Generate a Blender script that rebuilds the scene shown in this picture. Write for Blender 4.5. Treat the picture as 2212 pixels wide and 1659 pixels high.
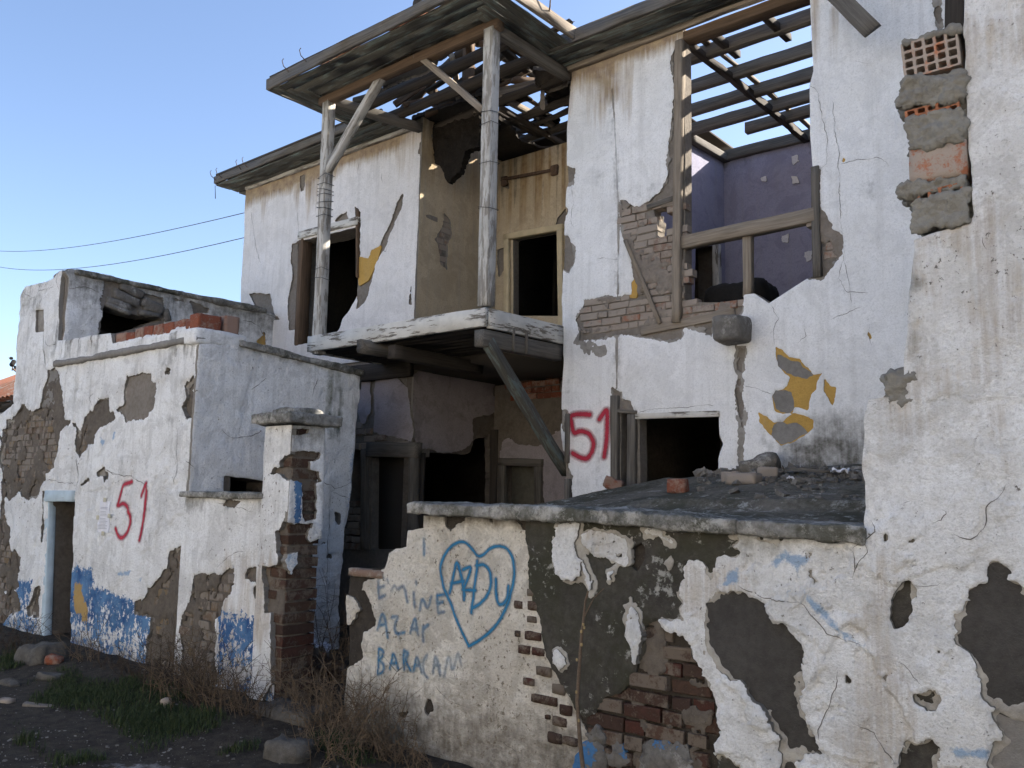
import bpy, math, random
import numpy as np
from mathutils import Vector, Matrix

random.seed(7)
RNG = np.random.default_rng(7)
for o in list(bpy.data.objects):
    bpy.data.objects.remove(o)
scene = bpy.context.scene
COL = scene.collection

# ------------------------------------------------------------------ camera
EYE = np.array([0.0, 0.0, 1.6])
YAW, PIT, ROLL = math.radians(40.2), math.radians(7.55), math.radians(1.2)
FPX, CX, CY = 1870.0, 1106.0, 829.5            # focal length and centre for a 2212 x 1659 picture
_f = np.array([-math.sin(YAW) * math.cos(PIT), math.cos(YAW) * math.cos(PIT), math.sin(PIT)])
_r = np.array([math.cos(YAW), math.sin(YAW), 0.0])
_u = np.cross(_r, _f)
CR = _r * math.cos(ROLL) + _u * math.sin(ROLL)
CU = -_r * math.sin(ROLL) + _u * math.cos(ROLL)
CF = _f
cam = bpy.data.cameras.new('camera')
cam.sensor_fit = 'HORIZONTAL'
cam.sensor_width = 36.0
cam.lens = FPX / 2212.0 * 36.0
cam.clip_start = 0.05
cam.clip_end = 3000.0
cam_ob = bpy.data.objects.new('camera', cam)
COL.objects.link(cam_ob)
cam_ob.matrix_world = Matrix(((CR[0], CU[0], -CF[0], EYE[0]), (CR[1], CU[1], -CF[1], EYE[1]), (CR[2], CU[2], -CF[2], EYE[2]), (0, 0, 0, 1)))
scene.camera = cam_ob

# ------------------------------------------------------------------ sky, sun, exposure
TO_SUN = Vector((0.62, 1.0, 0.74)).normalized()
SUN_EL = math.asin(TO_SUN.z)
world = bpy.data.worlds.new('World')
scene.world = world
world.use_nodes = True
wn = world.node_tree.nodes
wn.clear()
w_out = wn.new('ShaderNodeOutputWorld')
w_bg = wn.new('ShaderNodeBackground')
w_sky = wn.new('ShaderNodeTexSky')
w_sky.sky_type = 'NISHITA'
w_sky.sun_disc = False
w_sky.sun_elevation = SUN_EL
w_sky.sun_rotation = math.atan2(TO_SUN.x, TO_SUN.y)
w_sky.altitude = 800
w_sky.air_density = 1.0
w_sky.dust_density = 1.9
w_sky.ozone_density = 1.6
w_bg.inputs['Strength'].default_value = 0.088
w_mul = wn.new('ShaderNodeMix')
w_mul.data_type = 'RGBA'
w_mul.blend_type = 'MULTIPLY'
w_mul.inputs['Factor'].default_value = 1.0
w_mul.inputs[7].default_value = (1.0, .975, 1.0, 1)      # tint over the whole sky: a little less green than the clear-sky model
world.node_tree.links.new(w_sky.outputs['Color'], w_mul.inputs[6])
world.node_tree.links.new(w_mul.outputs[2], w_bg.inputs['Color'])
world.node_tree.links.new(w_bg.outputs['Background'], w_out.inputs['Surface'])
sun = bpy.data.lights.new('sun', 'SUN')
sun.energy = 5.0
sun.angle = math.radians(0.53)
sun.color = (1.0, 0.93, 0.82)
sun_ob = bpy.data.objects.new('sun', sun)
COL.objects.link(sun_ob)
sun_ob.location = (6, 12, 14)
sun_ob.rotation_euler = TO_SUN.to_track_quat('Z', 'Y').to_euler()
scene.view_settings.view_transform = 'Standard'
scene.view_settings.look = 'None'
scene.view_settings.exposure = 1.78
scene.view_settings.gamma = 1.0
scene.cycles.use_denoising = True
scene.cycles.max_bounces = 5
scene.cycles.diffuse_bounces = 3
scene.cycles.glossy_bounces = 1
scene.cycles.use_adaptive_sampling = True
scene.cycles.adaptive_threshold = 0.025
scene.cycles.transparent_max_bounces = 12

# ------------------------------------------------------------------ picture -> place
ZF = {0: (0, 0, 1), 1: (438.9, 0, .39682), 2: (1206.9, 0, .39682), 3: (0, 493.75, .34722), 4: (0, 1042.4, .37203),
      5: (658.3, 658.3, .34722), 6: (658.3, 1042.4, .37203), 7: (1206.9, 658.3, .34722), 8: (1389.1, 1042.4, .37203),
      9: (822.9, 54.9, .19841), 10: (1426.4, 0, .17361), 11: (1810.4, 0, .33080), 12: (0, 740.6, .31421),
      13: (521.2, 850.3, .33049), 14: (0, 1261.8, .27281), 15: (740.6, 740.6, .24801), 16: (1124.7, 1206.9, .27249)}


def D(k, *pts):
    a = ZF[k]
    return [(a[0] + a[2] * x, a[1] + a[2] * y) for x, y in pts]


def ray(x, y):
    return CF + CR * ((x - CX) / FPX) + CU * ((CY - y) / FPX)


class Plane:
    """A wall plane: u along it, v up, n out of it."""
    def __init__(s, o, u, v, n):
        s.o, s.u, s.v, s.n = (np.array(t, float) for t in (o, u, v, n))

    def uv(s, pts):
        out = []
        for x, y in pts:
            d = ray(x, y)
            t = np.dot(s.o - EYE, s.n) / np.dot(d, s.n)
            p = EYE + d * t - s.o
            out.append((np.dot(p, s.u), np.dot(p, s.v)))
        return np.array(out)

    def w(s, u, v, h=0.0):
        u, v, h = np.broadcast_arrays(np.asarray(u, float), np.asarray(v, float), np.asarray(h, float))
        return s.o + u[..., None] * s.u + v[..., None] * s.v + h[..., None] * s.n

    def at(s, x, y, h=0.0):
        a = s.uv([(x, y)])[0]
        return s.w(a[0], a[1], h)


def PY(y):
    return Plane((0, y, 0), (1, 0, 0), (0, 0, 1), (0, -1, 0))


def PX(x):
    return Plane((x, 0, 0), (0, 1, 0), (0, 0, 1), (1, 0, 0))


def PZ(z):
    return Plane((0, 0, z), (1, 0, 0), (0, 1, 0), (0, 0, 1))


YS, YH, YB, YR = 4.0, 6.7, 8.08, 9.57
XA, XT, XL, XR = -6.96, -9.9, -7.13, -4.7
S, H, HB, RB = PY(YS), PY(YH), PY(YB), PY(YR)
AX, TX, LX, RX = PX(XA), PX(XT), PX(XL), PX(XR)
GW = PY(3.95)


# ------------------------------------------------------------------ noise
def _hash(ix, iy, iz, seed):
    n = (ix.astype(np.int64) * 374761393 + iy.astype(np.int64) * 668265263 + iz.astype(np.int64) * 2147483647 % 1274126177 + seed * 974634777) & 0xffffffff
    n = ((n ^ (n >> 13)) * 1274126177) & 0xffffffff
    n = ((n ^ (n >> 16)) * 2246822519) & 0xffffffff
    return ((n ^ (n >> 15)) & 0xffffff) / float(0xffffff)


def vn(x, y, z=0.0, seed=0):
    x, y, z = np.broadcast_arrays(np.asarray(x, float), np.asarray(y, float), np.asarray(z, float))
    ix, iy, iz = np.floor(x), np.floor(y), np.floor(z)
    fx, fy, fz = x - ix, y - iy, z - iz
    fx, fy, fz = (t * t * (3 - 2 * t) for t in (fx, fy, fz))
    flat = not np.any(fz)
    def lay(k):
        a = _hash(ix, iy, iz + k, seed); b = _hash(ix + 1, iy, iz + k, seed)
        c = _hash(ix, iy + 1, iz + k, seed); d = _hash(ix + 1, iy + 1, iz + k, seed)
        return (a * (1 - fx) + b * fx) * (1 - fy) + (c * (1 - fx) + d * fx) * fy
    if flat:
        return lay(0) * 2 - 1
    return (lay(0) * (1 - fz) + lay(1) * fz) * 2 - 1


def fbm(x, y, s=1.0, o=4, seed=0, z=0.0, r=.5):
    t, a, n = 0.0, 1.0, 0.0
    for k in range(o):
        t = t + a * vn(np.asarray(x) * s + 13.7 * k, np.asarray(y) * s - 7.1 * k, np.asarray(z) * s, seed + k * 17)
        n += a; a *= r; s *= 2.03
    return t / n


def sm(x, a, b):
    t = np.clip((x - a) / (b - a), 0, 1)
    return t * t * (3 - 2 * t)


# ------------------------------------------------------------------ distance fields
def sd(poly, U, V, m=.2):
    """signed distance to a polygon, positive inside, cut off at m"""
    P = np.asarray(poly, float)
    out = np.full(U.shape, -m)
    (a0, b0), (a1, b1) = P.min(0) - m, P.max(0) + m
    k = (U > a0) & (U < a1) & (V > b0) & (V < b1)
    x, y = U[k], V[k]
    d2 = np.full(x.shape, 1e9)
    ins = np.zeros(x.shape, bool)
    n = len(P)
    for i in range(n):
        ax, ay = P[i]; bx, by = P[(i + 1) % n]
        ex, ey = bx - ax, by - ay
        L = ex * ex + ey * ey + 1e-12
        t = np.clip(((x - ax) * ex + (y - ay) * ey) / L, 0, 1)
        d2 = np.minimum(d2, (x - ax - t * ex) ** 2 + (y - ay - t * ey) ** 2)
        c = (ay > y) != (by > y)
        if abs(ey) > 1e-12:
            ins ^= c & (x < ax + (y - ay) * ex / ey)
    d = np.sqrt(d2)
    out[k] = np.where(ins, d, -d)
    return np.maximum(out, -m)


def ld(lines, U, V, m=.3):
    """distance to polylines"""
    out = np.full(U.shape, m)
    for P in lines:
        P = np.asarray(P, float)
        (a0, b0), (a1, b1) = P.min(0) - m, P.max(0) + m
        k = (U > a0) & (U < a1) & (V > b0) & (V < b1)
        x, y = U[k], V[k]
        d2 = np.full(x.shape, m * m)
        for i in range(len(P) - 1):
            ax, ay = P[i]; bx, by = P[i + 1]
            ex, ey = bx - ax, by - ay
            t = np.clip(((x - ax) * ex + (y - ay) * ey) / (ex * ex + ey * ey + 1e-12), 0, 1)
            d2 = np.minimum(d2, (x - ax - t * ex) ** 2 + (y - ay - t * ey) ** 2)
        out[k] = np.minimum(out[k], np.sqrt(d2))
    return out


def edge_noise(U, V, seed, amp):
    return amp * (fbm(U, V, 7, 3, seed) * 1.1 + .9 * fbm(U, V, 30, 3, seed + 5, 0.0, .75))


def patches(polys, U, V, seed, amp=.03):
    """union of ragged polygons, positive inside"""
    F = np.full(U.shape, -.2)
    for p in polys:
        F = np.maximum(F, sd(p, U, V))
    return np.where(F > -.15, F + edge_noise(U, V, seed, amp), F)


def mask(polys, U, V, w=.1):
    """0..1 attribute, 0.5 on the outline"""
    F = np.full(U.shape, -.2)
    for p in polys:
        F = np.maximum(F, sd(p, U, V))
    return np.clip(F / w, -1, 1) * .5 + .5


# ------------------------------------------------------------------ mesh building
def thing(name, label, cat, loc=(0, 0, 0), group=None):
    o = bpy.data.objects.new(name, None)
    o.empty_display_size = .2
    COL.objects.link(o)
    o.location = loc
    o['label'] = label; o['category'] = cat
    if group:
        o['group'] = group
    return o


def tag(o, label=None, cat=None, group=None, kind=None):
    if label: o['label'] = label
    if cat: o['category'] = cat
    if group: o['group'] = group
    if kind: o['kind'] = kind
    return o


def world_loc(o):
    v = Vector((0, 0, 0))
    while o is not None:
        v += o.location
        o = o.parent
    return v


def link(name, me, parent=None, loc=None, label=None):
    o = bpy.data.objects.new(name, me)
    COL.objects.link(o)
    if parent is not None:
        o.parent = parent
    if loc is not None:
        o.location = Vector(loc) - (world_loc(parent) if parent is not None else Vector((0, 0, 0)))
    if label: o['label'] = label
    return o


def np_mesh(name, verts, faces, mat=None, smooth=None, attrs=None):
    """faces: list of (m,k) index arrays; verts are moved so that their middle is the origin. Returns mesh, middle."""
    verts = np.asarray(verts, float)
    c = (verts.min(0) + verts.max(0)) / 2
    me = bpy.data.meshes.new(name)
    me.vertices.add(len(verts))
    me.vertices.foreach_set('co', (verts - c).astype(np.float32).ravel())
    faces = [np.asarray(f, np.int32) for f in faces if len(f)]
    loops = np.concatenate([f.ravel() for f in faces])
    tot = np.concatenate([np.full(len(f), f.shape[1], np.int32) for f in faces])
    start = np.concatenate([[0], np.cumsum(tot)[:-1]]).astype(np.int32)
    me.loops.add(len(loops))
    me.loops.foreach_set('vertex_index', loops)
    me.polygons.add(len(tot))
    me.polygons.foreach_set('loop_start', start)
    me.polygons.foreach_set('loop_total', tot)
    if smooth is not None:
        s = np.concatenate([np.full(len(f), bool(v)) for f, v in zip(faces, smooth)]) if not np.isscalar(smooth) else np.full(len(tot), bool(smooth))
        me.polygons.foreach_set('use_smooth', s)
    for k, v in (attrs or {}).items():
        v = np.asarray(v, np.float32)
        if v.ndim == 1:
            me.attributes.new(k, 'FLOAT', 'POINT').data.foreach_set('value', v)
        else:
            me.attributes.new(k, 'FLOAT_VECTOR', 'POINT').data.foreach_set('vector', v.ravel())
    if mat is not None:
        me.materials.append(mat)
    me.update(calc_edges=True)
    me.validate(verbose=False)
    return me, c


def put(name, verts, faces, mat, parent=None, smooth=None, attrs=None, label=None):
    me, c = np_mesh(name, verts, faces, mat, smooth, attrs)
    return link(name, me, parent, c, label)


CASES = {1: ['a03'], 2: ['b10'], 3: ['ab13'], 4: ['c21'], 5: ['a03', 'c21'], 6: ['bc20'], 7: ['abc23'], 8: ['d32'], 9: ['a02d'],
         10: ['b10', 'd32'], 11: ['ab12d'], 12: ['cd31'], 13: ['a01cd'], 14: ['bcd30'], 15: ['abcd']}


def sheet(name, plane, bounds, step, field, height, back, mat, parent=None, attrs=None, minarea=.004, both=False, label=None, kind=None):
    """A slab whose outline is the zero line of field(U,V); its front stands height(U,V) out of the plane and its rim goes back to `back`.
    Every piece that hangs together becomes an object of its own."""
    u0, u1, v0, v1 = bounds
    nu, nv = int(math.ceil((u1 - u0) / step)) + 1, int(math.ceil((v1 - v0) / step)) + 1
    U, V = np.meshgrid(u0 + step * np.arange(nu), v0 + step * np.arange(nv))
    F = field(U, V).copy()
    F[0, :] = F[-1, :] = -step * .5
    F[:, 0] = F[:, -1] = -step * .5
    F = np.where(np.abs(F) < 1e-5, -1e-5, F)
    Hh = height(U, V, F) if callable(height) else np.full(U.shape, float(height))
    A = {k: (f(U, V, F) if callable(f) else f) for k, f in (attrs or {}).items()}
    ins = F > 0
    # vertices: nodes, horizontal edges, vertical edges
    nid = np.full(F.shape, -1, np.int64); nid[ins] = np.arange(ins.sum())
    nb = int(ins.sum())
    hx = ins[:, :-1] != ins[:, 1:]
    hid = np.full(hx.shape, -1, np.int64); hid[hx] = nb + np.arange(hx.sum()); nb += int(hx.sum())
    vx = ins[:-1, :] != ins[1:, :]
    vid = np.full(vx.shape, -1, np.int64); vid[vx] = nb + np.arange(vx.sum()); nb += int(vx.sum())
    th = np.clip((F[:, :-1] / (F[:, :-1] - F[:, 1:] + 1e-20))[hx], .02, .98)
    tv = np.clip((F[:-1, :] / (F[:-1, :] - F[1:, :] + 1e-20))[vx], .02, .98)
    def gather(G):
        a = G[:, :-1][hx] * (1 - th) + G[:, 1:][hx] * th
        b = G[:-1, :][vx] * (1 - tv) + G[1:, :][vx] * tv
        return np.concatenate([G[ins], a, b])
    gu, gv, gh = gather(U), gather(V), gather(Hh)
    ga = {k: gather(v) for k, v in A.items()}
    code = ins[:-1, :-1] * 1 + ins[:-1, 1:] * 2 + ins[1:, 1:] * 4 + ins[1:, :-1] * 8
    src = {'a': nid[:-1, :-1], 'b': nid[:-1, 1:], 'c': nid[1:, 1:], 'd': nid[1:, :-1],
           '0': hid[:-1, :], '1': vid[:, 1:], '2': hid[1:, :], '3': vid[:, :-1]}
    faces = {3: [], 4: [], 5: []}
    segs = []
    for c, polys in CASES.items():
        k = code == c
        if not k.any():
            continue
        for p in polys:
            arr = np.stack([src[ch][k] for ch in p], 1)
            faces[len(p)].append(arr)
            for i in range(len(p)):
                if p[i].isdigit() and p[(i + 1) % len(p)].isdigit():
                    segs.append(np.stack([arr[:, i], arr[:, (i + 1) % len(p)]], 1))
    faces = {k: np.concatenate(v) for k, v in faces.items() if v}
    if not faces:
        return []
    # pieces that hang together: runs of inside nodes joined row by row
    par = []
    def find(i):
        while par[i] != i:
            par[i] = par[par[i]]; i = par[i]
        return i
    rid = np.full(F.shape, -1, np.int64)
    prev = []
    for j in range(F.shape[0]):
        e = np.flatnonzero(np.diff(np.concatenate([[0], ins[j].astype(np.int8), [0]])))
        cur = []
        for a_, b_ in zip(e[::2], e[1::2]):
            k_ = len(par); par.append(k_); rid[j, a_:b_] = k_
            cur.append((a_, b_, k_))
        x_ = 0
        for a_, b_, k_ in cur:
            for c_, d_, l_ in prev:
                if c_ < b_ and a_ < d_:
                    par[find(k_)] = find(l_)
        prev = cur
    roots_ = np.array([find(i) for i in range(len(par))])
    nl = np.where(rid >= 0, roots_[np.maximum(rid, 0)], -1)
    lab = np.concatenate([nl[ins], np.where(ins[:, :-1], nl[:, :-1], nl[:, 1:])[hx], np.where(ins[:-1, :], nl[:-1, :], nl[1:, :])[vx]])
    segs = np.concatenate(segs) if segs else np.zeros((0, 2), int)
    out = []
    roots, cnt = np.unique(np.concatenate([lab[f[:, 0]] for f in faces.values()]), return_counts=True)
    for rt, n in sorted(zip(roots, cnt), key=lambda t: -t[1]):
        if n * step * step < minarea:
            continue
        fs = [f[lab[f[:, 0]] == rt] for f in faces.values()]
        sg = segs[lab[segs[:, 0]] == rt]
        used = np.unique(np.concatenate([f.ravel() for f in fs]))
        re = np.full(nb, -1, np.int64); re[used] = np.arange(len(used))
        rim = np.unique(sg.ravel()) if len(sg) else np.zeros(0, int)
        re2 = np.full(nb, -1, np.int64); re2[rim] = np.arange(len(rim))
        n0, n1 = len(used), len(rim)
        fv = plane.w(gu[used], gv[used], gh[used])
        parts = [fv, plane.w(gu[rim], gv[rim], gh[rim]), plane.w(gu[rim], gv[rim], np.full(n1, back))]
        fl = [re[f] for f in fs]
        smf = [True] * len(fl)
        if n1:
            a, b = re2[sg[:, 0]] + n0, re2[sg[:, 1]] + n0
            fl.append(np.stack([a + n1, b + n1, b, a], 1)); smf.append(False)
        at = {k: np.concatenate([v[used], v[rim], v[rim]]) for k, v in ga.items()}
        if both:
            base = n0 + 2 * n1
            parts.append(plane.w(gu[used], gv[used], np.full(n0, back)))
            fl += [(re[f] + base)[:, ::-1] for f in fs]; smf += [False] * len(fs)
            at = {k: np.concatenate([at[k], ga[k][used]]) for k in at}
        at['rim'] = np.concatenate([np.zeros(n0), np.ones(2 * n1)] + ([np.zeros(n0)] if both else []))
        o = put(name, np.concatenate(parts), fl, mat, parent, smf, at, label)
        if kind: o['kind'] = kind
        out.append(o)
    return out


def bounds_of(polys, pad=.06):
    P = np.concatenate([np.asarray(p) for p in polys])
    a, b = P.min(0) - pad, P.max(0) + pad
    return a[0], b[0], a[1], b[1]


def frame_axes(d, up=(0, 0, 1)):
    d = np.asarray(d, float); d = d / np.linalg.norm(d)
    up = np.asarray(up, float)
    if abs(np.dot(d, up)) > .97:
        up = np.array([0, 1.0, 0])
    s = np.cross(up, d); s /= np.linalg.norm(s)
    t = np.cross(d, s)
    return d, s, t


def beam(name, p, q, w, h, mat, parent=None, up=(0, 0, 1), wob=.006, seg=.12, ragged=.0, bow=0.0, taper=0.0, label=None, ch=.06):
    """A sawn or hewn timber from p to q, w wide across and h high, with worn arrises and a little twist."""
    p, q = np.asarray(p, float), np.asarray(q, float)
    L = np.linalg.norm(q - p)
    d, s, t = frame_axes(q - p, up)
    n = max(3, int(L / seg) + 1)
    sd_ = random.randint(0, 9999)
    c = ch * min(w, h)
    pr = [(-w / 2, -h / 2 + c), (-w / 2 + c, -h / 2), (w / 2 - c, -h / 2), (w / 2, -h / 2 + c), (w / 2, h / 2 - c), (w / 2 - c, h / 2), (-w / 2 + c, h / 2), (-w / 2, h / 2 - c)]
    m = len(pr)
    V, G = [], []
    off = random.random() * 40
    for i in range(n + 1):
        f = i / n
        k = 1 - taper * f
        ce = p + d * (L * f) + t * (bow * 4 * f * (1 - f)) + s * (wob * .8 * float(vn(f * L * .9, 1.5, 0, sd_))) + t * (wob * .8 * float(vn(f * L * .9, 7.5, 0, sd_)))
        for j, (a, b) in enumerate(pr):
            e = 0.0
            if ragged and i in (0, n):
                e = ragged * float(vn(a * 60, b * 60, 0, sd_ + i)) * (1 if i else -1)
            na = wob * .5 * float(vn(f * L * 5, j * 3.3, 0, sd_ + 3))
            nb_ = wob * .5 * float(vn(f * L * 5, j * 3.3 + 50, 0, sd_ + 4))
            V.append(ce + s * (a * k + na) + t * (b * k + nb_) + d * e)
            G.append((f * L + off, a + off, b + off * 1.7))
    F4 = []
    for i in range(n):
        for j in range(m):
            a, b = i * m + j, i * m + (j + 1) % m
            F4.append((a, b, b + m, a + m))
    caps = [list(range(m))[::-1], list(range(n * m, n * m + m))]
    o = put(name, V, [np.array(F4), np.array(caps)], mat, parent, None, {'g': np.array(G)}, label)
    return o


def lump(name, c, dims, mat, parent=None, step=.04, amp=.01, freq=9., rnd=.25, rot=None, seed=None, label=None, flat=False, tilt=0.0):
    """A rough block: box with rounded edges pushed about by noise."""
    c = np.asarray(c, float); dims = np.asarray(dims, float)
    seed = random.randint(0, 9999) if seed is None else seed
    nn = np.clip((dims / step).astype(int) + 1, 2, 400)
    idx, V, F4 = {}, [], []
    def vid(i, j, k):
        key = (i, j, k)
        if key not in idx:
            idx[key] = len(V)
            V.append((i / nn[0] - .5, j / nn[1] - .5, k / nn[2] - .5))
        return idx[key]
    for ax in range(3):
        b, g = (ax + 1) % 3, (ax + 2) % 3
        for side in (0, nn[ax]):
            for i in range(nn[b]):
                for j in range(nn[g]):
                    q = []
                    for di, dj in ((0, 0), (1, 0), (1, 1), (0, 1)):
                        e = [0, 0, 0]; e[ax] = side; e[b] = i + di; e[g] = j + dj
                        q.append(vid(*e))
                    F4.append(q if side else q[::-1])
    V = np.array(V) * dims
    r = rnd * dims.min() / 2
    inner = np.clip(V, -(dims / 2 - r), dims / 2 - r)
    dv = V - inner
    ln = np.linalg.norm(dv, axis=1, keepdims=True)
    nrm = np.where(ln > 1e-9, dv / np.maximum(ln, 1e-9), 0)
    V = inner + nrm * r
    W = V + c
    q = fbm(W[:, 0], W[:, 1], freq, 4, seed, W[:, 2])
    q2 = fbm(W[:, 0] + 9, W[:, 1], freq * .4, 2, seed + 3, W[:, 2])
    q3 = fbm(W[:, 0], W[:, 1] + 4, freq * 3.2, 3, seed + 7, W[:, 2])
    V = V + nrm * (amp * (q + q2 + .45 * q3))[:, None]
    if rot is not None:
        V = V @ np.asarray(rot).T
    o = put(name, V + c, [np.array(F4)], mat, parent, (not flat), None, label)
    return o


def rotz(a):
    return np.array([[math.cos(a), -math.sin(a), 0], [math.sin(a), math.cos(a), 0], [0, 0, 1]])


def rot_xyz(x, y, z):
    return np.array(Matrix.Rotation(z, 3, 'Z') @ Matrix.Rotation(y, 3, 'Y') @ Matrix.Rotation(x, 3, 'X'))


def box(name, lo, hi, mat, parent=None, label=None):
    lo, hi = np.array(lo, float), np.array(hi, float)
    V = [(x, y, z) for x in (lo[0], hi[0]) for y in (lo[1], hi[1]) for z in (lo[2], hi[2])]
    F4 = [(0, 1, 3, 2), (4, 6, 7, 5), (0, 4, 5, 1), (2, 3, 7, 6), (0, 2, 6, 4), (1, 5, 7, 3)]
    return put(name, V, [np.array(F4)], mat, parent, None, None, label)


def tube(pts, r0, r1=None, sides=5):
    """verts, faces of a thin tapering tube along pts"""
    pts = [np.asarray(p, float) for p in pts]
    r1 = r0 if r1 is None else r1
    V, F4 = [], []
    n = len(pts)
    for i, p in enumerate(pts):
        d = pts[min(i + 1, n - 1)] - pts[max(i - 1, 0)]
        d, s, t = frame_axes(d + 1e-9)
        r = r0 + (r1 - r0) * i / max(1, n - 1)
        for k in range(sides):
            a = 2 * math.pi * k / sides
            V.append(p + (s * math.cos(a) + t * math.sin(a)) * r)
    for i in range(n - 1):
        for k in range(sides):
            a, b = i * sides + k, i * sides + (k + 1) % sides
            F4.append((a, b, b + sides, a + sides))
    return V, F4


def tubes(name, list_of, mat, parent=None, label=None, sides=4, smooth=True):
    V, F4 = [], []
    for pts, r0, r1 in list_of:
        a, b = tube(pts, r0, r1, sides)
        F4 += [tuple(x + len(V) for x in f) for f in b]
        V += a
    return put(name, V, [np.array(F4)], mat, parent, smooth, None, label)

# ------------------------------------------------------------------ materials
class NT:
    """short hand for a node tree"""
    def __init__(s, name):
        s.m = bpy.data.materials.new(name)
        s.m.use_nodes = True
        s.t = s.m.node_tree
        s.t.nodes.clear()
        s.out = s.t.nodes.new('ShaderNodeOutputMaterial')
        s.pos = s.n('ShaderNodeNewGeometry').outputs['Position']

    def n(s, typ, **kw):
        x = s.t.nodes.new(typ)
        for k, v in kw.items():
            setattr(x, k, v)
        return x

    def set(s, sock, v):
        if hasattr(v, 'is_output') or isinstance(v, bpy.types.NodeSocket):
            s.t.links.new(v, sock)
        elif isinstance(v, (tuple, list)) and len(v) == 3 and sock.type == 'RGBA':
            sock.default_value = (*v, 1)
        else:
            sock.default_value = v

    def mt(s, op, a, b=0.0, clamp=False):
        x = s.n('ShaderNodeMath', operation=op, use_clamp=clamp)
        s.set(x.inputs[0], a); s.set(x.inputs[1], b)
        return x.outputs[0]

    def vec(s, v, sc=(1, 1, 1), loc=(0, 0, 0)):
        x = s.n('ShaderNodeMapping')
        s.set(x.inputs['Vector'], v)
        x.inputs['Scale'].default_value = sc
        x.inputs['Location'].default_value = loc
        return x.outputs[0]

    def noise(s, scale, detail=4, rough=.55, v=None, dist=0.0):
        x = s.n('ShaderNodeTexNoise')
        s.set(x.inputs['Vector'], s.pos if v is None else v)
        x.inputs['Scale'].default_value = scale
        x.inputs['Detail'].default_value = detail
        x.inputs['Roughness'].default_value = rough
        x.inputs['Distortion'].default_value = dist
        return x.outputs['Fac']

    def voro(s, scale, v=None, feature='F1', out='Distance'):
        x = s.n('ShaderNodeTexVoronoi', feature=feature)
        s.set(x.inputs['Vector'], s.pos if v is None else v)
        x.inputs['Scale'].default_value = scale
        return x.outputs[out]

    def rng(s, f, a, b, c=0.0, d=1.0):
        x = s.n('ShaderNodeMapRange', clamp=True)
        s.set(x.inputs['Value'], f)
        for k, v in zip(('From Min', 'From Max', 'To Min', 'To Max'), (a, b, c, d)):
            x.inputs[k].default_value = v
        return x.outputs[0]

    def mix(s, f, a, b, mode='MIX'):
        x = s.n('ShaderNodeMix', data_type='RGBA', blend_type=mode)
        s.set(x.inputs['Factor'], f)
        s.set(x.inputs[6], a); s.set(x.inputs[7], b)
        return x.outputs[2]

    def ramp(s, f, *stops):
        x = s.n('ShaderNodeValToRGB')
        s.set(x.inputs[0], f)
        el = x.color_ramp.elements
        while len(el) < len(stops):
            el.new(.5)
        for e, (p, c) in zip(el, stops):
            e.position = p; e.color = (*c, 1)
        return x.outputs[0]

    def attr(s, name, out='Fac'):
        return s.n('ShaderNodeAttribute', attribute_name=name).outputs[out]

    def rand(s):
        return s.n('ShaderNodeObjectInfo').outputs['Random']

    def bump(s, h, strength=.4, dist=.01, normal=None):
        x = s.n('ShaderNodeBump')
        x.inputs['Strength'].default_value = strength
        x.inputs['Distance'].default_value = dist
        s.set(x.inputs['Height'], h)
        if normal is not None: s.set(x.inputs['Normal'], normal)
        return x.outputs[0]

    def done(s, col, rough=.9, normal=None, spec=.25, alpha=None):
        p = s.n('ShaderNodeBsdfPrincipled')
        s.set(p.inputs['Base Color'], col)
        s.set(p.inputs['Roughness'], rough)
        p.inputs['Specular IOR Level'].default_value = spec
        if normal is not None: s.set(p.inputs['Normal'], normal)
        if alpha is not None: s.set(p.inputs['Alpha'], alpha)
        s.t.links.new(p.outputs[0], s.out.inputs['Surface'])
        return s.m


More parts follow.
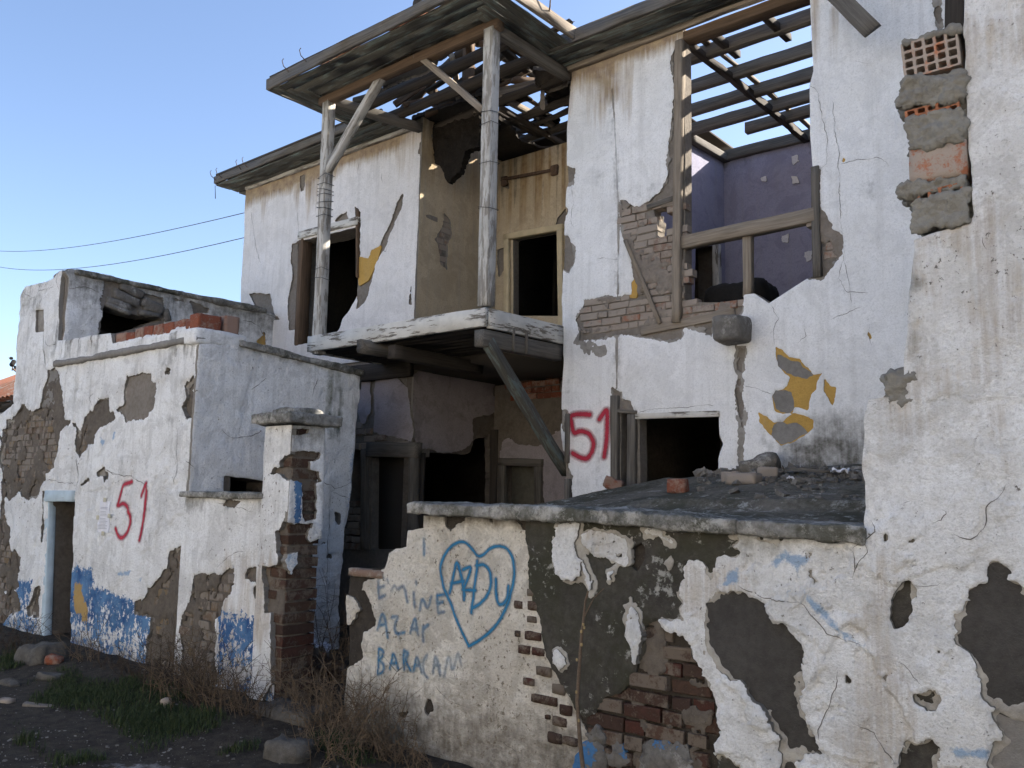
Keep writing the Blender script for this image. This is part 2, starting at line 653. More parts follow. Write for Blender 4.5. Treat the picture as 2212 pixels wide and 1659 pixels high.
def m_plaster(name, light, dark, grime=.3, rimcol=(.30, .27, .23), streak=.5, bumpy=.5, chips=0.0, under=(.25, .22, .19),
              stain=(.19, .11, .05), dirt=(.07, .065, .05), blue=((.03, .085, .215), (.12, .235, .40)), tan=(.50, .33, .13), warm=0.0):
    t = NT(name)
    n1 = t.noise(1.7, 4, .6)
    n2 = t.noise(9, 6, .66)
    n3 = t.noise(60, 4, .7)
    n4 = n3
    f = t.mt('ADD', t.mt('MULTIPLY', n1, .55), t.mt('MULTIPLY', n2, .45))
    c = t.mix(t.rng(f, .36, .66), light, dark)
    c = t.mix(t.mt('MULTIPLY', t.rng(n3, .46, .70), .55), c, tuple(a * .8 for a in dark))
    n5 = t.noise(150, 2, .7)
    c = t.mix(t.rng(n5, .52, .70, 0, .30), c, tuple(a * .5 for a in dark))
    # patchy older coats
    pz = t.noise(3.1, 6, .68, t.vec(t.pos, loc=(5.3, 2.1, 9.7)), .8)
    c = t.mix(t.rng(pz, .52, .57, 0, grime), c, tuple(a * .70 for a in dark))
    c = t.mix(t.rng(n3, .60, .70, 0, grime * .8), c, tuple(a * .45 for a in dark))
    # rain streaks: stretched up and down
    st = t.noise(1.0, 5, .6, t.vec(t.pos, (14, 14, .8)))
    c = t.mix(t.mt('MULTIPLY', t.rng(st, .50, .74), streak * .45), c, (.33, .31, .28))
    st2 = t.noise(1.0, 6, .65, t.vec(t.pos, (34, 34, 1.6), (3, 7, 0)))
    # brown water stain
    sv = t.mt('ADD', t.attr('stain'), t.mt('MULTIPLY', t.mt('SUBTRACT', st2, .5), 1.1))
    sv = t.mt('MULTIPLY', t.rng(sv, .15, .85), t.rng(t.attr('stain'), .02, .25))
    c = t.mix(t.mt('MULTIPLY', sv, .85), c, t.mix(t.rng(n2, .35, .65), stain, (.40, .29, .15)))
    # black mould
    dn = t.mt('ADD', t.attr('dirt'), t.mt('ADD', t.mt('MULTIPLY', t.mt('SUBTRACT', n2, .5), 1.3), t.mt('MULTIPLY', t.mt('SUBTRACT', st2, .5), .5)))
    dv = t.mt('MULTIPLY', t.rng(dn, .3, 1.05), t.rng(t.attr('dirt'), .02, .3))
    c = t.mix(t.mt('MULTIPLY', dv, .92), c, dirt)
    ms = t.mt('MULTIPLY', t.rng(t.mt('ADD', t.attr('moss'), t.mt('MULTIPLY', t.mt('SUBTRACT', n2, .5), 1.2)), .35, .9), t.rng(t.attr('moss'), .02, .3))
    c = t.mix(t.mt('MULTIPLY', ms, .8), c, (.055, .065, .02))
    # tan and blue coats of paint, flaking
    e1 = t.mt('ADD', t.mt('MULTIPLY', t.mt('SUBTRACT', t.noise(22, 4, .7), .5), .55), t.mt('MULTIPLY', t.mt('SUBTRACT', n3, .5), .35))
    bv = t.rng(t.mt('ADD', t.attr('blue'), e1), .49, .53)
    fl = t.noise(1.0, 4, .75, t.vec(t.pos, (20, 20, 16), (1, 4, 2)))
    wear = t.mt('ADD', t.mt('MULTIPLY', t.mt('SUBTRACT', pz, .5), 1.2), t.attr('worn'))
    bv = t.mt('MULTIPLY', bv, t.rng(t.mt('ADD', t.mt('SUBTRACT', fl, t.mt('MULTIPLY', wear, .30)), t.mt('MULTIPLY', t.mt('SUBTRACT', n2, .5), .55)), .33, .40))
    c = t.mix(bv, c, t.mix(t.rng(t.mt('ADD', t.mt('MULTIPLY', n2, .5), t.mt('MULTIPLY', t.noise(4, 3), .5)), .40, .6), blue[0], blue[1]))
    tv = t.rng(t.mt('ADD', t.attr('tan'), e1), .49, .53)
    c = t.mix(tv, c, t.mix(n2, tan, tuple(a * .7 for a in tan)))
    sb = t.rng(t.mt('ADD', t.attr('faint'), t.mt('MULTIPLY', e1, .8)), .47, .6)
    c = t.mix(t.mt('MULTIPLY', sb, .75), c, (.20, .33, .50))
    # dark lines: drip marks, and shade painted along plaster flake edges
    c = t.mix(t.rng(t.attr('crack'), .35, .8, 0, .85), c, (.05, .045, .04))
    if chips:
        ch = t.rng(t.mt('ADD', t.noise(30, 5, .7), t.mt('MULTIPLY', n1, .25)), .80 - chips, .82 - chips)
        c = t.mix(ch, c, under)
    rim = t.rng(t.attr('rim'), .3, .7)
    c = t.mix(rim, c, t.mix(n3, rimcol, tuple(a * .55 for a in rimcol)))
    hgt = t.mt('ADD', t.mt('MULTIPLY', n2, .55), t.mt('MULTIPLY', n3, .5))
    return t.done(c, .92, t.bump(hgt, bumpy, .03), .12)


def m_render(name, a, b, speck=(.4, .37, .33), bumpy=.7, moss=0.0, scale=1.0, light=0.0):
    """bare mud, mortar or cement"""
    t = NT(name)
    n1 = t.noise(3 * scale, 6, .6)
    n2 = t.noise(24 * scale, 5, .68)
    n3 = t.noise(120 * scale, 3, .7)
    c = t.mix(t.rng(t.mt('ADD', t.mt('MULTIPLY', n1, .5), t.mt('MULTIPLY', n2, .5)), .38, .64), a, b)
    c = t.mix(t.rng(t.voro(95 * scale), .0, .16, .55, 0), c, speck)
    c = t.mix(t.rng(n3, .58, .78, 0, .5), c, tuple(x * .45 for x in a))
    if moss:
        mz = t.rng(t.mt('ADD', t.noise(2.2, 6, .7), t.mt('MULTIPLY', n2, .3)), .66 - moss * .25, .80 - moss * .2)
        c = t.mix(t.mt('MULTIPLY', mz, .7), c, (.048, .048, .03))
        lz = t.rng(t.mt('ADD', t.noise(14, 5, .72), t.mt('MULTIPLY', n1, .4)), .80, .88)
        c = t.mix(t.mt('MULTIPLY', lz, .7), c, (.42, .41, .37))
    if light:
        lz = t.rng(t.mt('ADD', t.noise(5, 6, .72), t.mt('MULTIPLY', n3, .2)), .66 - light, .78 - light)
        c = t.mix(t.mt('MULTIPLY', lz, .75), c, (.45, .43, .39))
    dn = t.mt('ADD', t.attr('dirt'), t.mt('MULTIPLY', t.mt('SUBTRACT', n2, .5), 1.2))
    c = t.mix(t.mt('MULTIPLY', t.rng(dn, .3, 1.0), t.rng(t.attr('dirt'), .02, .3)), c, (.03, .028, .022))
    bv = t.rng(t.mt('ADD', t.attr('blue'), t.mt('MULTIPLY', t.mt('SUBTRACT', n2, .5), .8)), .49, .54)
    c = t.mix(bv, c, t.mix(n2, (.02, .09, .25), (.10, .22, .36)))
    h = t.mt('ADD', t.mt('MULTIPLY', n1, .3), t.mt('ADD', t.mt('MULTIPLY', n2, .5), t.mt('MULTIPLY', n3, .3)))
    return t.done(c, .95, t.bump(h, bumpy, .02), .1)


def m_brick(name, cols, dust=(.33, .28, .23), amount=.35):
    t = NT(name)
    r = t.rand()
    st = [(i / max(1, len(cols) - 1), c) for i, c in enumerate(cols)]
    x = t.ramp(r, *st)
    n2 = t.noise(16, 6, .65)
    n3 = t.noise(90, 5, .7)
    c = t.mix(t.rng(n2, .35, .7), x, tuple(.6 * v for v in cols[0]))
    rr = t.mt('FRACT', t.mt('MULTIPLY', r, 7.31))
    c = t.mix(t.rng(t.mt('ADD', t.mt('ADD', n2, t.mt('MULTIPLY', n3, .4)), t.mt('MULTIPLY', rr, .3)), .86 - amount * .4, 1.0 - amount * .3, 0, .9), c, dust)
    c = t.mix(t.rng(n3, .62, .8, 0, .5), c, (.04, .035, .03))
    return t.done(c, .93, t.bump(t.mt('ADD', n2, t.mt('MULTIPLY', n3, .6)), .6, .012), .12)


def m_wood(name, a, b, paint=None, cover=0.0, dirt=.4):
    """grain runs along the timber (attribute g)"""
    t = NT(name)
    g = t.attr('g', 'Vector')
    v = t.vec(g, (2.0, 75, 75))
    n1 = t.noise(1.0, 6, .62, v, .3)
    n2 = t.noise(1.0, 4, .6, t.vec(g, (5, 150, 150)))
    n3 = t.noise(1.0, 5, .6, t.vec(g, (3.0, 18, 18)))
    c = t.mix(t.rng(n1, .32, .68), a, b)
    c = t.mix(t.rng(n2, .55, .75, 0, .6), c, tuple(x * .35 for x in a))
    c = t.mix(t.rng(n3, .5, .72, 0, dirt), c, tuple(x * .4 for x in b))
    h = t.mt('ADD', n1, t.mt('MULTIPLY', n2, .6))
    if paint:
        pf = t.mt('ADD', t.mt('MULTIPLY', n3, .55), t.mt('ADD', t.mt('MULTIPLY', t.noise(1.0, 6, .7, t.vec(g, (7, 40, 40))), .35), t.mt('MULTIPLY', n2, .2)))
        pm = t.rng(pf, .40 + cover * .36, .43 + cover * .36, 1, 0)
        pm = t.mt('SUBTRACT', 1.0, pm) if False else pm
        pc = t.mix(t.rng(t.noise(6, 5, .6), .4, .7), paint, tuple(x * .78 for x in paint))
        c = t.mix(pm, c, pc)
        h = t.mt('ADD', h, t.mt('MULTIPLY', pm, .5))
    return t.done(c, .88, t.bump(h, .5, .006), .2)


def m_plain(name, col, rough=.85, var=.3, scale=20, metal=0.0):
    t = NT(name)
    c = t.mix(t.rng(t.noise(scale, 6, .65), .35, .7), col, tuple(x * (1 - var) for x in col))
    m = t.done(c, rough, t.bump(t.noise(scale * 4, 4), .3, .005), .3)
    if metal:
        m.node_tree.nodes['Principled BSDF'].inputs['Metallic'].default_value = metal
    return m


def m_spray(name, col):
    t = NT(name)
    a = t.attr('ink')
    n = t.mt('ADD', t.mt('MULTIPLY', t.mt('SUBTRACT', t.noise(40, 6, .7), .5), .9), t.mt('MULTIPLY', t.mt('SUBTRACT', t.noise(240, 3, .7), .5), .7))
    al = t.mt('MULTIPLY', t.rng(t.mt('ADD', a, t.mt('MULTIPLY', n, .45)), .14, 1.0, 0, .92), t.rng(a, .02, .2))
    c = t.mix(t.noise(12, 4), col, tuple(x * .6 for x in col))
    return t.done(c, .75, None, .2, al)


M = {}
M['white_house'] = m_plaster('white_house_plaster', (.87, .86, .85), (.75, .74, .72), .22, chips=.0)
M['white_wing'] = m_plaster('white_wing_plaster', (.82, .79, .77), (.70, .67, .64), .22)
M['white_annex'] = m_plaster('white_annex_plaster', (.88, .875, .86), (.69, .67, .64), .4, bumpy=.9, streak=.8, chips=.02)
M['cream_heart'] = m_plaster('cream_whitewash', (.74, .69, .605), (.50, .445, .365), .5, bumpy=1.0, streak=.4, chips=.06, under=(.2, .17, .13), dirt=(.10, .085, .065))
M['white_near'] = m_plaster('flaking_near_plaster', (.86, .855, .845), (.64, .62, .585), .36, bumpy=1.0, streak=.5, chips=.02, dirt=(.09, .085, .06), under=(.16, .145, .125))
M['beige'] = m_plaster('beige_plaster', (.54, .445, .31), (.43, .35, .24), .3, streak=.8)
M['yellow'] = m_plaster('ochre_paint', (.55, .34, .09), (.48, .29, .08), .2, rimcol=(.5, .32, .1))
M['lavender'] = m_plaster('lavender_plaster', (.37, .36, .455), (.31, .30, .385), .4, streak=.6)
M['lilac_grey'] = m_plaster('lilac_grey_plaster', (.37, .325, .33), (.285, .25, .25), .4, streak=.4)
M['mud'] = m_render('mud_render', (.165, .14, .115), (.105, .088, .072))
M['mud_dark'] = m_render('dark_mortar', (.062, .052, .042), (.035, .03, .025))
M['smear'] = m_render('mud_smear', (.27, .23, .19), (.185, .155, .127), bumpy=1.0)
M['smear_dark'] = m_render('dark_mud_smear', (.155, .13, .105), (.095, .08, .065), bumpy=1.0)
M['undercoat'] = m_render('grey_undercoat', (.33, .305, .27), (.21, .19, .165))
M['undercoat_near'] = m_render('pale_undercoat', (.44, .41, .355), (.27, .245, .21), light=.03)
M['mudpale'] = m_render('pale_mud_render', (.235, .205, .175), (.155, .135, .112))
M['cement'] = m_render('grey_cement', (.25, .235, .215), (.175, .162, .146))
M['cement_dark'] = m_render('dark_cement', (.078, .072, .065), (.05, .046, .041), speck=(.2, .18, .15), bumpy=.8)
M['cement_moss'] = m_render('mouldy_cement', (.078, .071, .06), (.04, .036, .031), speck=(.2, .19, .16), moss=.22, bumpy=.8)
M['coping'] = m_render('weathered_coping', (.27, .258, .235), (.13, .122, .106), speck=(.5, .48, .44), moss=.3, bumpy=1.0, light=.05)
M['slab'] = m_render('mossy_slab', (.17, .152, .125), (.098, .087, .07), speck=(.3, .3, .28), moss=.25, light=-.02)
M['mortar_lump'] = m_render('grey_mortar', (.27, .255, .22), (.19, .175, .15), bumpy=1.0)
M['stone'] = m_render('stone', (.20, .185, .165), (.115, .105, .092), bumpy=1.0, light=.02)
M['stone_dark'] = m_render('dark_stone', (.13, .12, .105), (.075, .068, .06), bumpy=1.0)
M['thatch'] = m_render('old_matting', (.022, .018, .014), (.012, .01, .008), bumpy=1.0)
M['dark_in'] = m_render('dark_inside', (.06, .052, .045), (.04, .035, .03))  # dark colour stands in for the shade inside unlit rooms
M['floor_in'] = m_render('dusty_floor', (.16, .14, .12), (.1, .09, .075))
M['brick_house'] = m_brick('dusty_brick', [(.25, .16, .11), (.22, .16, .125), (.30, .13, .075), (.17, .135, .11), (.26, .20, .155), (.2, .12, .085)], (.31, .265, .22), .6)
M['brick_annex'] = m_brick('small_brick', [(.16, .105, .07), (.19, .14, .085), (.12, .085, .07), (.24, .17, .085), (.14, .11, .092)], (.22, .19, .16), .4)
M['brick_near'] = m_brick('dark_brick', [(.06, .036, .027), (.09, .052, .035), (.06, .043, .034), (.08, .03, .022), (.072, .05, .038)], (.15, .12, .092), .15)
M['brick_red'] = m_brick('red_brick', [(.22, .07, .042), (.27, .092, .052), (.16, .062, .042)], (.28, .19, .145), .3)
M['hollow'] = m_brick('hollow_brick', [(.42, .165, .085), (.37, .14, .075), (.45, .19, .10)], (.36, .31, .26), .18)
M['wood_grey'] = m_wood('grey_wood', (.17, .152, .13), (.09, .079, .066))
M['wood_pale'] = m_wood('pale_wood', (.30, .25, .195), (.185, .15, .112))
M['wood_brown'] = m_wood('brown_wood', (.15, .10, .065), (.085, .058, .038))
M['wood_dark'] = m_wood('dark_wood', (.07, .058, .047), (.04, .033, .027))
M['wood_white'] = m_wood('flaking_white_wood', (.24, .215, .18), (.15, .13, .105), (.60, .575, .52), .46)
M['wood_grw'] = m_wood('worn_white_wood', (.34, .31, .265), (.23, .205, .175), (.50, .475, .43), .40)
M['wood_green'] = m_wood('green_grey_wood', (.125, .118, .10), (.065, .062, .052), (.14, .165, .15), .28)
M['wood_blue'] = m_wood('pale_blue_wood', (.24, .225, .2), (.16, .14, .12), (.48, .57, .62), .7)
M['wood_cream'] = m_wood('cream_wood', (.3, .25, .17), (.2, .16, .1), (.55, .46, .30), .75)
M['metal'] = m_plain('rusty_metal', (.14, .09, .06), .7, .5, 30)
M['wire'] = m_plain('dark_wire', (.05, .05, .055), .6, .2)
M['tile'] = m_brick('clay_tile', [(.34, .14, .08), (.29, .12, .07), (.37, .17, .10)], (.3, .25, .2), .15)
M['paper'] = m_plain('white_paper', (.72, .71, .74), .8, .06, 40)
M['black'] = m_plain('charred_black', (.012, .011, .01), .95, .5, 40)
M['twig'] = m_plain('dry_twig', (.15, .105, .065), .9, .4, 15)
M['twig2'] = m_plain('dark_dry_twig', (.075, .053, .035), .9, .4, 15)
M['sap'] = m_plain('sapling_bark', (.15, .105, .07), .8, .4, 60)
M['red_spray'] = m_spray('red_spray_paint', (.50, .03, .06))
M['blue_spray'] = m_spray('blue_spray_paint', (.03, .20, .37))
M['crack'] = m_plain('crack_dark', (.19, .172, .15), .95, .5, 30)

# ------------------------------------------------------------------ bricks
def brick_variants(L, h, d, n=6, j=.006):
    out = []
    for k in range(n):
        b = .07 * h
        fr = [(-L / 2, 0, -h / 2), (L / 2, 0, -h / 2), (L / 2, 0, h / 2), (-L / 2, 0, h / 2)]
        V = []
        for x, y, z in fr:
            V.append((x - math.copysign(b * 1.2, x) + random.uniform(-j, j), random.uniform(-.003, .003), z - math.copysign(b, z) + random.uniform(-j, j) * .6))
        for x, y, z in fr:
            V.append((x + random.uniform(-j, j) * .6, b * 1.1, z + random.uniform(-j, j) * .5))
        for x, y, z in fr:
            V.append((x, d, z))
        F4 = [(0, 1, 2, 3)]
        for i in range(4):
            k2 = (i + 1) % 4
            F4 += [(i + 4, k2 + 4, k2, i), (i + 8, k2 + 8, k2 + 4, i + 4)]
        F4.append((11, 10, 9, 8))
        me = bpy.data.meshes.new('brick')
        me.from_pydata(V, [], F4)
        out.append(me)
    return out


def lay_bricks(plane, polys, L, h, mort, parent, mat, proud=(.002, .012), header=.25, skip=.04, seed=1, slack=.01, name='brick', depth=.09, tilt=.0, limit=300, avoid=()):
    rnd = random.Random(seed)
    vs = brick_variants(L, h, depth)
    for me in vs:
        me.materials.append(mat)
    P = np.concatenate([np.asarray(p) for p in polys])
    (a0, b0), (a1, b1) = P.min(0), P.max(0)
    ry = math.pi / 2 if abs(plane.n[0]) > .5 else 0.0
    pts = []
    j = 0
    v = b0 - h / 2
    while v < b1 + h:
        u = a0 - L - rnd.random() * L
        while u < a1 + L:
            half = rnd.random() < header
            w = (L * .48 if half else L) * rnd.uniform(.94, 1.04)
            pts.append((u + w / 2, v + tilt * (u - a0) + rnd.uniform(-.004, .004), w / L))
            u += w + mort * rnd.uniform(.7, 1.4)
        v += h + mort * rnd.uniform(.85, 1.15)
        j += 1
    A = np.array(pts)
    Fd = np.full(len(A), -1.0)
    for p in polys:
        Fd = np.maximum(Fd, sd(p, A[:, 0], A[:, 1], .3))
    for p in avoid:
        Fd = np.minimum(Fd, -sd(p, A[:, 0], A[:, 1], .3))
    made = 0
    for (u, v, w), f in zip(pts, Fd):
        if f < -slack or rnd.random() < skip or made >= limit:
            continue
        o = bpy.data.objects.new(name, rnd.choice(vs))
        COL.objects.link(o)
        o.parent = parent
        p = plane.w(u, v, rnd.uniform(*proud))
        o.location = Vector(p) - world_loc(parent)
        o.rotation_euler = (rnd.uniform(-.03, .03), rnd.uniform(-.025, .025), ry + rnd.uniform(-.03, .03))
        o.scale = (w, 1, rnd.uniform(.9, 1.06))
        made += 1
    return made


def flake(F, t=.02, r=.018):
    """height of a plaster coat: full inside, worn at the rim"""
    return t * (.45 + .55 * np.sqrt(np.clip(F / r, 0, 1)))


def spray(name, plane, lines, width, hfun, mat, parent, soft=.55, step=.006, ink=None, label=None):
    """paint sprayed on the wall: a skin that lies on its surface"""
    def smooth(P):
        for _ in range(2):
            if len(P) < 3: return P
            Q = [P[0]]
            for a_, b_ in zip(P[:-1], P[1:]):
                Q += [a_ * .78 + b_ * .22, a_ * .22 + b_ * .78]
            P = np.array(Q + [P[-1]])
        return P
    lines = [smooth(plane.uv(l)) for l in lines]
    bd = bounds_of(lines, width * 2.8)
    def fld(U, V):
        return width * 2.2 - ld(lines, U, V, .2)
    def inkf(U, V, F):
        d = ld(lines, U, V, .2)
        a = np.clip(1.18 - d / (width * 1.55), 0, 1)
        if ink is not None:
            a = a * ink(U, V)
        return a
    U0 = lambda U, V, F: hfun(U, V) + .0035
    return sheet(name, plane, bd, step, fld, U0, 0.0, mat, parent, {'ink': inkf}, minarea=.0002, label=label, kind=None)


def smear(plane, polys, mat, parent, seed, amount=.0, h=.018, step=.013, avoid=()):
    """mortar and mud left over the face of bare brickwork"""
    def F(U, V):
        f = np.maximum.reduce([sd(p, U, V) for p in polys]) + .02
        for q in avoid:
            f = np.minimum(f, -sd(q, U, V))
        n_ = fbm(U, V, 4.5, 5, seed, 0., .62) + amount
        return np.minimum(f, n_ * .12)
    return sheet('mortar_smear', plane, bounds_of(polys), step, F, lambda U, V, F_: h * (.35 + .65 * np.sqrt(np.clip(F_ / .02, 0, 1))) + .008 * fbm(U, V, 16, 4, seed + 1), -.02, mat, parent, minarea=.003)


def cracks(plane, lines, hfun, parent, w=.004, name='crack', off=.003):
    """thin dark cracks that wander along the given lines"""
    for li, P in enumerate(lines):
        P = np.asarray(P, float)
        sg = np.linalg.norm(np.diff(P, axis=0), axis=1)
        s = np.concatenate([[0], np.cumsum(sg)])
        n_ = max(6, int(s[-1] / .012))
        t_ = np.linspace(0, s[-1], n_)
        u = np.interp(t_, s, P[:, 0]); v = np.interp(t_, s, P[:, 1])
        sd0 = random.randint(0, 9999)
        u = u + .02 * fbm(t_, 0 * t_, 9, 4, sd0, 0., .7); v = v + .02 * fbm(t_, 0 * t_ + 5, 9, 4, sd0 + 1, 0., .7)
        du, dv = np.gradient(u), np.gradient(v)
        l_ = np.hypot(du, dv) + 1e-9
        ww = w * (.35 + .65 * np.clip(.5 + vn(t_ * 18, 0 * t_, 0, sd0 + 2), 0, 1)) * np.minimum(1, np.minimum(np.arange(n_), np.arange(n_)[::-1]) / 4 + .1)
        a_ = (u - dv / l_ * ww, v + du / l_ * ww); b_ = (u + dv / l_ * ww, v - du / l_ * ww)
        V = np.concatenate([plane.w(*a_, hfun(*a_) + off), plane.w(*b_, hfun(*b_) + off)])
        i_ = np.arange(n_ - 1)
        put(name, V, [np.stack([i_ + n_, i_ + 1 + n_, i_ + 1, i_], 1)], M['crack'], parent, False)


# ================================================================== ground
def ground_z(x, y):
    x, y = np.asarray(x, float), np.asarray(y, float)
    z = .05 * fbm(x, y, .5, 3, 3) + .022 * fbm(x, y, 2.5, 4, 9)
    z = z + .10 * sm(y, 3.0, 3.9) * sm(x, -4.2, -5.5)
    near = sm(np.hypot(x + 4, y - 3), 14, 9)
    return z * (.3 + .7 * near)


xs = np.concatenate([np.linspace(-400, -16, 14)[:-1], np.arange(-16, 4, .05), np.linspace(4, 400, 14)])
ys = np.concatenate([np.linspace(-400, -4, 14)[:-1], np.arange(-4, 6.6, .05), np.linspace(6.6, 400, 16)])
GX, GY = np.meshgrid(xs, ys)
GZ = ground_z(GX, GY)
nx, ny = len(xs), len(ys)
ii = (np.arange(ny - 1)[:, None] * nx + np.arange(nx - 1)[None]).ravel()
t = NT('ground_soil')
n1 = t.noise(1.1, 6, .6); n2 = t.noise(11, 7, .68); n3 = t.noise(80, 5, .7)
c = t.mix(t.rng(n2, .36, .66), (.075, .062, .048), (.036, .03, .024))
gr = t.rng(t.mt('ADD', t.attr('gravel'), t.mt('MULTIPLY', t.mt('SUBTRACT', n2, .5), .9)), .45, .62)
c = t.mix(gr, c, t.mix(t.rng(n3, .4, .65), (.34, .33, .315), (.16, .152, .142)))
c = t.mix(t.rng(t.voro(38), .0, .13, .7, 0), c, (.17, .165, .155))
far = t.rng(t.mt('SUBTRACT', 0.0, t.n('ShaderNodeSeparateXYZ').outputs[1] if False else 0.0), 0, 1)
dm = t.done(c, .95, t.bump(t.mt('ADD', n2, t.mt('MULTIPLY', n3, .5)), .8, .04), .1)
GR = np.exp(-((GX + 4.55) / 0.75) ** 2 - ((GY - 2.62) / .26) ** 2) * .95
GR = np.maximum(GR, sm(GY, 1.0, -.4) * .9)  # pale gravel added behind the viewer, unseen, to bounce sunlight
GR = np.where((GY > 10) | (GX < -20), .6, GR)
gv = np.stack([GX.ravel(), GY.ravel(), GZ.ravel()], 1)
g_ob = put('ground', gv, [np.stack([ii, ii + 1, ii + 1 + nx, ii + nx], 1)], dm, None, True, {'gravel': GR.ravel()})
tag(g_ob, 'dark bare soil and gravel in front of the ruined walls', None, None, 'structure')

# ================================================================== long street wall (low, then tall)
sw = thing('street_wall', 'long low wall with a blue graffiti heart, peeling plaster and a taller white end', 'wall', (-2.8, YS + .2, 0))
sw['kind'] = 'thing'
lowtop = D(6, (690, 215), (1000, 215), (1290, 235), (1480, 250), (1900, 265)) + D(8, (600, 330), (1290, 345))
base_px = D(6, (215, 1720), (235, 1250), (248, 1100), (255, 900), (240, 700), (250, 560), (262, 510), (470, 505), (478, 470), (492, 410), (532, 382), (594, 372), (600, 274), (690, 262), (692, 190)) + \
    D(8, (-300, 180), (600, 250), (1310, 300)) + [(1872, 1000), (1873, 900), (1882, 864), (1957, 858), (1962, 760), (1970, 640), (1981, 522), (2020, 512), (2098, 486), (2105, 470), (2104, 400), (2090, 200), (2085, -90), (2420, -90), (2420, 2000), (1106, 2000)]
base = S.uv(base_px)
base[0, 1] = -.3
bd = (-5.0, -.05, -.3, 4.15)
BRp = S.uv(D(16, (1030, 700), (1000, 600), (1010, 520), (1110, 480), (1160, 510), (1210, 570), (1320, 600), (1360, 640), (1380, 760), (1430, 830), (1480, 910), (1500, 1000), (1560, 1090), (1590, 1180), (1603, 1300), (1590, 1450), (1565, 1560), (1580, 1800), (430, 1800), (480, 1560), (540, 1400), (480, 1300), (450, 1210), (520, 1248), (600, 1230), (650, 1160), (690, 1095), (800, 1050), (880, 990), (930, 900), (950, 830), (1010, 760)))
Ap = S.uv(D(6, (150, 1800), (150, 150), (1296, 150), (1295, 330), (1305, 450), (1310, 600), (1378, 780)) + D(16, (190, 640), (220, 780), (290, 900), (340, 1010), (400, 1100), (450, 1210), (490, 1300), (545, 1400), (480, 1560), (430, 1900)))
outerF = lambda U, V: sd(base, U, V) + .012 * fbm(U, V, 9, 4, 21)


def brick_relief(U, V, L=.225, h=.078, a=.005):
    V = V + .012 * fbm(U, V, 3, 2, 77); U = U + .02 * fbm(U, V, 4, 2, 78); a = a * np.clip(.5 + 1.2 * fbm(U, V, 2, 3, 79), 0, 1.2)
    r = np.floor(V / h)
    fv = np.abs(V / h - r - .5) * 2
    uu = U / L + (r % 2) * .5 + .13 * np.sin(r * 7.7)
    fu = np.abs(uu - np.floor(uu) - .5) * 2
    return -a * np.maximum(sm(fv, .72, .98), sm(fu, .90, .99))


# core of the wall: mortar between the bricks
sheet('masonry_core', S, bd, .02, lambda U, V: outerF(U, V), lambda U, V, F: -.012 + .012 * fbm(U, V, 8, 3, 4), -.34, M['mud_dark'], sw, both=True)

# whitewashed left stretch
hA = lambda U, V: .010 + brick_relief(U, V) + .012 * fbm(U, V, 4, 3, 31) + .006 * fbm(U, V, 18, 3, 33)
holesA = [S.uv(D(6, *p)) for p in (
    [(240, 640), (300, 610), (360, 640), (375, 690), (400, 740), (420, 800), (400, 850), (350, 880), (330, 940), (345, 1010), (300, 1050), (240, 1080), (180, 1000), (180, 820), (260, 830), (320, 740), (290, 680)],
    [(180, 520), (450, 505), (430, 560), (340, 570), (330, 620), (240, 650), (180, 650)],
    [(710, 1260), (740, 1255), (748, 1320), (720, 1345), (698, 1330)], [(540, 1340), (600, 1330), (590, 1370), (555, 1375)],
    [(815, 190), (930, 190), (930, 220), (880, 250), (850, 290), (825, 260)], [(1070, 190), (1095, 200), (1105, 270), (1085, 255)], [(1235, 220), (1300, 220), (1300, 290), (1270, 270)])]
crA = [S.uv(D(6, *p)) for p in ([(500, 1290), (530, 1400), (580, 1480), (640, 1600)], [(760, 1180), (840, 1260), (930, 1300)], [(1130, 1480), (1230, 1560), (1260, 1659)])]
FA = lambda U, V: np.minimum(np.minimum(outerF(U, V), sd(Ap, U, V) + edge_noise(U, V, 41, .02)), -patches(holesA, U, V, 43, .02))


def dirtA(U, V, F):
    d = .75 * sm(V, .75, .12) + .45 * sm(V, 1.25, 1.52) * sm(fbm(U, V * .2, 6, 3, 61), -.1, .5)
    d = np.maximum(d, .8 * sm(ld([S.uv(D(6, (690, 200), (1290, 220)))], U, V), .10, .0))
    return d + .25 * sm(fbm(U, V, 3, 4, 62), .1, .6)


ccA = lambda U, V, F: 0 * U
cracks(S, crA, hA, sw, .0018)
WA = sheet('whitewash', S, bd, .0085, FA, lambda U, V, F: hA(U, V) * (.4 + .6 * np.sqrt(np.clip(F / .015, 0, 1))) - .012 * ccA(U, V, F), -.02, M['cream_heart'], sw,
      {'dirt': dirtA, 'crack': ccA})

# dark cement coat with mould
Bp = S.uv(D(6, (1298, 190), (1296, 330), (1306, 450), (1312, 600), (1378, 780)) + D(16, (190, 640), (220, 780), (290, 900), (340, 1010), (400, 1100), (450, 1210), (520, 1248), (600, 1230), (650, 1160), (690, 1095), (800, 1050), (880, 990), (930, 900), (950, 830), (1010, 760), (1030, 700), (1000, 600), (1010, 520), (1110, 480), (1160, 510), (1210, 570), (1320, 600), (1360, 640), (1380, 760), (1430, 830), (1480, 910), (1500, 1000), (1560, 1090), (1590, 1180), (1603, 1300), (1590, 1450), (1565, 1560), (1580, 1850)) +
          [(2420, 2000), (2420, -90), (1900, -90), (1860, 1100)])
gapB = S.uv(D(6, (1905, 390), (1960, 350), (1985, 400), (1960, 470), (1935, 510), (1895, 480)))
hB = lambda U, V: .026 + .010 * fbm(U, V, 3, 3, 51) + .003 * fbm(U, V, 22, 3, 53)
FB = lambda U, V: np.minimum(np.minimum(outerF(U, V), sd(Bp, U, V) + edge_noise(U, V, 55, .016)), -patches([gapB], U, V, 56, .01))
tallp = S.uv([(1700, 1180), (2420, 1180), (2420, -90), (1850, -90)])
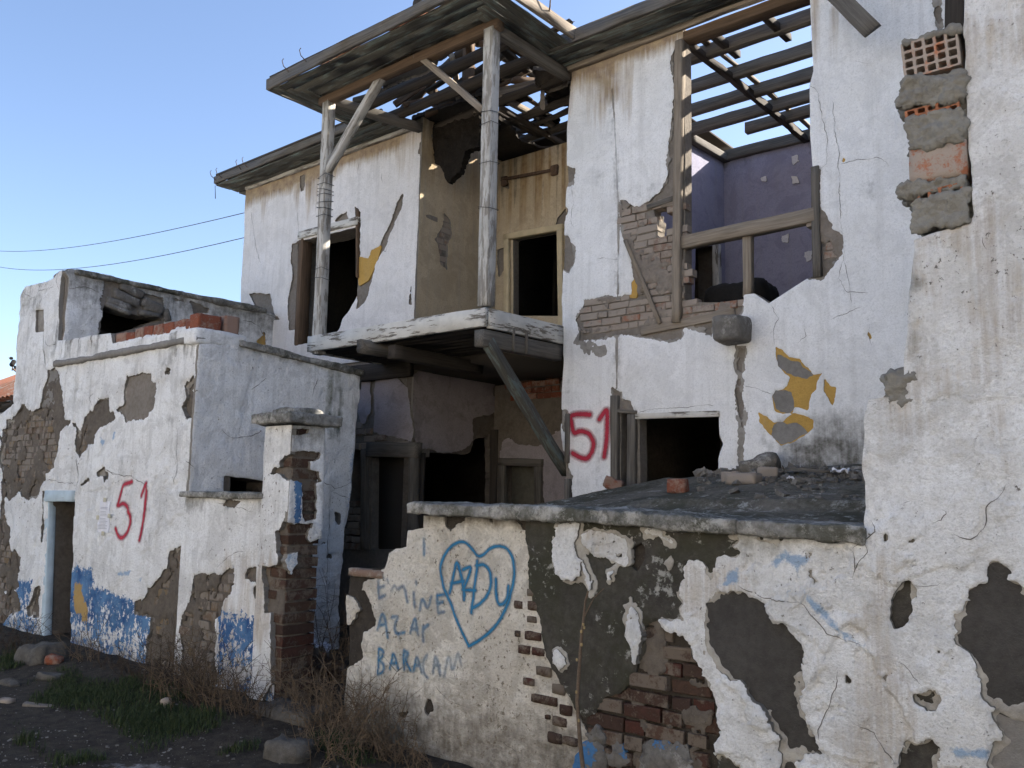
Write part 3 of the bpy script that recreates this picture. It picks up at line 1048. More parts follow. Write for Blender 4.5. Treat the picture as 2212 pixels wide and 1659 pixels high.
sheet('cement_coat', S, bd, .012, FB, lambda U, V, F: hB(U, V) * (.5 + .5 * np.sqrt(np.clip(F / .02, 0, 1))), -.015, M['cement_moss'], sw,
      {'dirt': lambda U, V, F: .5 * sm(U, -2.6, -3.2) * sm(fbm(U, V, 3, 4, 71), -.2, .5)})

# pale flaking coat on the right
Cout = S.uv(D(8, (375, 312), (470, 305), (580, 330), (555, 372), (590, 405), (530, 425), (455, 432), (437, 475), (430, 560), (410, 575), (378, 530), (385, 490), (340, 462), (290, 470), (258, 500), (266, 560), (232, 600), (228, 650), (252, 700), (238, 760), (270, 795), (200, 800), (130, 795), (172, 850), (262, 880), (295, 960), (315, 1005), (382, 1130), (425, 1200), (462, 1330), (475, 1450), (440, 1560), (520, 1572), (560, 1605), (640, 1720), (700, 1900)) + [(2420, 2000), (2420, -90), (2000, -90), (1840, 500), (1850, 1100)] + D(8, (1300, 300), (700, 300)))
fl1 = [S.uv(D(6, *p)) for p in (
    [(1480, 258), (1530, 235), (1622, 240), (1600, 310), (1590, 380), (1625, 460), (1637, 540), (1590, 582), (1540, 570), (1505, 530), (1480, 450), (1468, 340)],
    [(1640, 310), (1690, 268), (1780, 275), (1832, 280), (1902, 330), (1902, 400), (1890, 502), (1830, 470), (1770, 442), (1700, 432), (1650, 370)],
    [(1460, 975), (1490, 958), (1530, 1000), (1537, 1040), (1502, 1082), (1475, 1030)],
    [(1890, 650), (1920, 680), (1960, 760), (1978, 880), (1952, 960), (1938, 1035), (1918, 960), (1878, 890), (1898, 800), (1908, 740)],
    [(2120, 470), (2145, 460), (2145, 500), (2125, 505)], [(1775, 520), (1815, 510), (1815, 570), (1785, 575)],
    [(1965, 270), (2060, 265), (2100, 290), (2160, 350), (2120, 340), (2060, 310), (2000, 300)],
    [(1640, 460), (1680, 540), (1710, 610), (1690, 640), (1660, 560)])]
holesC = [S.uv(D(8, *p)) for p in (
    [(440, 635), (560, 622), (620, 640), (690, 660), (740, 700), (765, 760), (790, 812), (862, 832), (900, 890), (942, 940), (957, 1020), (967, 1120), (947, 1200), (945, 1330), (985, 1400), (1030, 1480), (1052, 1540), (1075, 1565), (960, 1562), (900, 1612), (890, 1900), (700, 1900), (830, 1600), (800, 1540), (812, 1480), (780, 1400), (740, 1330), (690, 1270), (632, 1210), (592, 1140), (540, 1142), (470, 1080), (410, 980), (385, 900), (375, 800), (400, 700)],
    [(1540, 543), (1577, 560), (1612, 620), (1590, 680), (1560, 740), (1545, 790), (1490, 832), (1465, 780), (1482, 740), (1468, 650), (1490, 590)],
    [(2000, 480), (2010, 438), (2080, 450), (2147, 500), (2142, 545), (2130, 560), (2160, 580), (2230, 640), (2500, 640), (2500, 1310), (2130, 1312), (2080, 1290), (2000, 1242), (1970, 1150), (1940, 1100), (1937, 1010), (1900, 970), (1813, 940), (1830, 860), (1850, 770), (1880, 700), (1890, 600), (2000, 577)],
    [(1578, 1215), (1640, 1195), (1690, 1183), (1732, 1220), (1747, 1250), (1700, 1302), (1640, 1287)],
    [(1560, 1500), (1600, 1522), (1640, 1505), (1700, 1500), (1732, 1530), (1722, 1900), (1500, 1900), (1515, 1600)],
    [(2055, 1330), (2140, 1330), (2500, 1330), (2500, 1900), (2030, 1900), (2045, 1500), (2082, 1480), (2062, 1400)],
    [(1420, 1110), (1492, 1060), (1487, 1100), (1430, 1132)], [(690, 322), (830, 330), (800, 358), (720, 350)])]
holesC.append(S.uv(D(7, (1968, 590), (2000, 500), (2070, 440), (2165, 425), (2155, 560), (2100, 600), (2040, 580))))
crC = [S.uv(D(8, *p)) for p in ([(1310, 330), (1330, 400), (1275, 470), (1255, 550)], [(1370, 290), (1450, 298)], [(1690, 235), (1750, 215), (1800, 175), (1770, 160)], [(2120, 0), (2080, 90), (2005, 150), (2000, 220), (1960, 290), (1920, 325), (1830, 300)], [(1600, 600), (1650, 610), (1740, 600), (1765, 570)], [(590, 590), (700, 650), (820, 690), (940, 690), (1010, 770), (1100, 860), (1210, 900), (1310, 940)], [(1165, 1080), (1150, 1160), (1100, 1300), (1060, 1340), (1040, 1480)], [(1270, 1380), (1380, 1440), (1440, 1540), (1500, 1620)], [(1560, 1490), (1530, 1580)], [(1480, 1040), (1540, 1060), (1640, 1160)])]
crC += [S.uv(D(7, *p)) for p in ([(2160, 1240), (2200, 1230)], [(1960, 1330), (2000, 1410), (1880, 1500), (1885, 1659)])] + [S.uv(D(11, (960, 1560), (950, 1600), (975, 1659)))]
lev = lambda U, V: .016 * sm(fbm(U, V, 2.2, 5, 88), -.012, .012) + .010 * sm(fbm(U, V, 4.2, 5, 89), .05, .072) + .010 * sm(fbm(U, V, 3.1, 5, 90), .1, .122)
tallF = lambda U, V: sm(V, 1.35, 1.75) * sm(U, -1.7, -1.2)
hC = lambda U, V: .040 + .020 * fbm(U, V, 2.2, 3, 81) + (1 - .6 * tallF(U, V)) * (lev(U, V) + .006 * fbm(U, V, 14, 4, 83))
def edge_shadeC(U, V, F):  # dark lines put the shade of the flake edges into the colour
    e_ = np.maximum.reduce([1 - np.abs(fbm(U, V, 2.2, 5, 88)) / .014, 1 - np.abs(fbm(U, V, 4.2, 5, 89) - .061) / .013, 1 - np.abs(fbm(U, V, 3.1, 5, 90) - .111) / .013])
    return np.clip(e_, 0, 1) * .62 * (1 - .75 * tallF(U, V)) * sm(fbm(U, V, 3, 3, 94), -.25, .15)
cracks(S, crC, hC, sw, .0022)


def FC(U, V):
    f = np.maximum(sd(Cout, U, V), -.2)
    for p in fl1:
        f = np.maximum(f, sd(p, U, V))
    f = f + edge_noise(U, V, 91, .022)
    f = np.minimum(f, -patches(holesC, U, V, 93, .022))
    low = sm(V, 1.7, 1.3)
    ch = (fbm(U, V, 13, 4, 95) - .60 + .25 * sm(U, -2.0, -3.0) * 0 ) * .06
    f = np.where((ch > 0) & (low > .5), np.minimum(f, -ch), f)
    return np.minimum(outerF(U, V), f)


def dirtC(U, V, F):
    d = .55 * sm(V, 1.2, 1.46) * sm(U, -1.2, -1.6) * sm(fbm(U, V * .3, 5, 3, 97), -.3, .4)
    d = d + .5 * sm(V, .75, .25) * sm(fbm(U, V, 4, 4, 96), -.3, .4)
    up = S.uv([(1985, 520), (1960, 850), (1885, 870)])
    d = np.maximum(d, .55 * sm(ld([up], U, V), .12, .01) * sm(fbm(U, V, 9, 4, 98), -.2, .5))
    return d


tanp = [S.uv(D(8, (1520, 440), (1572, 408), (1602, 480), (1617, 530), (1600, 582), (1560, 540), (1508, 480)))]
faintp = [S.uv(D(8, *p)) for p in ([(765, 460), (840, 392), (990, 435), (985, 460), (945, 480), (930, 545), (903, 480), (850, 440), (800, 492)], [(435, 610), (508, 570), (508, 528), (580, 488), (602, 580), (520, 592)], [(968, 622), (1050, 690), (1180, 840), (1310, 940), (1200, 905), (1100, 800), (1000, 720)], [(1800, 1520), (2035, 1528), (2025, 1592), (1840, 1575)], [(865, 620), (895, 610), (880, 665), (862, 660)])]
sheet('plaster_undercoat', S, bd, .0105, lambda U, V: np.minimum(np.minimum(outerF(U, V), sd(Bp, U, V) - .005), FC(U, V) + .016 + .05 * fbm(U, V, 6, 4, 190) + .012 * fbm(U, V, 40, 2, 191)), lambda U, V, F: hB(U, V) + .003 + .007 * np.sqrt(np.clip(F / .012, 0, 1)) + .003 * fbm(U, V, 20, 3, 192), .0, M['undercoat_near'], sw, minarea=.003)
sheet('flaking_plaster', S, bd, .0085, FC, lambda U, V, F: np.maximum(hC(U, V) - .012 * (1 - np.sqrt(np.clip(F / .014, 0, 1))) - .002 * edge_shadeC(U, V, F), hB(U, V) + .012), .01, M['white_near'], sw,
      {'dirt': dirtC, 'crack': edge_shadeC, 'faint': lambda U, V, F: mask(faintp, U, V, .06), 'tan': lambda U, V, F: .9 * mask(tanp, U, V, .05) * 0, 'stain': lambda U, V, F: np.maximum(.38 * sm(fbm(U, V, 2.5, 4, 99), .0, .5), .6 * sm(ld([S.uv([(1985, 530), (1962, 850), (1890, 880), (1885, 1100)])], U, V), .22, .0) * sm(fbm(U, V, 5, 4, 98), -.3, .4))}, minarea=.0012)

# bare patch of dark smooth cement inside the big hole on the right, raised a little
sheet('cement_patch', S, bd, .012, lambda U, V: np.minimum(sd(holesC[2], U, V) + .03, outerF(U, V)), lambda U, V, F: hB(U, V) + .004, 0.0, M['cement_dark'], sw)
sheet('cement_patch', S, bd, .012, lambda U, V: np.minimum(sd(holesC[0], U, V) + .03, outerF(U, V)), lambda U, V, F: hB(U, V) + .003, 0.0, M['cement_dark'], sw)
sheet('cement_patch', S, bd, .012, lambda U, V: np.minimum(sd(holesC[5], U, V) + .03, outerF(U, V)), lambda U, V, F: hB(U, V) + .003, 0.0, M['cement'], sw)

# bricks in the hole, bricks that show through the whitewash
print('near bricks', lay_bricks(S, [BRp], .225, .066, .015, sw, M['brick_near'], (.0, .028), .3, .0, 3, .02))
smear(S, [BRp], M['smear_dark'], sw, 311, -.16, .02, .012)
for k, q in enumerate([(1320, 1228, 1476, 1292), (1288, 858, 1382, 922), (1300, 768, 1356, 820), (1328, 950, 1402, 1012), (1248, 938, 1312, 1000), (1228, 680, 1276, 738), (1352, 1062, 1442, 1130), (1442, 1158, 1522, 1240), (1278, 1128, 1340, 1180), (1446, 1350, 1532, 1422), (1302, 612, 1382, 668), (1302, 680, 1378, 752), (1488, 1280, 1560, 1360), (1420, 1440, 1500, 1520), (1500, 1470, 1590, 1530), (1226, 850, 1262, 905), (1405, 1345, 1432, 1375), (262, 498, 470, 556)]):
    c4 = S.uv(D(6, (q[0], (q[1] + q[3]) / 2), (q[2], (q[1] + q[3]) / 2), ((q[0] + q[2]) / 2, q[1]), ((q[0] + q[2]) / 2, q[3])))
    w_, h_ = c4[1, 0] - c4[0, 0], c4[2, 1] - c4[3, 1]
    ctr = S.w((c4[0, 0] + c4[1, 0]) / 2, (c4[2, 1] + c4[3, 1]) / 2, -.02)
    lump('brick', ctr, (w_ * .97, .085, h_ * .8), M['brick_house'] if k == 17 else M['brick_near'], sw, .035, .006, 16, .3)
# stones at the foot of the hole, with old blue paint
for q, bl in (([430, 1420, 700, 1700], 1), ([690, 1440, 870, 1640], 1), ([940, 1400, 1400, 1750], 1), ([560, 1330, 700, 1450], 0)):
    a = S.uv(D(16, (q[0], q[3]), (q[2], q[1])))
    px_ = D(16, (q[0] + 20, q[3]), (q[0], (q[1] + q[3]) / 2), (q[0] + 60, q[1] + 30), ((q[0] + q[2]) / 2, q[1]), (q[2] - 50, q[1] + 40), (q[2], (q[1] + q[3]) / 2 + 20), (q[2] - 10, q[3]))
    pu = S.uv(px_)
    sd_ = int(q[0])
    sheet('render_remnant', S, bounds_of([pu], .05), .01, lambda U, V: sd(pu, U, V) + edge_noise(U, V, sd_, .03), lambda U, V, F: .02 + .035 * np.sqrt(np.clip(F / .08, 0, 1)) + .01 * fbm(U, V, 12, 3, sd_), -.01, M['stone'], sw,
          {'blue': lambda U, V, F: (.47 + .45 * fbm(U, V, 5, 3, sd_ + 2)) * bl, 'dirt': lambda U, V, F: .25 + 0 * U})

# coping slabs
for (x0, y0), (x1, y1), nm in (((903, 1094), (1340, 1111), 0), ((1322, 1112), (1612, 1133), 1), ((1606, 1131), (1882, 1152), 2)):
    a, b = S.at(x0, y0), S.at(x1, y1)
    L = b[0] - a[0]
    lump('coping_slab', ((a[0] + b[0]) / 2, YS + .17, (a[2] + b[2]) / 2 - .012), (L, .56, .075), M['coping'], sw, .016, .016, 11, .3,
         rot_xyz(0, -math.atan2(b[2] - a[2], L), 0), 11 + nm, 'mossy grey coping slab')

# graffiti
mm = lambda k, *p: D(k, *p)
heart = [mm(6, (958, 948), (930, 890), (895, 800), (850, 690), (812, 600), (792, 500), (810, 430), (850, 375), (910, 340), (950, 350), (985, 395), (1012, 430), (1045, 420), (1080, 382), (1130, 366), (1180, 380), (1212, 430), (1226, 500), (1220, 580), (1205, 660), (1180, 730), (1140, 800), (1080, 870), (1010, 920), (958, 950))]
spray('graffiti_heart', S, heart, .0115, hA, M['blue_spray'], WA[0], label='blue spray painted heart outline')
azdu = [mm(6, (850, 640), (870, 540), (890, 445), (915, 540), (938, 655)), mm(6, (858, 585), (930, 572)), mm(6, (925, 505), (978, 482), (950, 560), (930, 640), (934, 680)), mm(6, (925, 622), (1002, 625)),
        mm(6, (1007, 455), (1000, 560), (990, 660), (977, 755)), mm(6, (1000, 482), (1050, 472), (1088, 520), (1095, 590), (1070, 660), (1022, 708), (985, 728)), mm(6, (1120, 560), (1120, 640), (1135, 708), (1165, 704), (1190, 668), (1192, 600))]
spray('graffiti_letters', S, azdu, .0125, hA, M['blue_spray'], WA[0])
names = [mm(6, (440, 530), (440, 610), (446, 672)), mm(6, (440, 545), (470, 552)), mm(6, (440, 610), (472, 600)), mm(6, (446, 672), (480, 650)), mm(6, (490, 560), (496, 582)),
         mm(6, (512, 628), (530, 592), (550, 626), (568, 598), (592, 612), (600, 692)), mm(6, (640, 640), (646, 722)), mm(6, (655, 575), (658, 590)), mm(6, (676, 742), (690, 662), (722, 742), (746, 662)), mm(6, (780, 650), (784, 756)), mm(6, (778, 655), (818, 650)), mm(6, (780, 702), (812, 692)), mm(6, (784, 756), (818, 750)),
         mm(6, (435, 850), (465, 742), (485, 830), (490, 900)), mm(6, (440, 830), (482, 820)), mm(6, (515, 782), (552, 772), (526, 840), (540, 882), (582, 870)), mm(6, (618, 872), (650, 772), (665, 858), (672, 882)), mm(6, (625, 850), (668, 846)), mm(6, (700, 832), (700, 922)), mm(6, (700, 852), (730, 822)),
         mm(6, (440, 962), (436, 1110)), mm(6, (440, 962), (466, 976), (460, 1010), (440, 1030), (470, 1060), (460, 1104), (436, 1110)), mm(6, (500, 1082), (520, 972), (546, 1082)), mm(6, (505, 1050), (540, 1048)), mm(6, (580, 972), (580, 1084)), mm(6, (580, 976), (610, 990), (586, 1030), (620, 1092)),
         mm(6, (636, 1092), (655, 990), (685, 1102)), mm(6, (642, 1060), (675, 1060)), mm(6, (722, 1000), (692, 1040), (700, 1110), (722, 1132)), mm(6, (755, 1102), (770, 982), (796, 1112)), mm(6, (760, 1060), (792, 1060)), mm(6, (820, 1124), (845, 980), (868, 1114), (900, 968), (918, 1060)), mm(6, (700, 330), (706, 420))]
spray('graffiti_writing', S, names, .0115, hA, M['blue_spray'], WA[0], ink=lambda U, V: np.clip(.68 + .35 * fbm(U, V, 5, 3, 301), .48, .95))

# stacked hollow bricks at the raw edge of the tall end
def hollow(poly11, nxh, nyh, only=None, back=-.18):
    q = S.uv(D(11, *poly11))            # four corners: tl, tr, br, bl
    tl, tr, br, bl = q
    holes = []
    for i in range(nxh):
        for j in range(nyh):
            if only and (i, j) not in only: continue
            a, b = (i + .13) / nxh * .96 + .02, (i + .87) / nxh * .96 + .02
            c_, d_ = (j + .13) / nyh * .96 + .02, (j + .87) / nyh * .96 + .02
            f = lambda s_, t_: (tl * (1 - s_) + tr * s_) * (1 - t_) + (bl * (1 - s_) + br * s_) * t_
            holes.append([f(a, c_), f(b, c_), f(b, d_), f(a, d_)])
    def fld(U, V):
        F = sd(q, U, V) + .002 * fbm(U, V, 40, 2, 5)
        for h_ in holes:
            F = np.minimum(F, -(sd(h_, U, V) - .006) - .006 + .002 * fbm(U, V, 60, 2, 6))
        return F
    return sheet('hollow_brick', S, bounds_of([q], .03), .006, fld, lambda U, V, F: .05 + .003 * fbm(U, V, 20, 2, 8), back, M['hollow'], sw, both=False, minarea=.002)


hollow([(427, 318), (795, 218), (822, 448), (455, 545)], 5, 4)
hollow([(455, 755), (805, 655), (815, 745), (470, 835)], 5, 2)
hollow([(470, 1300), (828, 1205), (835, 1270), (480, 1352)], 5, 1)
def block11(name, pts, mat, thick, out, **kw):
    q = S.uv(D(11, *pts))
    c_ = q.mean(0)
    w_ = np.linalg.norm(q[1] - q[0]); h_ = np.linalg.norm(q[3] - q[0])
    ang = math.atan2(q[1][1] - q[0][1], q[1][0] - q[0][0])
    return lump(name, S.w(c_[0], c_[1], out - thick / 2), (w_, thick, h_), mat, sw, rot=rot_xyz(0, -ang, 0), **kw)
block11('hollow_brick', [(478, 1005), (850, 930), (866, 1150), (492, 1225)], M['hollow'], .2, .052, step=.05, amp=.003, rnd=.06)
block11('mortar_lump', [(400, 560), (840, 500), (850, 640), (430, 740)], M['mortar_lump'], .24, .06, step=.008, amp=.034, freq=22, rnd=.3)
block11('mortar_lump', [(468, 800), (850, 730), (866, 930), (478, 1015)], M['mortar_lump'], .25, .062, step=.008, amp=.034, freq=24, rnd=.2)
block11('mortar_lump', [(425, 1245), (860, 1180), (830, 1220), (470, 1300)], M['mortar_lump'], .22, .058, step=.008, amp=.03, freq=26, rnd=.4)
block11('mortar_lump', [(476, 1350), (870, 1265), (890, 1430), (512, 1560)], M['mortar_lump'], .25, .065, step=.008, amp=.03, freq=22, rnd=.2)
block11('mortar_lump', [(440, 290), (800, 190), (806, 230), (445, 322)], M['mortar_lump'], .2, .05, step=.009, amp=.022, freq=26, rnd=.4)
block11('mortar_lump', [(450, 560), (830, 470), (835, 520), (470, 590)], M['mortar_lump'], .2, .04, step=.009, amp=.02, freq=26, rnd=.4)
q = S.uv(D(11, (470, 300), (850, 200), (880, 1420), (520, 1540)))
lump('mortar_core', S.w(q[:, 0].mean() + .02, q[:, 1].mean(), -.17), (.26, .16, 1.0), M['mud'], sw, .05, .01, 6, .2)
a = S.at(1925, 832)
lump('mortar_lump', (a[0] + .06, YS + .03, a[2] - .02), (.19, .16, .17), M['mortar_lump'], sw, .009, .035, 24, .6)

# ================================================================== annex on the left
an = thing('annex_building', 'flat-roofed white annex with red number 51, blue painted foot and a dark doorway', 'building', (-8.4, 4.9, 0))
abase = S.uv([(-60, 1500), (-60, 905), (10, 893), (36, 872), (43, 760), (50, 690), (53, 640), (62, 620), (95, 612), (128, 602), (136, 588), (146, 583), (141, 610), (137, 660), (134, 737), (247, 719), (250, 742), (430, 710), (440, 732), (437, 770), (427, 850), (413, 950), (404, 1070), (404, 1140), (408, 1500)])
abase[0, 1] = abase[-1, 1] = -.3
abase[:, 0] = np.where(abase[:, 0] > -7.25, XA, abase[:, 0])
adoor = S.uv([(116, 1081), (169, 1081), (157, 1480), (100, 1480)])
ahole = S.uv(D(3, (247, 512), (302, 508), (300, 645), (245, 650)))
aF0 = lambda U, V: np.minimum(sd(abase, U, V) + .012 * fbm(U, V, 8, 4, 121), -sd(adoor, U, V))
bd = bounds_of([abase], .05)
bd = (bd[0], bd[1], -.3, bd[3])
sheet('wall_core', S, bd, .02, lambda U, V: np.minimum(aF0(U, V), -sd(ahole, U, V)), lambda U, V, F: .016 * fbm(U, V, 4, 4, 122), -.35, M['mud'], an, both=True)
apatch = [S.uv(D(12, (410, 165), (345, 185), (340, 260), (318, 330), (312, 400), (290, 445), (245, 475), (205, 435), (180, 425), (150, 470), (100, 530), (65, 540), (65, 590), (40, 600), (40, 640), (20, 640), (35, 700), (15, 800), (35, 900), (30, 1050), (15, 1200), (0, 1270), (-120, 1270), (-120, 1720), (100, 1720), (160, 1680), (157, 1630), (162, 1480), (137, 1420), (105, 1440), (95, 1370), (90, 1270), (55, 1180), (55, 1065), (80, 1080), (120, 1058), (155, 1020), (175, 1060), (215, 1075), (240, 1065), (290, 1070), (310, 1010), (330, 940), (340, 950), (345, 900), (400, 850), (420, 760), (435, 650), (445, 610), (470, 580), (510, 545), (475, 530), (465, 430), (460, 330), (440, 250))),
          S.uv(D(14, (-80, 40), (170, 60), (185, 110), (205, 215), (120, 225), (60, 300), (60, 420), (-80, 420))),
          S.uv(D(12, (545, 545), (575, 605), (600, 520), (640, 455), (655, 460), (690, 390), (770, 380), (785, 470), (808, 475), (805, 530), (760, 580), (700, 600), (675, 640), (672, 690), (640, 700), (600, 760), (565, 800), (548, 740), (545, 660), (550, 620), (530, 560))),
          S.uv(D(3, (815, 915), (880, 910), (945, 895), (970, 900), (965, 940), (995, 960), (998, 1040), (985, 1120), (930, 1180), (880, 1200), (800, 1210), (775, 1160), (745, 1130), (790, 1090), (790, 1000), (805, 950))),
          S.uv(D(3, (1230, 930), (1225, 1010), (1255, 1100), (1235, 1170), (1190, 1190), (1160, 1160), (1155, 1110), (1175, 1050), (1170, 980), (1200, 965))),
          S.uv(D(12, (700, 900), (740, 850), (757, 880), (777, 900), (770, 930), (750, 962), (735, 920))),
          S.uv(D(12, (590, 975), (640, 920), (650, 945), (610, 980))),
          S.uv(D(4, (1005, 390), (1060, 372), (1100, 400), (1100, 520), (1100, 800), (1120, 1150), (860, 1150), (880, 900), (900, 790), (800, 770), (805, 690), (860, 670), (880, 610), (940, 560), (990, 490))),
          S.uv(D(12, (322, 1015), (335, 1020), (330, 1230), (318, 1390), (308, 1380), (318, 1220))),
          S.uv(D(14, (245, 190), (320, 10), (350, 20), (330, 250), (250, 260))),
          S.uv(D(3, (1070, 880), (1085, 885), (1078, 905), (1062, 900)))]
acr = [S.uv(D(3, *p)) for p in ([(400, 270), (385, 330), (410, 420), (415, 490)], [(300, 500), (310, 620), (300, 700), (312, 860)], [(170, 400), (240, 435), (265, 395), (370, 370)], [(610, 1020), (580, 1060), (600, 1110)], [(1140, 1250), (1130, 1400), (1135, 1500), (1110, 1600)], [(700, 1510), (780, 1530), (880, 1560), (960, 1610)], [(500, 1430), (515, 1530), (508, 1610)], [(310, 700), (330, 740), (385, 720)])]
acr += [S.uv(D(12, *p)) for p in ([(330, 0), (335, 120), (345, 170)], [(350, 945), (420, 950), (470, 970), (540, 970)], [(555, 790), (570, 900), (560, 1010)], [(635, 700), (640, 790), (625, 840)], [(760, 870), (820, 900), (870, 900)], [(590, 1475), (575, 1520)])]
ablue = [S.uv(D(4, (400, 560), (440, 520), (470, 478), (500, 495), (565, 498), (582, 560), (572, 600), (640, 618), (740, 655), (800, 690), (900, 780), (1000, 850), (1000, 1200), (400, 1200))), S.uv(D(4, (120, 565), (220, 570), (190, 790), (120, 800))), S.uv(D(4, (30, 770), (240, 780), (240, 960), (30, 960)))]
atan = [S.uv(D(14, (640, -20), (690, 0), (700, 100), (735, 170), (735, 310), (690, 290), (680, 240), (640, 240), (620, 150)))]
afaint = [S.uv(D(3, (650, 1300), (680, 1320), (660, 1360))), S.uv(D(3, (725, 1270), (745, 1260), (735, 1310), (722, 1320))), S.uv(D(4, (710, 520), (790, 508), (780, 540), (720, 540))), S.uv(D(4, (825, 560), (855, 550), (845, 578)))]
hS = lambda U, V: .044 + .015 * fbm(U, V, 1.8, 4, 131) + .006 * fbm(U, V, 11, 4, 132) + .008 * sm(fbm(U, V, 3.3, 4, 133), .02, .06)
accF = lambda U, V, F: 0 * U
cracks(S, acr, hS, an, .0035)


def dirt_a(U, V, F):
    top = S.uv([(134, 737), (250, 719), (430, 733)])
    d = .85 * sm(ld([top], U, V, .6), .42, .0) * sm(fbm(U * 1.0, V * .10, 11, 4, 141), -.2, .35)
    d = np.maximum(d, .3 * sm(fbm(U, V, 2.2, 5, 144), .12, .5))
    d = np.maximum(d, .55 * sm(V, 3.2, 3.9) * sm(fbm(U, V * .4, 6, 4, 142), -.3, .4))
    d = np.maximum(d, .7 * sm(V, .4, .05))
    return d


PA = sheet('plaster', S, bd, .0145, lambda U, V: np.minimum(np.minimum(aF0(U, V) - .003, -sd(ahole, U, V)), -patches(apatch, U, V, 143, .03)),
      lambda U, V, F: np.maximum(hS(U, V) - .012 * (1 - np.sqrt(np.clip(F / .018, 0, 1))) - .02 * accF(U, V, F), .019), -.012, M['white_annex'], an,
      {'dirt': dirt_a, 'crack': accF, 'blue': lambda U, V, F: mask(ablue, U, V, .17), 'tan': lambda U, V, F: mask(atan, U, V, .13), 'faint': lambda U, V, F: mask(afaint, U, V, .05), 'worn': lambda U, V, F: .45 * sm(V, .75, .15)}, minarea=.004)
sheet('plaster_undercoat', S, bd, .0145, lambda U, V: np.minimum(aF0(U, V) - .002, -(patches(apatch, U, V, 145, .045) - .012 + .03 * fbm(U, V, 5, 3, 146))), lambda U, V, F: .004 + .010 * np.sqrt(np.clip(F / .015, 0, 1)) + .004 * fbm(U, V, 14, 3, 147), -.012, M['undercoat'], an, minarea=.01)
print('annex bricks', lay_bricks(S, [apatch[0], apatch[1]], .15, .062, .008, an, M['brick_annex'], (.0, .024), .65, .12, 5, -.03, avoid=[S.uv(D(12, (320, 150), (470, 150), (480, 420), (380, 470), (330, 420))), S.uv(D(12, (180, 930), (330, 930), (300, 1090), (180, 1090))), S.uv(D(12, (95, 1430), (170, 1430), (170, 1700), (90, 1700)))]))
smear(S, [apatch[0], apatch[1]], M['smear_dark'], an, 321, .02, .026, .016)
smear(S, [apatch[2], apatch[7]], M['smear_dark'], an, 322, .08, .024, .016)
lay_bricks(S, [apatch[2]], .15, .062, .008, an, M['brick_annex'], (.004, .02), .6, .25, 6, -.05)
lay_bricks(S, [apatch[7]], .2, .066, .014, an, M['brick_annex'], (.0, .02), .5, .35, 8, -.05)
sheet('cement_patch', S, bounds_of([apatch[3]]), .015, lambda U, V: sd(apatch[3], U, V) + .03, lambda U, V, F: .012 + .008 * fbm(U, V, 9, 4, 7), -.02, M['mudpale'], an)
b_ = S.uv(D(12, (335, 160), (450, 160), (475, 430), (380, 480), (330, 420), (300, 450)))
sheet('cement_patch', S, bounds_of([b_]), .015, lambda U, V: sd(b_, U, V) + .02 * fbm(U, V, 9, 3, 3), lambda U, V, F: .014 + .006 * fbm(U, V, 9, 4, 7), -.02, M['cement'], an)

# doorway: pale blue frame, dark door leaf pulled back
def PS(x, y, h=0.0): return S.at(x, y, h)
beam('door_lintel', PS(112, 1072, .02), PS(170, 1072, .02), .10, .115, M['wood_blue'], an, label='pale blue door lintel')
beam('door_jamb', PS(112.5, 1078, .01), PS(101, 1400, .01), .09, .075, M['wood_blue'], an, up=(0, 1, 0))
beam('door_jamb', PS(167, 1083, -.02), PS(157, 1400, -.02), .05, .05, M['wood_blue'], an, up=(0, 1, 0))
dl = box('door_leaf', (-9.85, YS + .30, 0), (-8.75, YS + .34, 1.6), M['wood_dark'], an, 'dark wooden door leaf deep in the doorway')
beam('door_rail', (-9.85, YS + .28, .72), (-8.75, YS + .28, .72), .05, .12, M['wood_brown'], dl)
beam('door_rail', (-9.33, YS + .28, .05), (-9.33, YS + .28, 1.6), .05, .08, M['wood_brown'], dl)

# parapet, cornice, hollow bricks
a, b = PS(134, 789), PS(440, 733)
lump('cornice', ((a[0] + b[0]) / 2, YS - .02, (a[2] + b[2]) / 2), (b[0] - a[0] + .06, .14, .06), M['cement'], an, .035, .018, 9, .6, rot_xyz(0, -math.atan2(b[2] - a[2], b[0] - a[0]), 0), 5)
hxs = [715, 780, 835, 890, 950, 1012, 1080, 1150, 1228]
tops = [648, 643, 618, 604, 594, 582, 568, 560]
bots = [748, 745, 738, 716, 712, 700, 680, 650]
for i in range(8):
    q = S.uv(D(3, (hxs[i], (tops[i] + bots[i]) / 2), (hxs[i + 1] - 6, (tops[i] + bots[i]) / 2), ((hxs[i] + hxs[i + 1]) / 2, tops[i]), ((hxs[i] + hxs[i + 1]) / 2, bots[i] + 30)))
    w_, h_ = q[1, 0] - q[0, 0], q[2, 1] - q[3, 1]
    lump('parapet_brick', S.w((q[0, 0] + q[1, 0]) / 2, (q[2, 1] + q[3, 1]) / 2, -.085), (w_, .16, h_), M['brick_red'], an, .03, .005, 25, .06, rot_xyz(0, random.uniform(-.05, .05), 0))
for i, (x0, x1, y0, y1) in enumerate(((1235, 1378, 535, 662), (1402, 1492, 545, 650))):
    q = AX.uv(D(3, (x0, (y0 + y1) / 2), (x1, (y0 + y1) / 2), ((x0 + x1) / 2, y0), ((x0 + x1) / 2, y1 + 30)))
    lump('parapet_brick', AX.w((q[0, 0] + q[1, 0]) / 2, (q[2, 1] + q[3, 1]) / 2, -.08), (.15, q[1, 0] - q[0, 0], q[2, 1] - q[3, 1]), M['brick_red'], an, .03, .005, 25, .06)
q = AX.uv(D(3, (1240, 690), (1500, 690), (1370, 640), (1370, 735)))
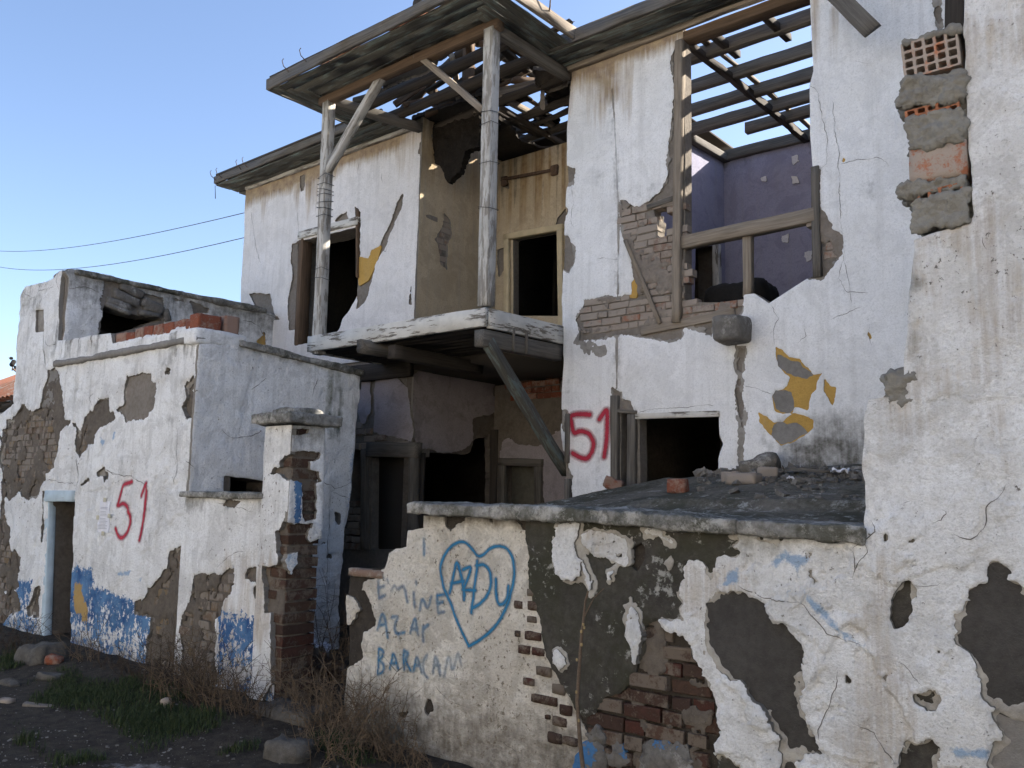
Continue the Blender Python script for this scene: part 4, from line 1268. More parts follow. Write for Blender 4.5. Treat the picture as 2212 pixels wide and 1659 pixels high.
lump('parapet_plaster', AX.w((q[0, 0] + q[1, 0]) / 2, (q[2, 1] + q[3, 1]) / 2, -.08), (.2, q[1, 0] - q[0, 0] + .1, q[2, 1] - q[3, 1]), M['white_annex'], an, .03, .015, 9, .3)
for x0, y0, x1, y1 in ((1350, 550, 1400, 560), (1080, 590, 1110, 600)):
    a = S.at(*D(3, ((x0 + x1) / 2, y0))[0])
lump('parapet_plaster', PS(330, 730, -.09), (1.5, .17, .08), M['white_annex'], an, .03, .02, 12, .5, rot_xyz(0, -.02, 0))

# side that looks down the garden
sidep = AX.uv(D(3, (1243, 720), (1500, 722), (1830, 800), (2230, 905)) + D(13, (765, 20), (745, 200), (735, 350), (720, 470), (710, 600), (692, 780), (660, 900), (655, 1100), (640, 1180), (632, 1400), (632, 1800)) + [(404, 1750), (404, 1070), (413, 950), (427, 850), (438, 770)])
sidep[-5:, 0] = 3.945
sidep[0, 0] = 3.945
sidep[-5, 1] = -.3; sidep[-6, 1] = -.3
awin = AX.uv([(481, 1027), (574, 1040), (576, 1085), (481, 1085)])
sF = lambda U, V: np.minimum(sd(sidep, U, V) + .012 * fbm(U, V, 8, 4, 151), -sd(awin, U, V) - .01 * fbm(U, V, 10, 3, 9))
bd2 = (3.925, 6.1, -.3, 3.1)
sheet('wall_core', AX, (4.36, 6.1, -.3, 3.1), .02, sF, lambda U, V, F: -.012 + .01 * fbm(U, V, 4, 4, 152), -.32, M['mud'], an, both=True)
sp = [AX.uv(D(13, *p)) for p in ([(600, 780), (640, 770), (645, 850), (620, 870), (600, 830)], [(505, 965), (540, 960), (540, 990), (500, 990)], [(550, 1040), (580, 1050), (580, 1075), (545, 1070)])] + [AX.uv(D(3, (1550, 660), (1560, 640), (1575, 660)))]
scr = [AX.uv(D(3, *p)) for p in ([(1375, 1250), (1420, 1300), (1480, 1310), (1620, 1260)], [(1560, 1000), (1620, 960), (1650, 930)], [(1960, 930), (1945, 990), (1925, 1050)], [(1140, 1440), (1200, 1490)])] + \
      [AX.uv(D(13, *p)) for p in ([(480, 575), (570, 590), (600, 620), (710, 575)], [(570, 640), (690, 680)], [(565, 650), (560, 800), (555, 900), (545, 1100), (540, 1250)], [(600, 620), (565, 655)])]
sccF = lambda U, V, F: 0 * U
hSide = lambda U, V: .022 + .014 * fbm(U, V, 2.2, 4, 161) + .006 * fbm(U, V, 11, 4, 162) + brick_relief(U, V, .24, .085, .014) * sm(V, 1.7, 1.2) * sm(U, 4.9, 5.3) + .007 * sm(fbm(U, V, 3.0, 4, 163), .02, .07)

cracks(AX, scr, hSide, an, .0035)


def dirt_s(U, V, F):
    z = sm(U, 5.0, 5.35) * sm(V, 1.9, 2.6)
    d = .85 * z * sm(fbm(U, V * .06, 11, 4, 171), -.12, .35)
    top = AX.uv(D(3, (1500, 722), (2230, 905)))
    return np.maximum(d, .6 * sm(ld([top], U, V), .14, 0) * sm(fbm(U, V * .3, 8, 3, 172), -.3, .3))


sheet('plaster', AX, bd2, .0145, lambda U, V: np.minimum(sF(U, V) - .002, -patches(sp, U, V, 164, .02)), lambda U, V, F: np.maximum(hSide(U, V) - .01 * (1 - np.sqrt(np.clip(F / .018, 0, 1))) - .018 * sccF(U, V, F), .004), -.02, M['white_annex'], an,
      {'dirt': dirt_s, 'crack': sccF, 'moss': lambda U, V, F: .75 * sm(U, 5.25, 5.4) * sm(U, 5.65, 5.5) * sm(V, 2.0, 2.3) * sm(fbm(U, V * .1, 10, 3, 177), -.1, .4),
       'faint': lambda U, V, F: .55 * sm(U, 5.45, 5.75) * sm(V, 2.4, 1.9) * sm(V, 1.2, 1.5)})
a, b = AX.at(*D(3, (1490, 722))[0]), AX.at(*D(3, (2235, 905))[0])
lump('roof_coping', ((XA - .12), (a[1] + b[1]) / 2, (a[2] + b[2]) / 2 + .01), (.36, b[1] - a[1] + .05, .07), M['coping'], an, .022, .014, 10, .4, rot_xyz(math.atan2(b[2] - a[2], b[1] - a[1]), 0, 0), 9, 'dark mossy coping along the roof edge')
box('roof_slab', (-9.9, YS + .05, 2.70), (XA - .05, 5.85, 2.80), M['cement'], an)
box('back_wall', (-11.3, 5.85, -.2), (XA - .55, 6.05, 2.78), M['mud'], an)
box('inner_wall', (-11.4, YS + .36, -.2), (-11.2, 5.8, 2.7), M['mud'], an)

# taller part: side wall running back to the house
tsp = TX.uv(D(3, (392, 300), (400, 270), (430, 250), (520, 260), (640, 280), (720, 300), (850, 345), (950, 385), (1100, 415), (1300, 460), (1590, 495), (1720, 540), (1815, 590), (1812, 800), (1810, 1000), (380, 1000)))
tsp[-1] = (4.0, 2.5); tsp[0, 0] = 4.0; tsp[-2, 1] = 2.5
void = TX.uv(D(3, (640, 470), (700, 478), (800, 530), (900, 548), (990, 552), (1022, 572), (900, 602), (780, 640), (700, 740), (600, 760), (618, 655), (640, 560)))
tF = lambda U, V: np.minimum(sd(tsp, U, V) + .012 * fbm(U, V, 8, 4, 181), -patches([void], U, V, 182, .02))
bd3 = bounds_of([tsp], .05)
sheet('wall_core', TX, bd3, .02, tF, lambda U, V, F: -.01 + .02 * fbm(U, V, 5, 4, 183), -.3, M['mudpale'], an, both=True)
tp = [TX.uv(D(3, *p)) for p in ([(645, 400), (640, 300), (700, 310), (760, 332), (880, 400), (1010, 430), (1015, 500), (1042, 560), (1000, 650), (900, 700), (600, 700), (615, 600), (638, 520), (625, 440)],
                                [(1040, 430), (1180, 450), (1290, 500), (1300, 530), (1200, 520), (1190, 470), (1100, 450)], [(1580, 700), (1640, 650), (1660, 740), (1600, 750)])]
tcr = [TX.uv(D(3, *p)) for p in ([(420, 380), (520, 365), (620, 400)], [(1500, 570), (1600, 600), (1630, 660), (1640, 740)], [(1640, 530), (1760, 580), (1810, 640), (1815, 780)])]
hT = lambda U, V: .02 + .016 * fbm(U, V, 3, 4, 185)
tcc = lambda U, V, F: 0 * U
cracks(TX, tcr, hT, an, .005)
sheet('plaster', TX, bd3, .016, lambda U, V: np.minimum(tF(U, V) - .003, -patches(tp, U, V, 184, .035)), lambda U, V, F: np.maximum(.02 + .016 * fbm(U, V, 3, 4, 185) - .008 * (1 - np.sqrt(np.clip(F / .02, 0, 1))) - .015 * tcc(U, V, F), .006), -.02, M['white_annex'], an,
      {'dirt': lambda U, V, F: .25 + .5 * sm(V, 3.5, 3.95), 'crack': tcc})
yp = TX.uv(D(3, (1575, 700), (1640, 645), (1668, 745), (1600, 755)))
sheet('ochre_patch', TX, bounds_of([yp]), .012, lambda U, V: sd(yp, U, V), .006, -.02, M['yellow'], an)
for x0, y0, x1, y1, th in ((660, 440, 800, 500, .09), (700, 400, 860, 470, .11), (800, 380, 890, 425, .1), (860, 520, 990, 545, .06), (880, 450, 1010, 520, .12), (650, 470, 800, 530, .05), (890, 490, 1000, 520, .07), (740, 350, 850, 400, .1), (1020, 500, 1040, 580, .08)):
    a, b = TX.at(*D(3, (x0, y0))[0]), TX.at(*D(3, (x1, y1))[0])
    L = np.linalg.norm(b - a)
    lump('rubble_stone', (a + b) / 2 + np.array([-.05, 0, 0]), (.2, L, th), M['stone'], an, .04, .014, 9, .4, rot_xyz(math.atan2(b[2] - a[2], b[1] - a[1]), 0, 0))
beam('fallen_rafter', (-10.25, 4.3, 3.55), (-10.6, 5.6, 3.1), .09, .09, M['wood_dark'], an)
beam('fallen_rafter', (-10.15, 4.5, 3.3), (-10.9, 5.4, 2.9), .08, .08, M['wood_grey'], an)
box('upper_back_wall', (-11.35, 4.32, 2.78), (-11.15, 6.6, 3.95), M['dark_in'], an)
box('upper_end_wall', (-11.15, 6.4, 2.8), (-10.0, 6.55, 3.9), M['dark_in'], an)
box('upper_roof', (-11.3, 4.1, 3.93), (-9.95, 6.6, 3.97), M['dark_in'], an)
box('upper_floor', (-11.3, 4.3, 2.70), (-9.95, 6.6, 2.80), M['mud'], an)
lump('rooftop_edge', (-9.98, 5.3, 4.02), (.3, 2.5, .07), M['coping'], an, .05, .02, 6, .6)
lump('rooftop_edge', (-10.45, YS + .14, 3.86), (.95, .3, .07), M['coping'], an, .05, .02, 6, .6, rot_xyz(0, -.17, 0))

# red number on the front
spray('graffiti_number', S, [[(295, 1041), (276, 1047), (272, 1062), (267, 1084), (264, 1094), (278, 1086), (289, 1097), (294, 1128), (286, 1152), (275, 1163), (266, 1156), (263, 1142)], [(316, 1071), (327, 1040), (327, 1060), (322, 1110), (316, 1150), (313, 1166)]], .022, hS, M['red_spray'], PA[0], label='red spray painted number 51')

# taped notice
nt = thing('paper_notice', 'white paper notice taped beside the red number on the annex front', 'paper', tuple(S.at(237, 1148, .05)))
q = S.uv(D(12, (727, 1088), (797, 1090), (788, 1305), (712, 1300)))
def npf(U, V, F): return hS(U, V) + .006 + .006 * fbm(U, V, 9, 2, 5)
NS = sheet('sheet', S, bounds_of([q], .03), .008, lambda U, V: sd(q, U, V), npf, .03, M['paper'], nt)
t = NT('notice_print'); vv = t.vec(t.pos, (1, 1, 1))
t.done((.35, .35, .38), .8)
M['print'] = t.m
tl, tr, br, bl = q
rr = random.Random(4)
for j in range(16):
    f = .2 + .045 * j
    if rr.random() < .15: continue
    a = tl * (1 - f) + bl * f; b = tr * (1 - f) + br * f
    e = .9 - rr.random() * .3
    a2, b2 = a * .88 + b * .12, a * (1 - e) + b * e
    w_ = np.array([0, .0022])
    P4 = np.array([a2 - w_, b2 - w_, b2 + w_, a2 + w_])
    h4 = [npf(np.array([p[0]]), np.array([p[1]]), 0)[0] + .004 for p in P4]
    put('text_line', S.w(P4[:, 0], P4[:, 1], np.array(h4)), [np.array([(0, 1, 2, 3)])], M['print'], NS[0])
for px_ in ((760, 1080), (712, 1200), (800, 1190), (750, 1310)):
    c_ = S.uv(D(12, px_))[0]
    hh = hS(np.array([c_[0]]), np.array([c_[1]]))[0] + .012
    P4 = np.array([(-.03, -.02), (.03, -.02), (.03, .02), (-.03, .02)]) + c_
    put('tape_strip', S.w(P4[:, 0], P4[:, 1], hh), [np.array([(0, 1, 2, 3)])], m_plain('tape', (.55, .50, .36), .5) if 'tape' not in bpy.data.materials else bpy.data.materials['tape'], NS[0])

# ================================================================== low garden wall beside the annex
gw = thing('garden_wall', 'short white and blue garden wall under a thin coping next to the annex', 'wall', (-6.3, 4.1, 0))
gw['kind'] = 'thing'
gp = GW.uv([(404, 1074), (582, 1069), (600, 1069), (606, 1480), (606, 1700), (404, 1700)])
gp[:, 1] = np.where(gp[:, 1] < .3, -.3, gp[:, 1])
gp[-1] = (gp[0, 0] + .0, -.3)
gF = lambda U, V: sd(gp, U, V) + .008 * fbm(U, V, 8, 3, 191)
bg = bounds_of([gp], .04)
sheet('wall_core', GW, bg, .02, gF, lambda U, V, F: -.006 + .012 * fbm(U, V, 5, 4, 192), -.28, M['mud'], gw, both=True)
ghol = [GW.uv(D(4, *p)) for p in ([(1140, 545), (1190, 530), (1280, 545), (1320, 493), (1367, 500), (1362, 580), (1340, 640), (1312, 700), (1300, 760), (1262, 800), (1272, 900), (1260, 960), (1280, 1180), (1060, 1180), (1060, 800), (1100, 720), (1130, 600)],
                                  [(1418, 570), (1440, 490), (1510, 473), (1600, 500), (1700, 540), (1700, 1300), (1600, 1000), (1575, 760), (1545, 800), (1520, 740), (1490, 700), (1475, 620), (1492, 590), (1450, 580)],
                                  [(1298, 130), (1330, 105), (1420, 100), (1370, 150)], [(1380, 1250), (1440, 1210), (1470, 1290), (1400, 1330)])]
gblue = [GW.uv(D(4, (1285, 740), (1400, 757), (1545, 798), (1600, 820), (1620, 1500), (1270, 1500), (1290, 900)))]
gcr = [GW.uv(D(4, *p)) for p in ([(1220, 420), (1260, 370)], [(1280, 490), (1340, 430), (1400, 395), (1440, 395)], [(1125, 380), (1150, 350)], [(1280, 120), (1440, 150), (1490, 170)])]
gcc = lambda U, V, F: 0 * U
cracks(GW, gcr, lambda U, V: .026 + .014 * fbm(U, V, 2.5, 4, 194) + .004 * fbm(U, V, 14, 3, 195), gw, .0025)
sheet('plaster', GW, bg, .0115, lambda U, V: np.minimum(gF(U, V) - .002, -patches(ghol, U, V, 193, .025)), lambda U, V, F: np.maximum(.026 + .014 * fbm(U, V, 2.5, 4, 194) + .004 * fbm(U, V, 14, 3, 195) - .012 * (1 - np.sqrt(np.clip(F / .016, 0, 1))) - .012 * gcc(U, V, F), .006), -.02, M['white_annex'], gw,
      {'blue': lambda U, V, F: mask(gblue, U, V, .15), 'crack': gcc, 'dirt': lambda U, V, F: np.maximum(.75 * sm(V, 1.3, 1.55) * sm(fbm(U, V * .4, 7, 4, 196), -.2, .4), .6 * sm(V, .5, .1)), 'worn': lambda U, V, F: .2 + .5 * sm(V, .5, .1), 'stain': lambda U, V, F: .4 * sm(fbm(U, V * .3, 4, 3, 198), .05, .5)})
lay_bricks(GW, [ghol[0]], .2, .066, .013, gw, M['brick_annex'], (.0, .02), .45, .06, 9, -.01)
smear(GW, [ghol[0]], M['smear_dark'], gw, 323, .0, .022, .013)
a, b = GW.at(402, 1072), GW.at(584, 1067)
lump('coping_slab', ((a[0] + b[0]) / 2, 4.06, (a[2] + b[2]) / 2), (b[0] - a[0], .36, .05), M['coping'], gw, .02, .012, 10, .4, None, 8)

# ================================================================== gate pillar
gp_ = thing('gate_pillar', 'square brick gate pillar with broken plaster and a flared concrete cap', 'pillar', (-5.8, 4.13, 0))
gp_['kind'] = 'thing'
FPp = PY(3.90)
XP = float(FPp.at(627, 1000)[0])
PXp = PX(XP)
xl = float(FPp.at(571, 1000)[0])
pw = PXp.uv([(700, 1000)])[0][0]
capz_ = float(FPp.at(600, 905)[2])
lump('brick_core', ((xl + XP) / 2, (3.90 + pw) / 2, .85), (XP - xl - .07, pw - 3.90 - .07, 2.5), M['mud'], gp_, .05, .01, 7, .08, None, 12)
pf = FPp.uv([(570, 922), (627, 918), (627, 1480), (627, 1720), (580, 1720), (571, 1300)])
pf[:, 0] = np.clip(pf[:, 0], xl, XP); pf[0, 0] = xl; pf[4:, 0] = xl; pf[3:5, 1] = -.2; pf[2, 0] = pf[1, 0] = pf[3, 0] = XP
pfh = [FPp.uv(D(13, *p)) for p in ([(285, 400), (400, 370), (400, 570), (292, 562), (272, 540), (240, 520), (200, 545), (190, 520), (210, 490), (252, 480), (262, 440)],
                                   [(222, 905), (252, 888), (276, 830), (290, 775), (400, 810), (400, 2600), (120, 2600), (120, 2050), (205, 1900), (190, 1440), (150, 1440), (150, 1130), (190, 1140), (238, 1100), (232, 1000)])]
sheet('plaster', FPp, bounds_of([pf], .03), .0105, lambda U, V: np.minimum(sd(pf, U, V), -patches(pfh, U, V, 201, .02)), lambda U, V, F: .012 + .012 * fbm(U, V, 4, 4, 202) - .008 * (1 - np.sqrt(np.clip(F / .015, 0, 1))), -.04, M['white_annex'], gp_,
      {'dirt': lambda U, V, F: .5 * sm(V, 1.8, 2.1) * sm(fbm(U, V * .2, 10, 3, 203), -.2, .3), 'stain': lambda U, V, F: .5 * sm(fbm(U, V * .15, 9, 3, 204), -.05, .4)})
ps = PXp.uv([(627, 918), (702, 922), (698, 1100), (690, 1300), (690, 1720), (627, 1720)])
ps[[0, 5], 0] = 3.90; ps[4:, 1] = -.2
psh = [PXp.uv(D(13, *p)) for p in ([(200, 232), (440, 232), (430, 275), (200, 275)], [(200, 380), (520, 372), (515, 440), (440, 436), (450, 500), (500, 510), (512, 570), (400, 575), (200, 560)], [(200, 800), (345, 850), (480, 840), (440, 900), (450, 970), (720, 880), (720, 2600), (200, 2600)],
                                   [(400, 560), (480, 580), (498, 680), (490, 830), (400, 845), (390, 700)])]
sheet('plaster', PXp, bounds_of([ps], .03), .0105, lambda U, V: np.minimum(sd(ps, U, V), -patches(psh, U, V, 205, .018)), lambda U, V, F: .010 + .010 * fbm(U, V, 4, 4, 206) - .008 * (1 - np.sqrt(np.clip(F / .015, 0, 1))), -.04, M['white_annex'], gp_,
      {'dirt': lambda U, V, F: .35 + .3 * sm(V, 1.8, 2.1), 'blue': lambda U, V, F: mask([PXp.uv(D(13, (345, 560), (400, 560), (385, 840), (345, 850)))], U, V, .08)})
fl_ = PXp.uv(D(13, (272, 1100), (300, 1050), (365, 1032), (368, 1110), (340, 1140), (325, 1200), (300, 1150)))
sheet('plaster', PXp, bounds_of([fl_], .03), .0105, lambda U, V: sd(fl_, U, V) + edge_noise(U, V, 207, .015), lambda U, V, F: .012 + .01 * fbm(U, V, 4, 4, 206), -.04, M['white_annex'], gp_, {'faint': lambda U, V, F: .5 + 0 * U})
pil = brick_variants(.17, .068, pw - 3.93, 6, .005)
for me in pil: me.materials.append(M['brick_near'])
zz, j_ = -.05, 0
while zz < capz_ - .08:
    sp_l = xl + (XP - xl) * ((.5, .36, .64)[j_ % 3])
    for a_, b_ in ((xl + .022, sp_l - .005), (sp_l + .005, XP - .022)):
        o = bpy.data.objects.new('brick', random.choice(pil)); COL.objects.link(o); o.parent = gp_
        o.location = Vector(((a_ + b_) / 2, 3.925 + random.uniform(0, .02), zz)) - world_loc(gp_)
        o.scale = ((b_ - a_) / .17 * random.uniform(.95, 1.02), 1, 1); o.rotation_euler = (random.uniform(-.02, .02), random.uniform(-.02, .02), random.uniform(-.02, .02))
    zz += .082; j_ += 1
capz = float(FPp.at(600, 905)[2])
CP = lump('cap', ((xl + XP) / 2, (3.90 + pw) / 2, capz), (XP - xl + .17, pw - 3.90 + .2, .085), M['coping'], gp_, .018, .014, 12, .35, None, 4, 'grey flared concrete cap')
lump('cap_ridge', ((xl + XP) / 2, (3.90 + pw) / 2, capz + .05), (XP - xl - .02, pw - 3.90 - .02, .07), M['coping'], CP, .02, .016, 12, .9, None, 6)

# ================================================================== low shed roof behind the long wall
sh = thing('shed', 'low shed with a mossy concrete roof slab behind the long wall', 'shed', (-2.9, 5.4, 0))
sh['kind'] = 'thing'
cA, cB, cC, cD = np.array([-4.93, 6.66, 1.60]), np.array([-1.3, 6.66, 1.87]), np.array([-1.25, 4.36, 1.47]), np.array([-3.9, 4.36, 1.47])
n = 90
fu, fv = np.meshgrid(np.linspace(0, 1, n), np.linspace(0, 1, n))
G = (cD * (1 - fu[..., None]) + cC * fu[..., None]) * (1 - fv[..., None]) + (cA * (1 - fu[..., None]) + cB * fu[..., None]) * fv[..., None]
G[..., 2] += .018 * fbm(G[..., 0], G[..., 1], 1.6, 4, 211) + .008 * fbm(G[..., 0], G[..., 1], 9, 3, 212)
rd = np.abs((G[..., 1] - 4.95) - .05 * np.sin(G[..., 0] * 2))
G[..., 2] += .05 * np.exp(-(rd / .06) ** 2) * sm(G[..., 0], -3.4, -2.9)
rd2 = np.abs((G[..., 0] + 4.25) - (G[..., 1] - 5.5) * .35)
G[..., 2] += .02 * np.exp(-(rd2 / .07) ** 2)
G[..., 2] += fv * .13 * np.sin(np.pi * fu) ** .7
top = G.reshape(-1, 3)
bot = top - np.array([0, 0, .12])
ii = (np.arange(n - 1)[:, None] * n + np.arange(n - 1)[None]).ravel()
q1 = np.stack([ii, ii + 1, ii + 1 + n, ii + n], 1)
ed = np.concatenate([np.arange(n), n * np.arange(1, n) + n - 1, n * (n - 1) + np.arange(n - 2, -1, -1), n * np.arange(n - 2, -1, -1)])
sk = np.stack([ed[:-1] + n * n, ed[1:] + n * n, ed[1:], ed[:-1]], 1)
put('roof_slab', np.concatenate([top, bot]), [q1, (q1 + n * n)[:, ::-1], sk], M['slab'], sh, [True, False, False], None, 'dark mossy concrete roof slab')
def slab_z(x, y):
    fv_ = np.clip((y - 4.36) / 2.3, 0, 1)
    xl_ = cD[0] + (cA[0] - cD[0]) * fv_; xr_ = cC[0] + (cB[0] - cC[0]) * fv_
    fu_ = np.clip((x - xl_) / (xr_ - xl_), 0, 1)
    z_ = (cD[2] * (1 - fu_) + cC[2] * fu_) * (1 - fv_) + (cA[2] * (1 - fu_) + cB[2] * fu_) * fv_
    return z_ + fv_ * .13 * np.sin(np.pi * fu_) ** .7 + .018 * fbm(x, y, 1.6, 4, 211)
box('side_wall', (-4.2, 4.45, -.2), (-4.05, 6.6, 1.36), M['mud'], sh)
def on_slab(x, y):
    d_ = ray(x, y)
    Y_ = np.linspace(4.4, 6.52, 90)
    P_ = EYE + d_[None] * (Y_ / d_[1])[:, None]
    h_ = P_[:, 2] - slab_z(P_[:, 0], P_[:, 1])
    p = P_[int(np.argmin(np.abs(h_)))].copy()
    p[2] = float(slab_z(p[0], p[1]))
    return p


def rubble(name, label, cat, x, y, dims, mat, rot=(0, 0, 0), on=on_slab, group=None, amp=.016, rnd=.35, step=.028, freq=11, sink=.01):
    p = on(x, y)
    R = rot_xyz(*rot)
    o = lump(name, (p[0], p[1], p[2] + dims[2] / 2 - sink), dims, mat, None, step, amp, freq, rnd, R)
    tag(o, label, cat, group)
    return o


rubble('broken_brick', 'pointed red brick fragment under the right red number on the shed roof', 'brick', 1326, 1056, (.17, .10, .10), M['brick_red'], (.1, .35, .5), amp=.03)
rubble('broken_brick', 'small upright red brick block alone on the shed roof', 'brick', 1464, 1063, (.14, .10, .11), M['brick_red'], (0, 0, .2), amp=.012, rnd=.2)
rubble('broken_brick', 'grey dusty brick lying flat at the front of the rubble', 'brick', 1606, 1044, (.24, .11, .08), M['brick_house'], (0, 0, -.1), amp=.008, rnd=.15)
rubble('broken_brick', 'brown brick just left of the flat grey brick in the rubble', 'brick', 1579, 1041, (.13, .11, .085), M['brick_house'], (0, 0, .3), amp=.01, rnd=.15)
rubble('stone_block', 'large tilted grey stone on top of the rubble by the house wall', 'stone', 1640, 1017, (.30, .18, .13), M['stone'], (.2, -.2, .2), amp=.03, rnd=.6)
rubble('broken_brick', 'small red brick half behind the flat grey brick', 'brick', 1660, 1033, (.15, .12, .09), M['brick_house'], (0, 0, .4), amp=.012)
rubble('cement_crumb', 'small pale cement lump standing on the shed roof edge', 'rubble', 1770, 1087, (.04, .03, .05), M['stone'], amp=.01, rnd=.5, step=.01)
V, F4 = [], []
rr = random.Random(12)
for k in range(420):
    x = rr.uniform(1505, 1880); y = rr.triangular(1010, 1052, 1022) if rr.random() < .8 else rr.uniform(1030, 1090)
    p = on_slab(x, y)
    s_ = rr.choice((.006, .009, .012, .016, .022, .034))
    pile = .05 * math.exp(-((p[1] - 6.6) / .22) ** 2)
    d3 = np.array([s_ * rr.uniform(.6, 1.6), s_ * rr.uniform(.5, 1), s_ * rr.uniform(.3, .7)])
    R = rot_xyz(rr.uniform(-.5, .5), rr.uniform(-.5, .5), rr.uniform(0, 3))
    base_i = len(V)
    for cx in (-1, 1):
        for cy in (-1, 1):
            for cz in (-1, 1):
                V.append(R @ (d3 * np.array([cx * rr.uniform(.6, 1), cy * rr.uniform(.6, 1), cz * rr.uniform(.6, 1)])) + p + np.array([0, 0, d3[2] * .6 + pile * rr.random()]))
    F4 += [tuple(base_i + i for i in f) for f in ((0, 1, 3, 2), (4, 6, 7, 5), (0, 4, 5, 1), (2, 3, 7, 6), (0, 2, 6, 4), (1, 5, 7, 3))]
rb = put('rubble_fragments', V, [np.array(F4)], M['stone'], None, False)
tag(rb, 'grey crumbs and broken rubble along the house wall on the shed roof', None, None, 'stuff')
for x, y, w_, lab in ((1712, 1040, .06, 'crumpled white paper scrap at the middle of the rubble'), (1815, 1030, .10, 'large crumpled white plastic sheet at the right of the rubble')):
    p = on_slab(x, y)
    n_ = 14
    a_, b_ = np.meshgrid(np.linspace(-1, 1, n_), np.linspace(-1, 1, n_))
    z_ = .35 * w_ * (1 + fbm(a_, b_, 2.2, 3, int(x)))
    vv_ = np.stack([p[0] + a_ * w_ * .6, p[1] + b_ * w_ * .35, p[2] + z_ + .01], -1).reshape(-1, 3)
    i_ = (np.arange(n_ - 1)[:, None] * n_ + np.arange(n_ - 1)[None]).ravel()
    o = put('litter_scrap', vv_, [np.stack([i_, i_ + 1, i_ + 1 + n_, i_ + n_], 1)], M['paper'], None, False)
    tag(o, lab, 'litter')
p = on_slab(1700, 1031); q = on_slab(1790, 1036)
o = beam('loose_lath', p + np.array([0, 0, .06]), q + np.array([0, 0, .05]), .03, .02, M['wood_grey'])
tag(o, 'thin grey wooden lath lying across the rubble', 'wood')

# ================================================================== the ruined house
ho = thing('ruined_house', 'two-storey ruined white house with a timber balcony, open roof and exposed brick', 'house', (-6.2, 8.2, 0))
ZFL, ZT = 3.2, 5.955
# ---- main front, right of the balcony
edge = H.uv([(1236, 168), (1225, 278), (1227, 397), (1219, 516), (1215, 651), (1219, 778), (1216, 853), (1214, 936), (1222, 1020), (1224, 1110)])
mb = np.concatenate([[(edge[0, 0], ZT)], edge, [(edge[-1, 0], -.2), (-1.15, -.2), (-1.15, ZT)]])
wopen = H.uv([(1478, 60), (1478, 98)])
wopen = np.concatenate([[(H.uv([(1478, 98)])[0, 0], 6.2)], H.uv([(1478, 98), (1479, 300), (1479, 652), (1501, 653), (1604, 652), (1608, 637), (1632, 634), (1663, 655), (1719, 619), (1755, 596), (1760, 595), (1756, 365), (1750, 293), (1750, 187), (1758, 156), (1755, 97), (1753, 52), (1751, 14)]), [(H.uv([(1751, 14)])[0, 0], 6.2)]])
shole = H.uv(D(2, (520, 1140), (640, 1105), (640, 1285), (560, 1300), (535, 1285), (545, 1200), (528, 1190)))
dopen = H.uv(D(7, (500, 706), (996, 690), (1000, 810), (1022, 868), (996, 960), (996, 1250), (505, 1250)))
dslot = H.uv(D(7, (387, 672), (450, 676), (448, 1250), (382, 1250)))
mF0 = lambda U, V: sd(mb, U, V) + .008 * fbm(U, V, 8, 4, 221)
mHole = lambda U, V: np.maximum.reduce([sd(wopen, U, V), patches([shole], U, V, 222, .012), sd(dopen, U, V) + .006 * fbm(U, V, 12, 3, 8), sd(dslot, U, V)])
bdm = (-5.15, -1.1, -.2, 5.99)
sheet('wall_core', H, bdm, .02, lambda U, V: np.minimum(mF0(U, V), -mHole(U, V)), lambda U, V, F: -.008 + .012 * fbm(U, V, 5, 4, 223), -.13, M['mudpale'], ho, both=True)
bigp = H.uv(D(2, (690, 205), (640, 260), (612, 340), (642, 500), (625, 650), (600, 800), (590, 960), (560, 1040), (500, 1090), (450, 1125), (400, 1120), (375, 1090), (333, 1080), (330, 1150), (350, 1270), (372, 1330), (400, 1420), (415, 1520), (408, 1612), (360, 1600), (330, 1622), (270, 1612), (200, 1635), (140, 1630), (140, 1659)) +
            D(7, (100, 95), (130, 150), (105, 240), (190, 225), (370, 200), (470, 195), (540, 205), (600, 225), (700, 230), (780, 215), (785, 150), (850, 150), (900, 175), (955, 205), (975, 150), (1010, 120), (1055, 90), (1150, 60), (1155, -20), (1160, -80), (850, -80)) + D(2, (760, 1500), (760, 205)))
mp = [bigp,
      H.uv(D(2, (1360, 915), (1425, 930), (1430, 1120), (1470, 1200), (1500, 1250), (1557, 1300), (1552, 1390), (1492, 1460), (1450, 1515), (1370, 1520))),
      H.uv(D(2, (40, 900), (95, 920), (92, 1010), (40, 1015))), H.uv(D(2, (20, 1268), (60, 1290), (92, 1350), (92, 1440), (60, 1492), (10, 1470))), H.uv(D(2, (30, 1130), (50, 1140), (35, 1230), (20, 1230))),
      H.uv(D(7, (333, 513), (385, 540), (405, 528), (406, 580), (457, 600), (482, 665), (502, 706), (502, 1250), (330, 1250), (345, 900), (350, 620))),
      H.uv(D(7, (1100, 250), (1187, 250), (1167, 330), (1162, 420), (1147, 440), (1152, 550), (1160, 700), (1152, 860), (1160, 1000), (1137, 1032), (1115, 980), (1125, 760), (1107, 640), (1095, 540), (1120, 450), (1083, 370), (1098, 300))),
      H.uv(D(2, (2040, -40), (2090, -40), (2085, 60), (2095, 150), (2060, 195), (2045, 110))),
      H.uv(D(5, (1612, 660), (1640, 655), (1655, 700), (1645, 800), (1605, 795))), H.uv(D(5, (1600, 930), (1640, 900), (1650, 1010), (1672, 1070), (1670, 1220), (1600, 1220)))]
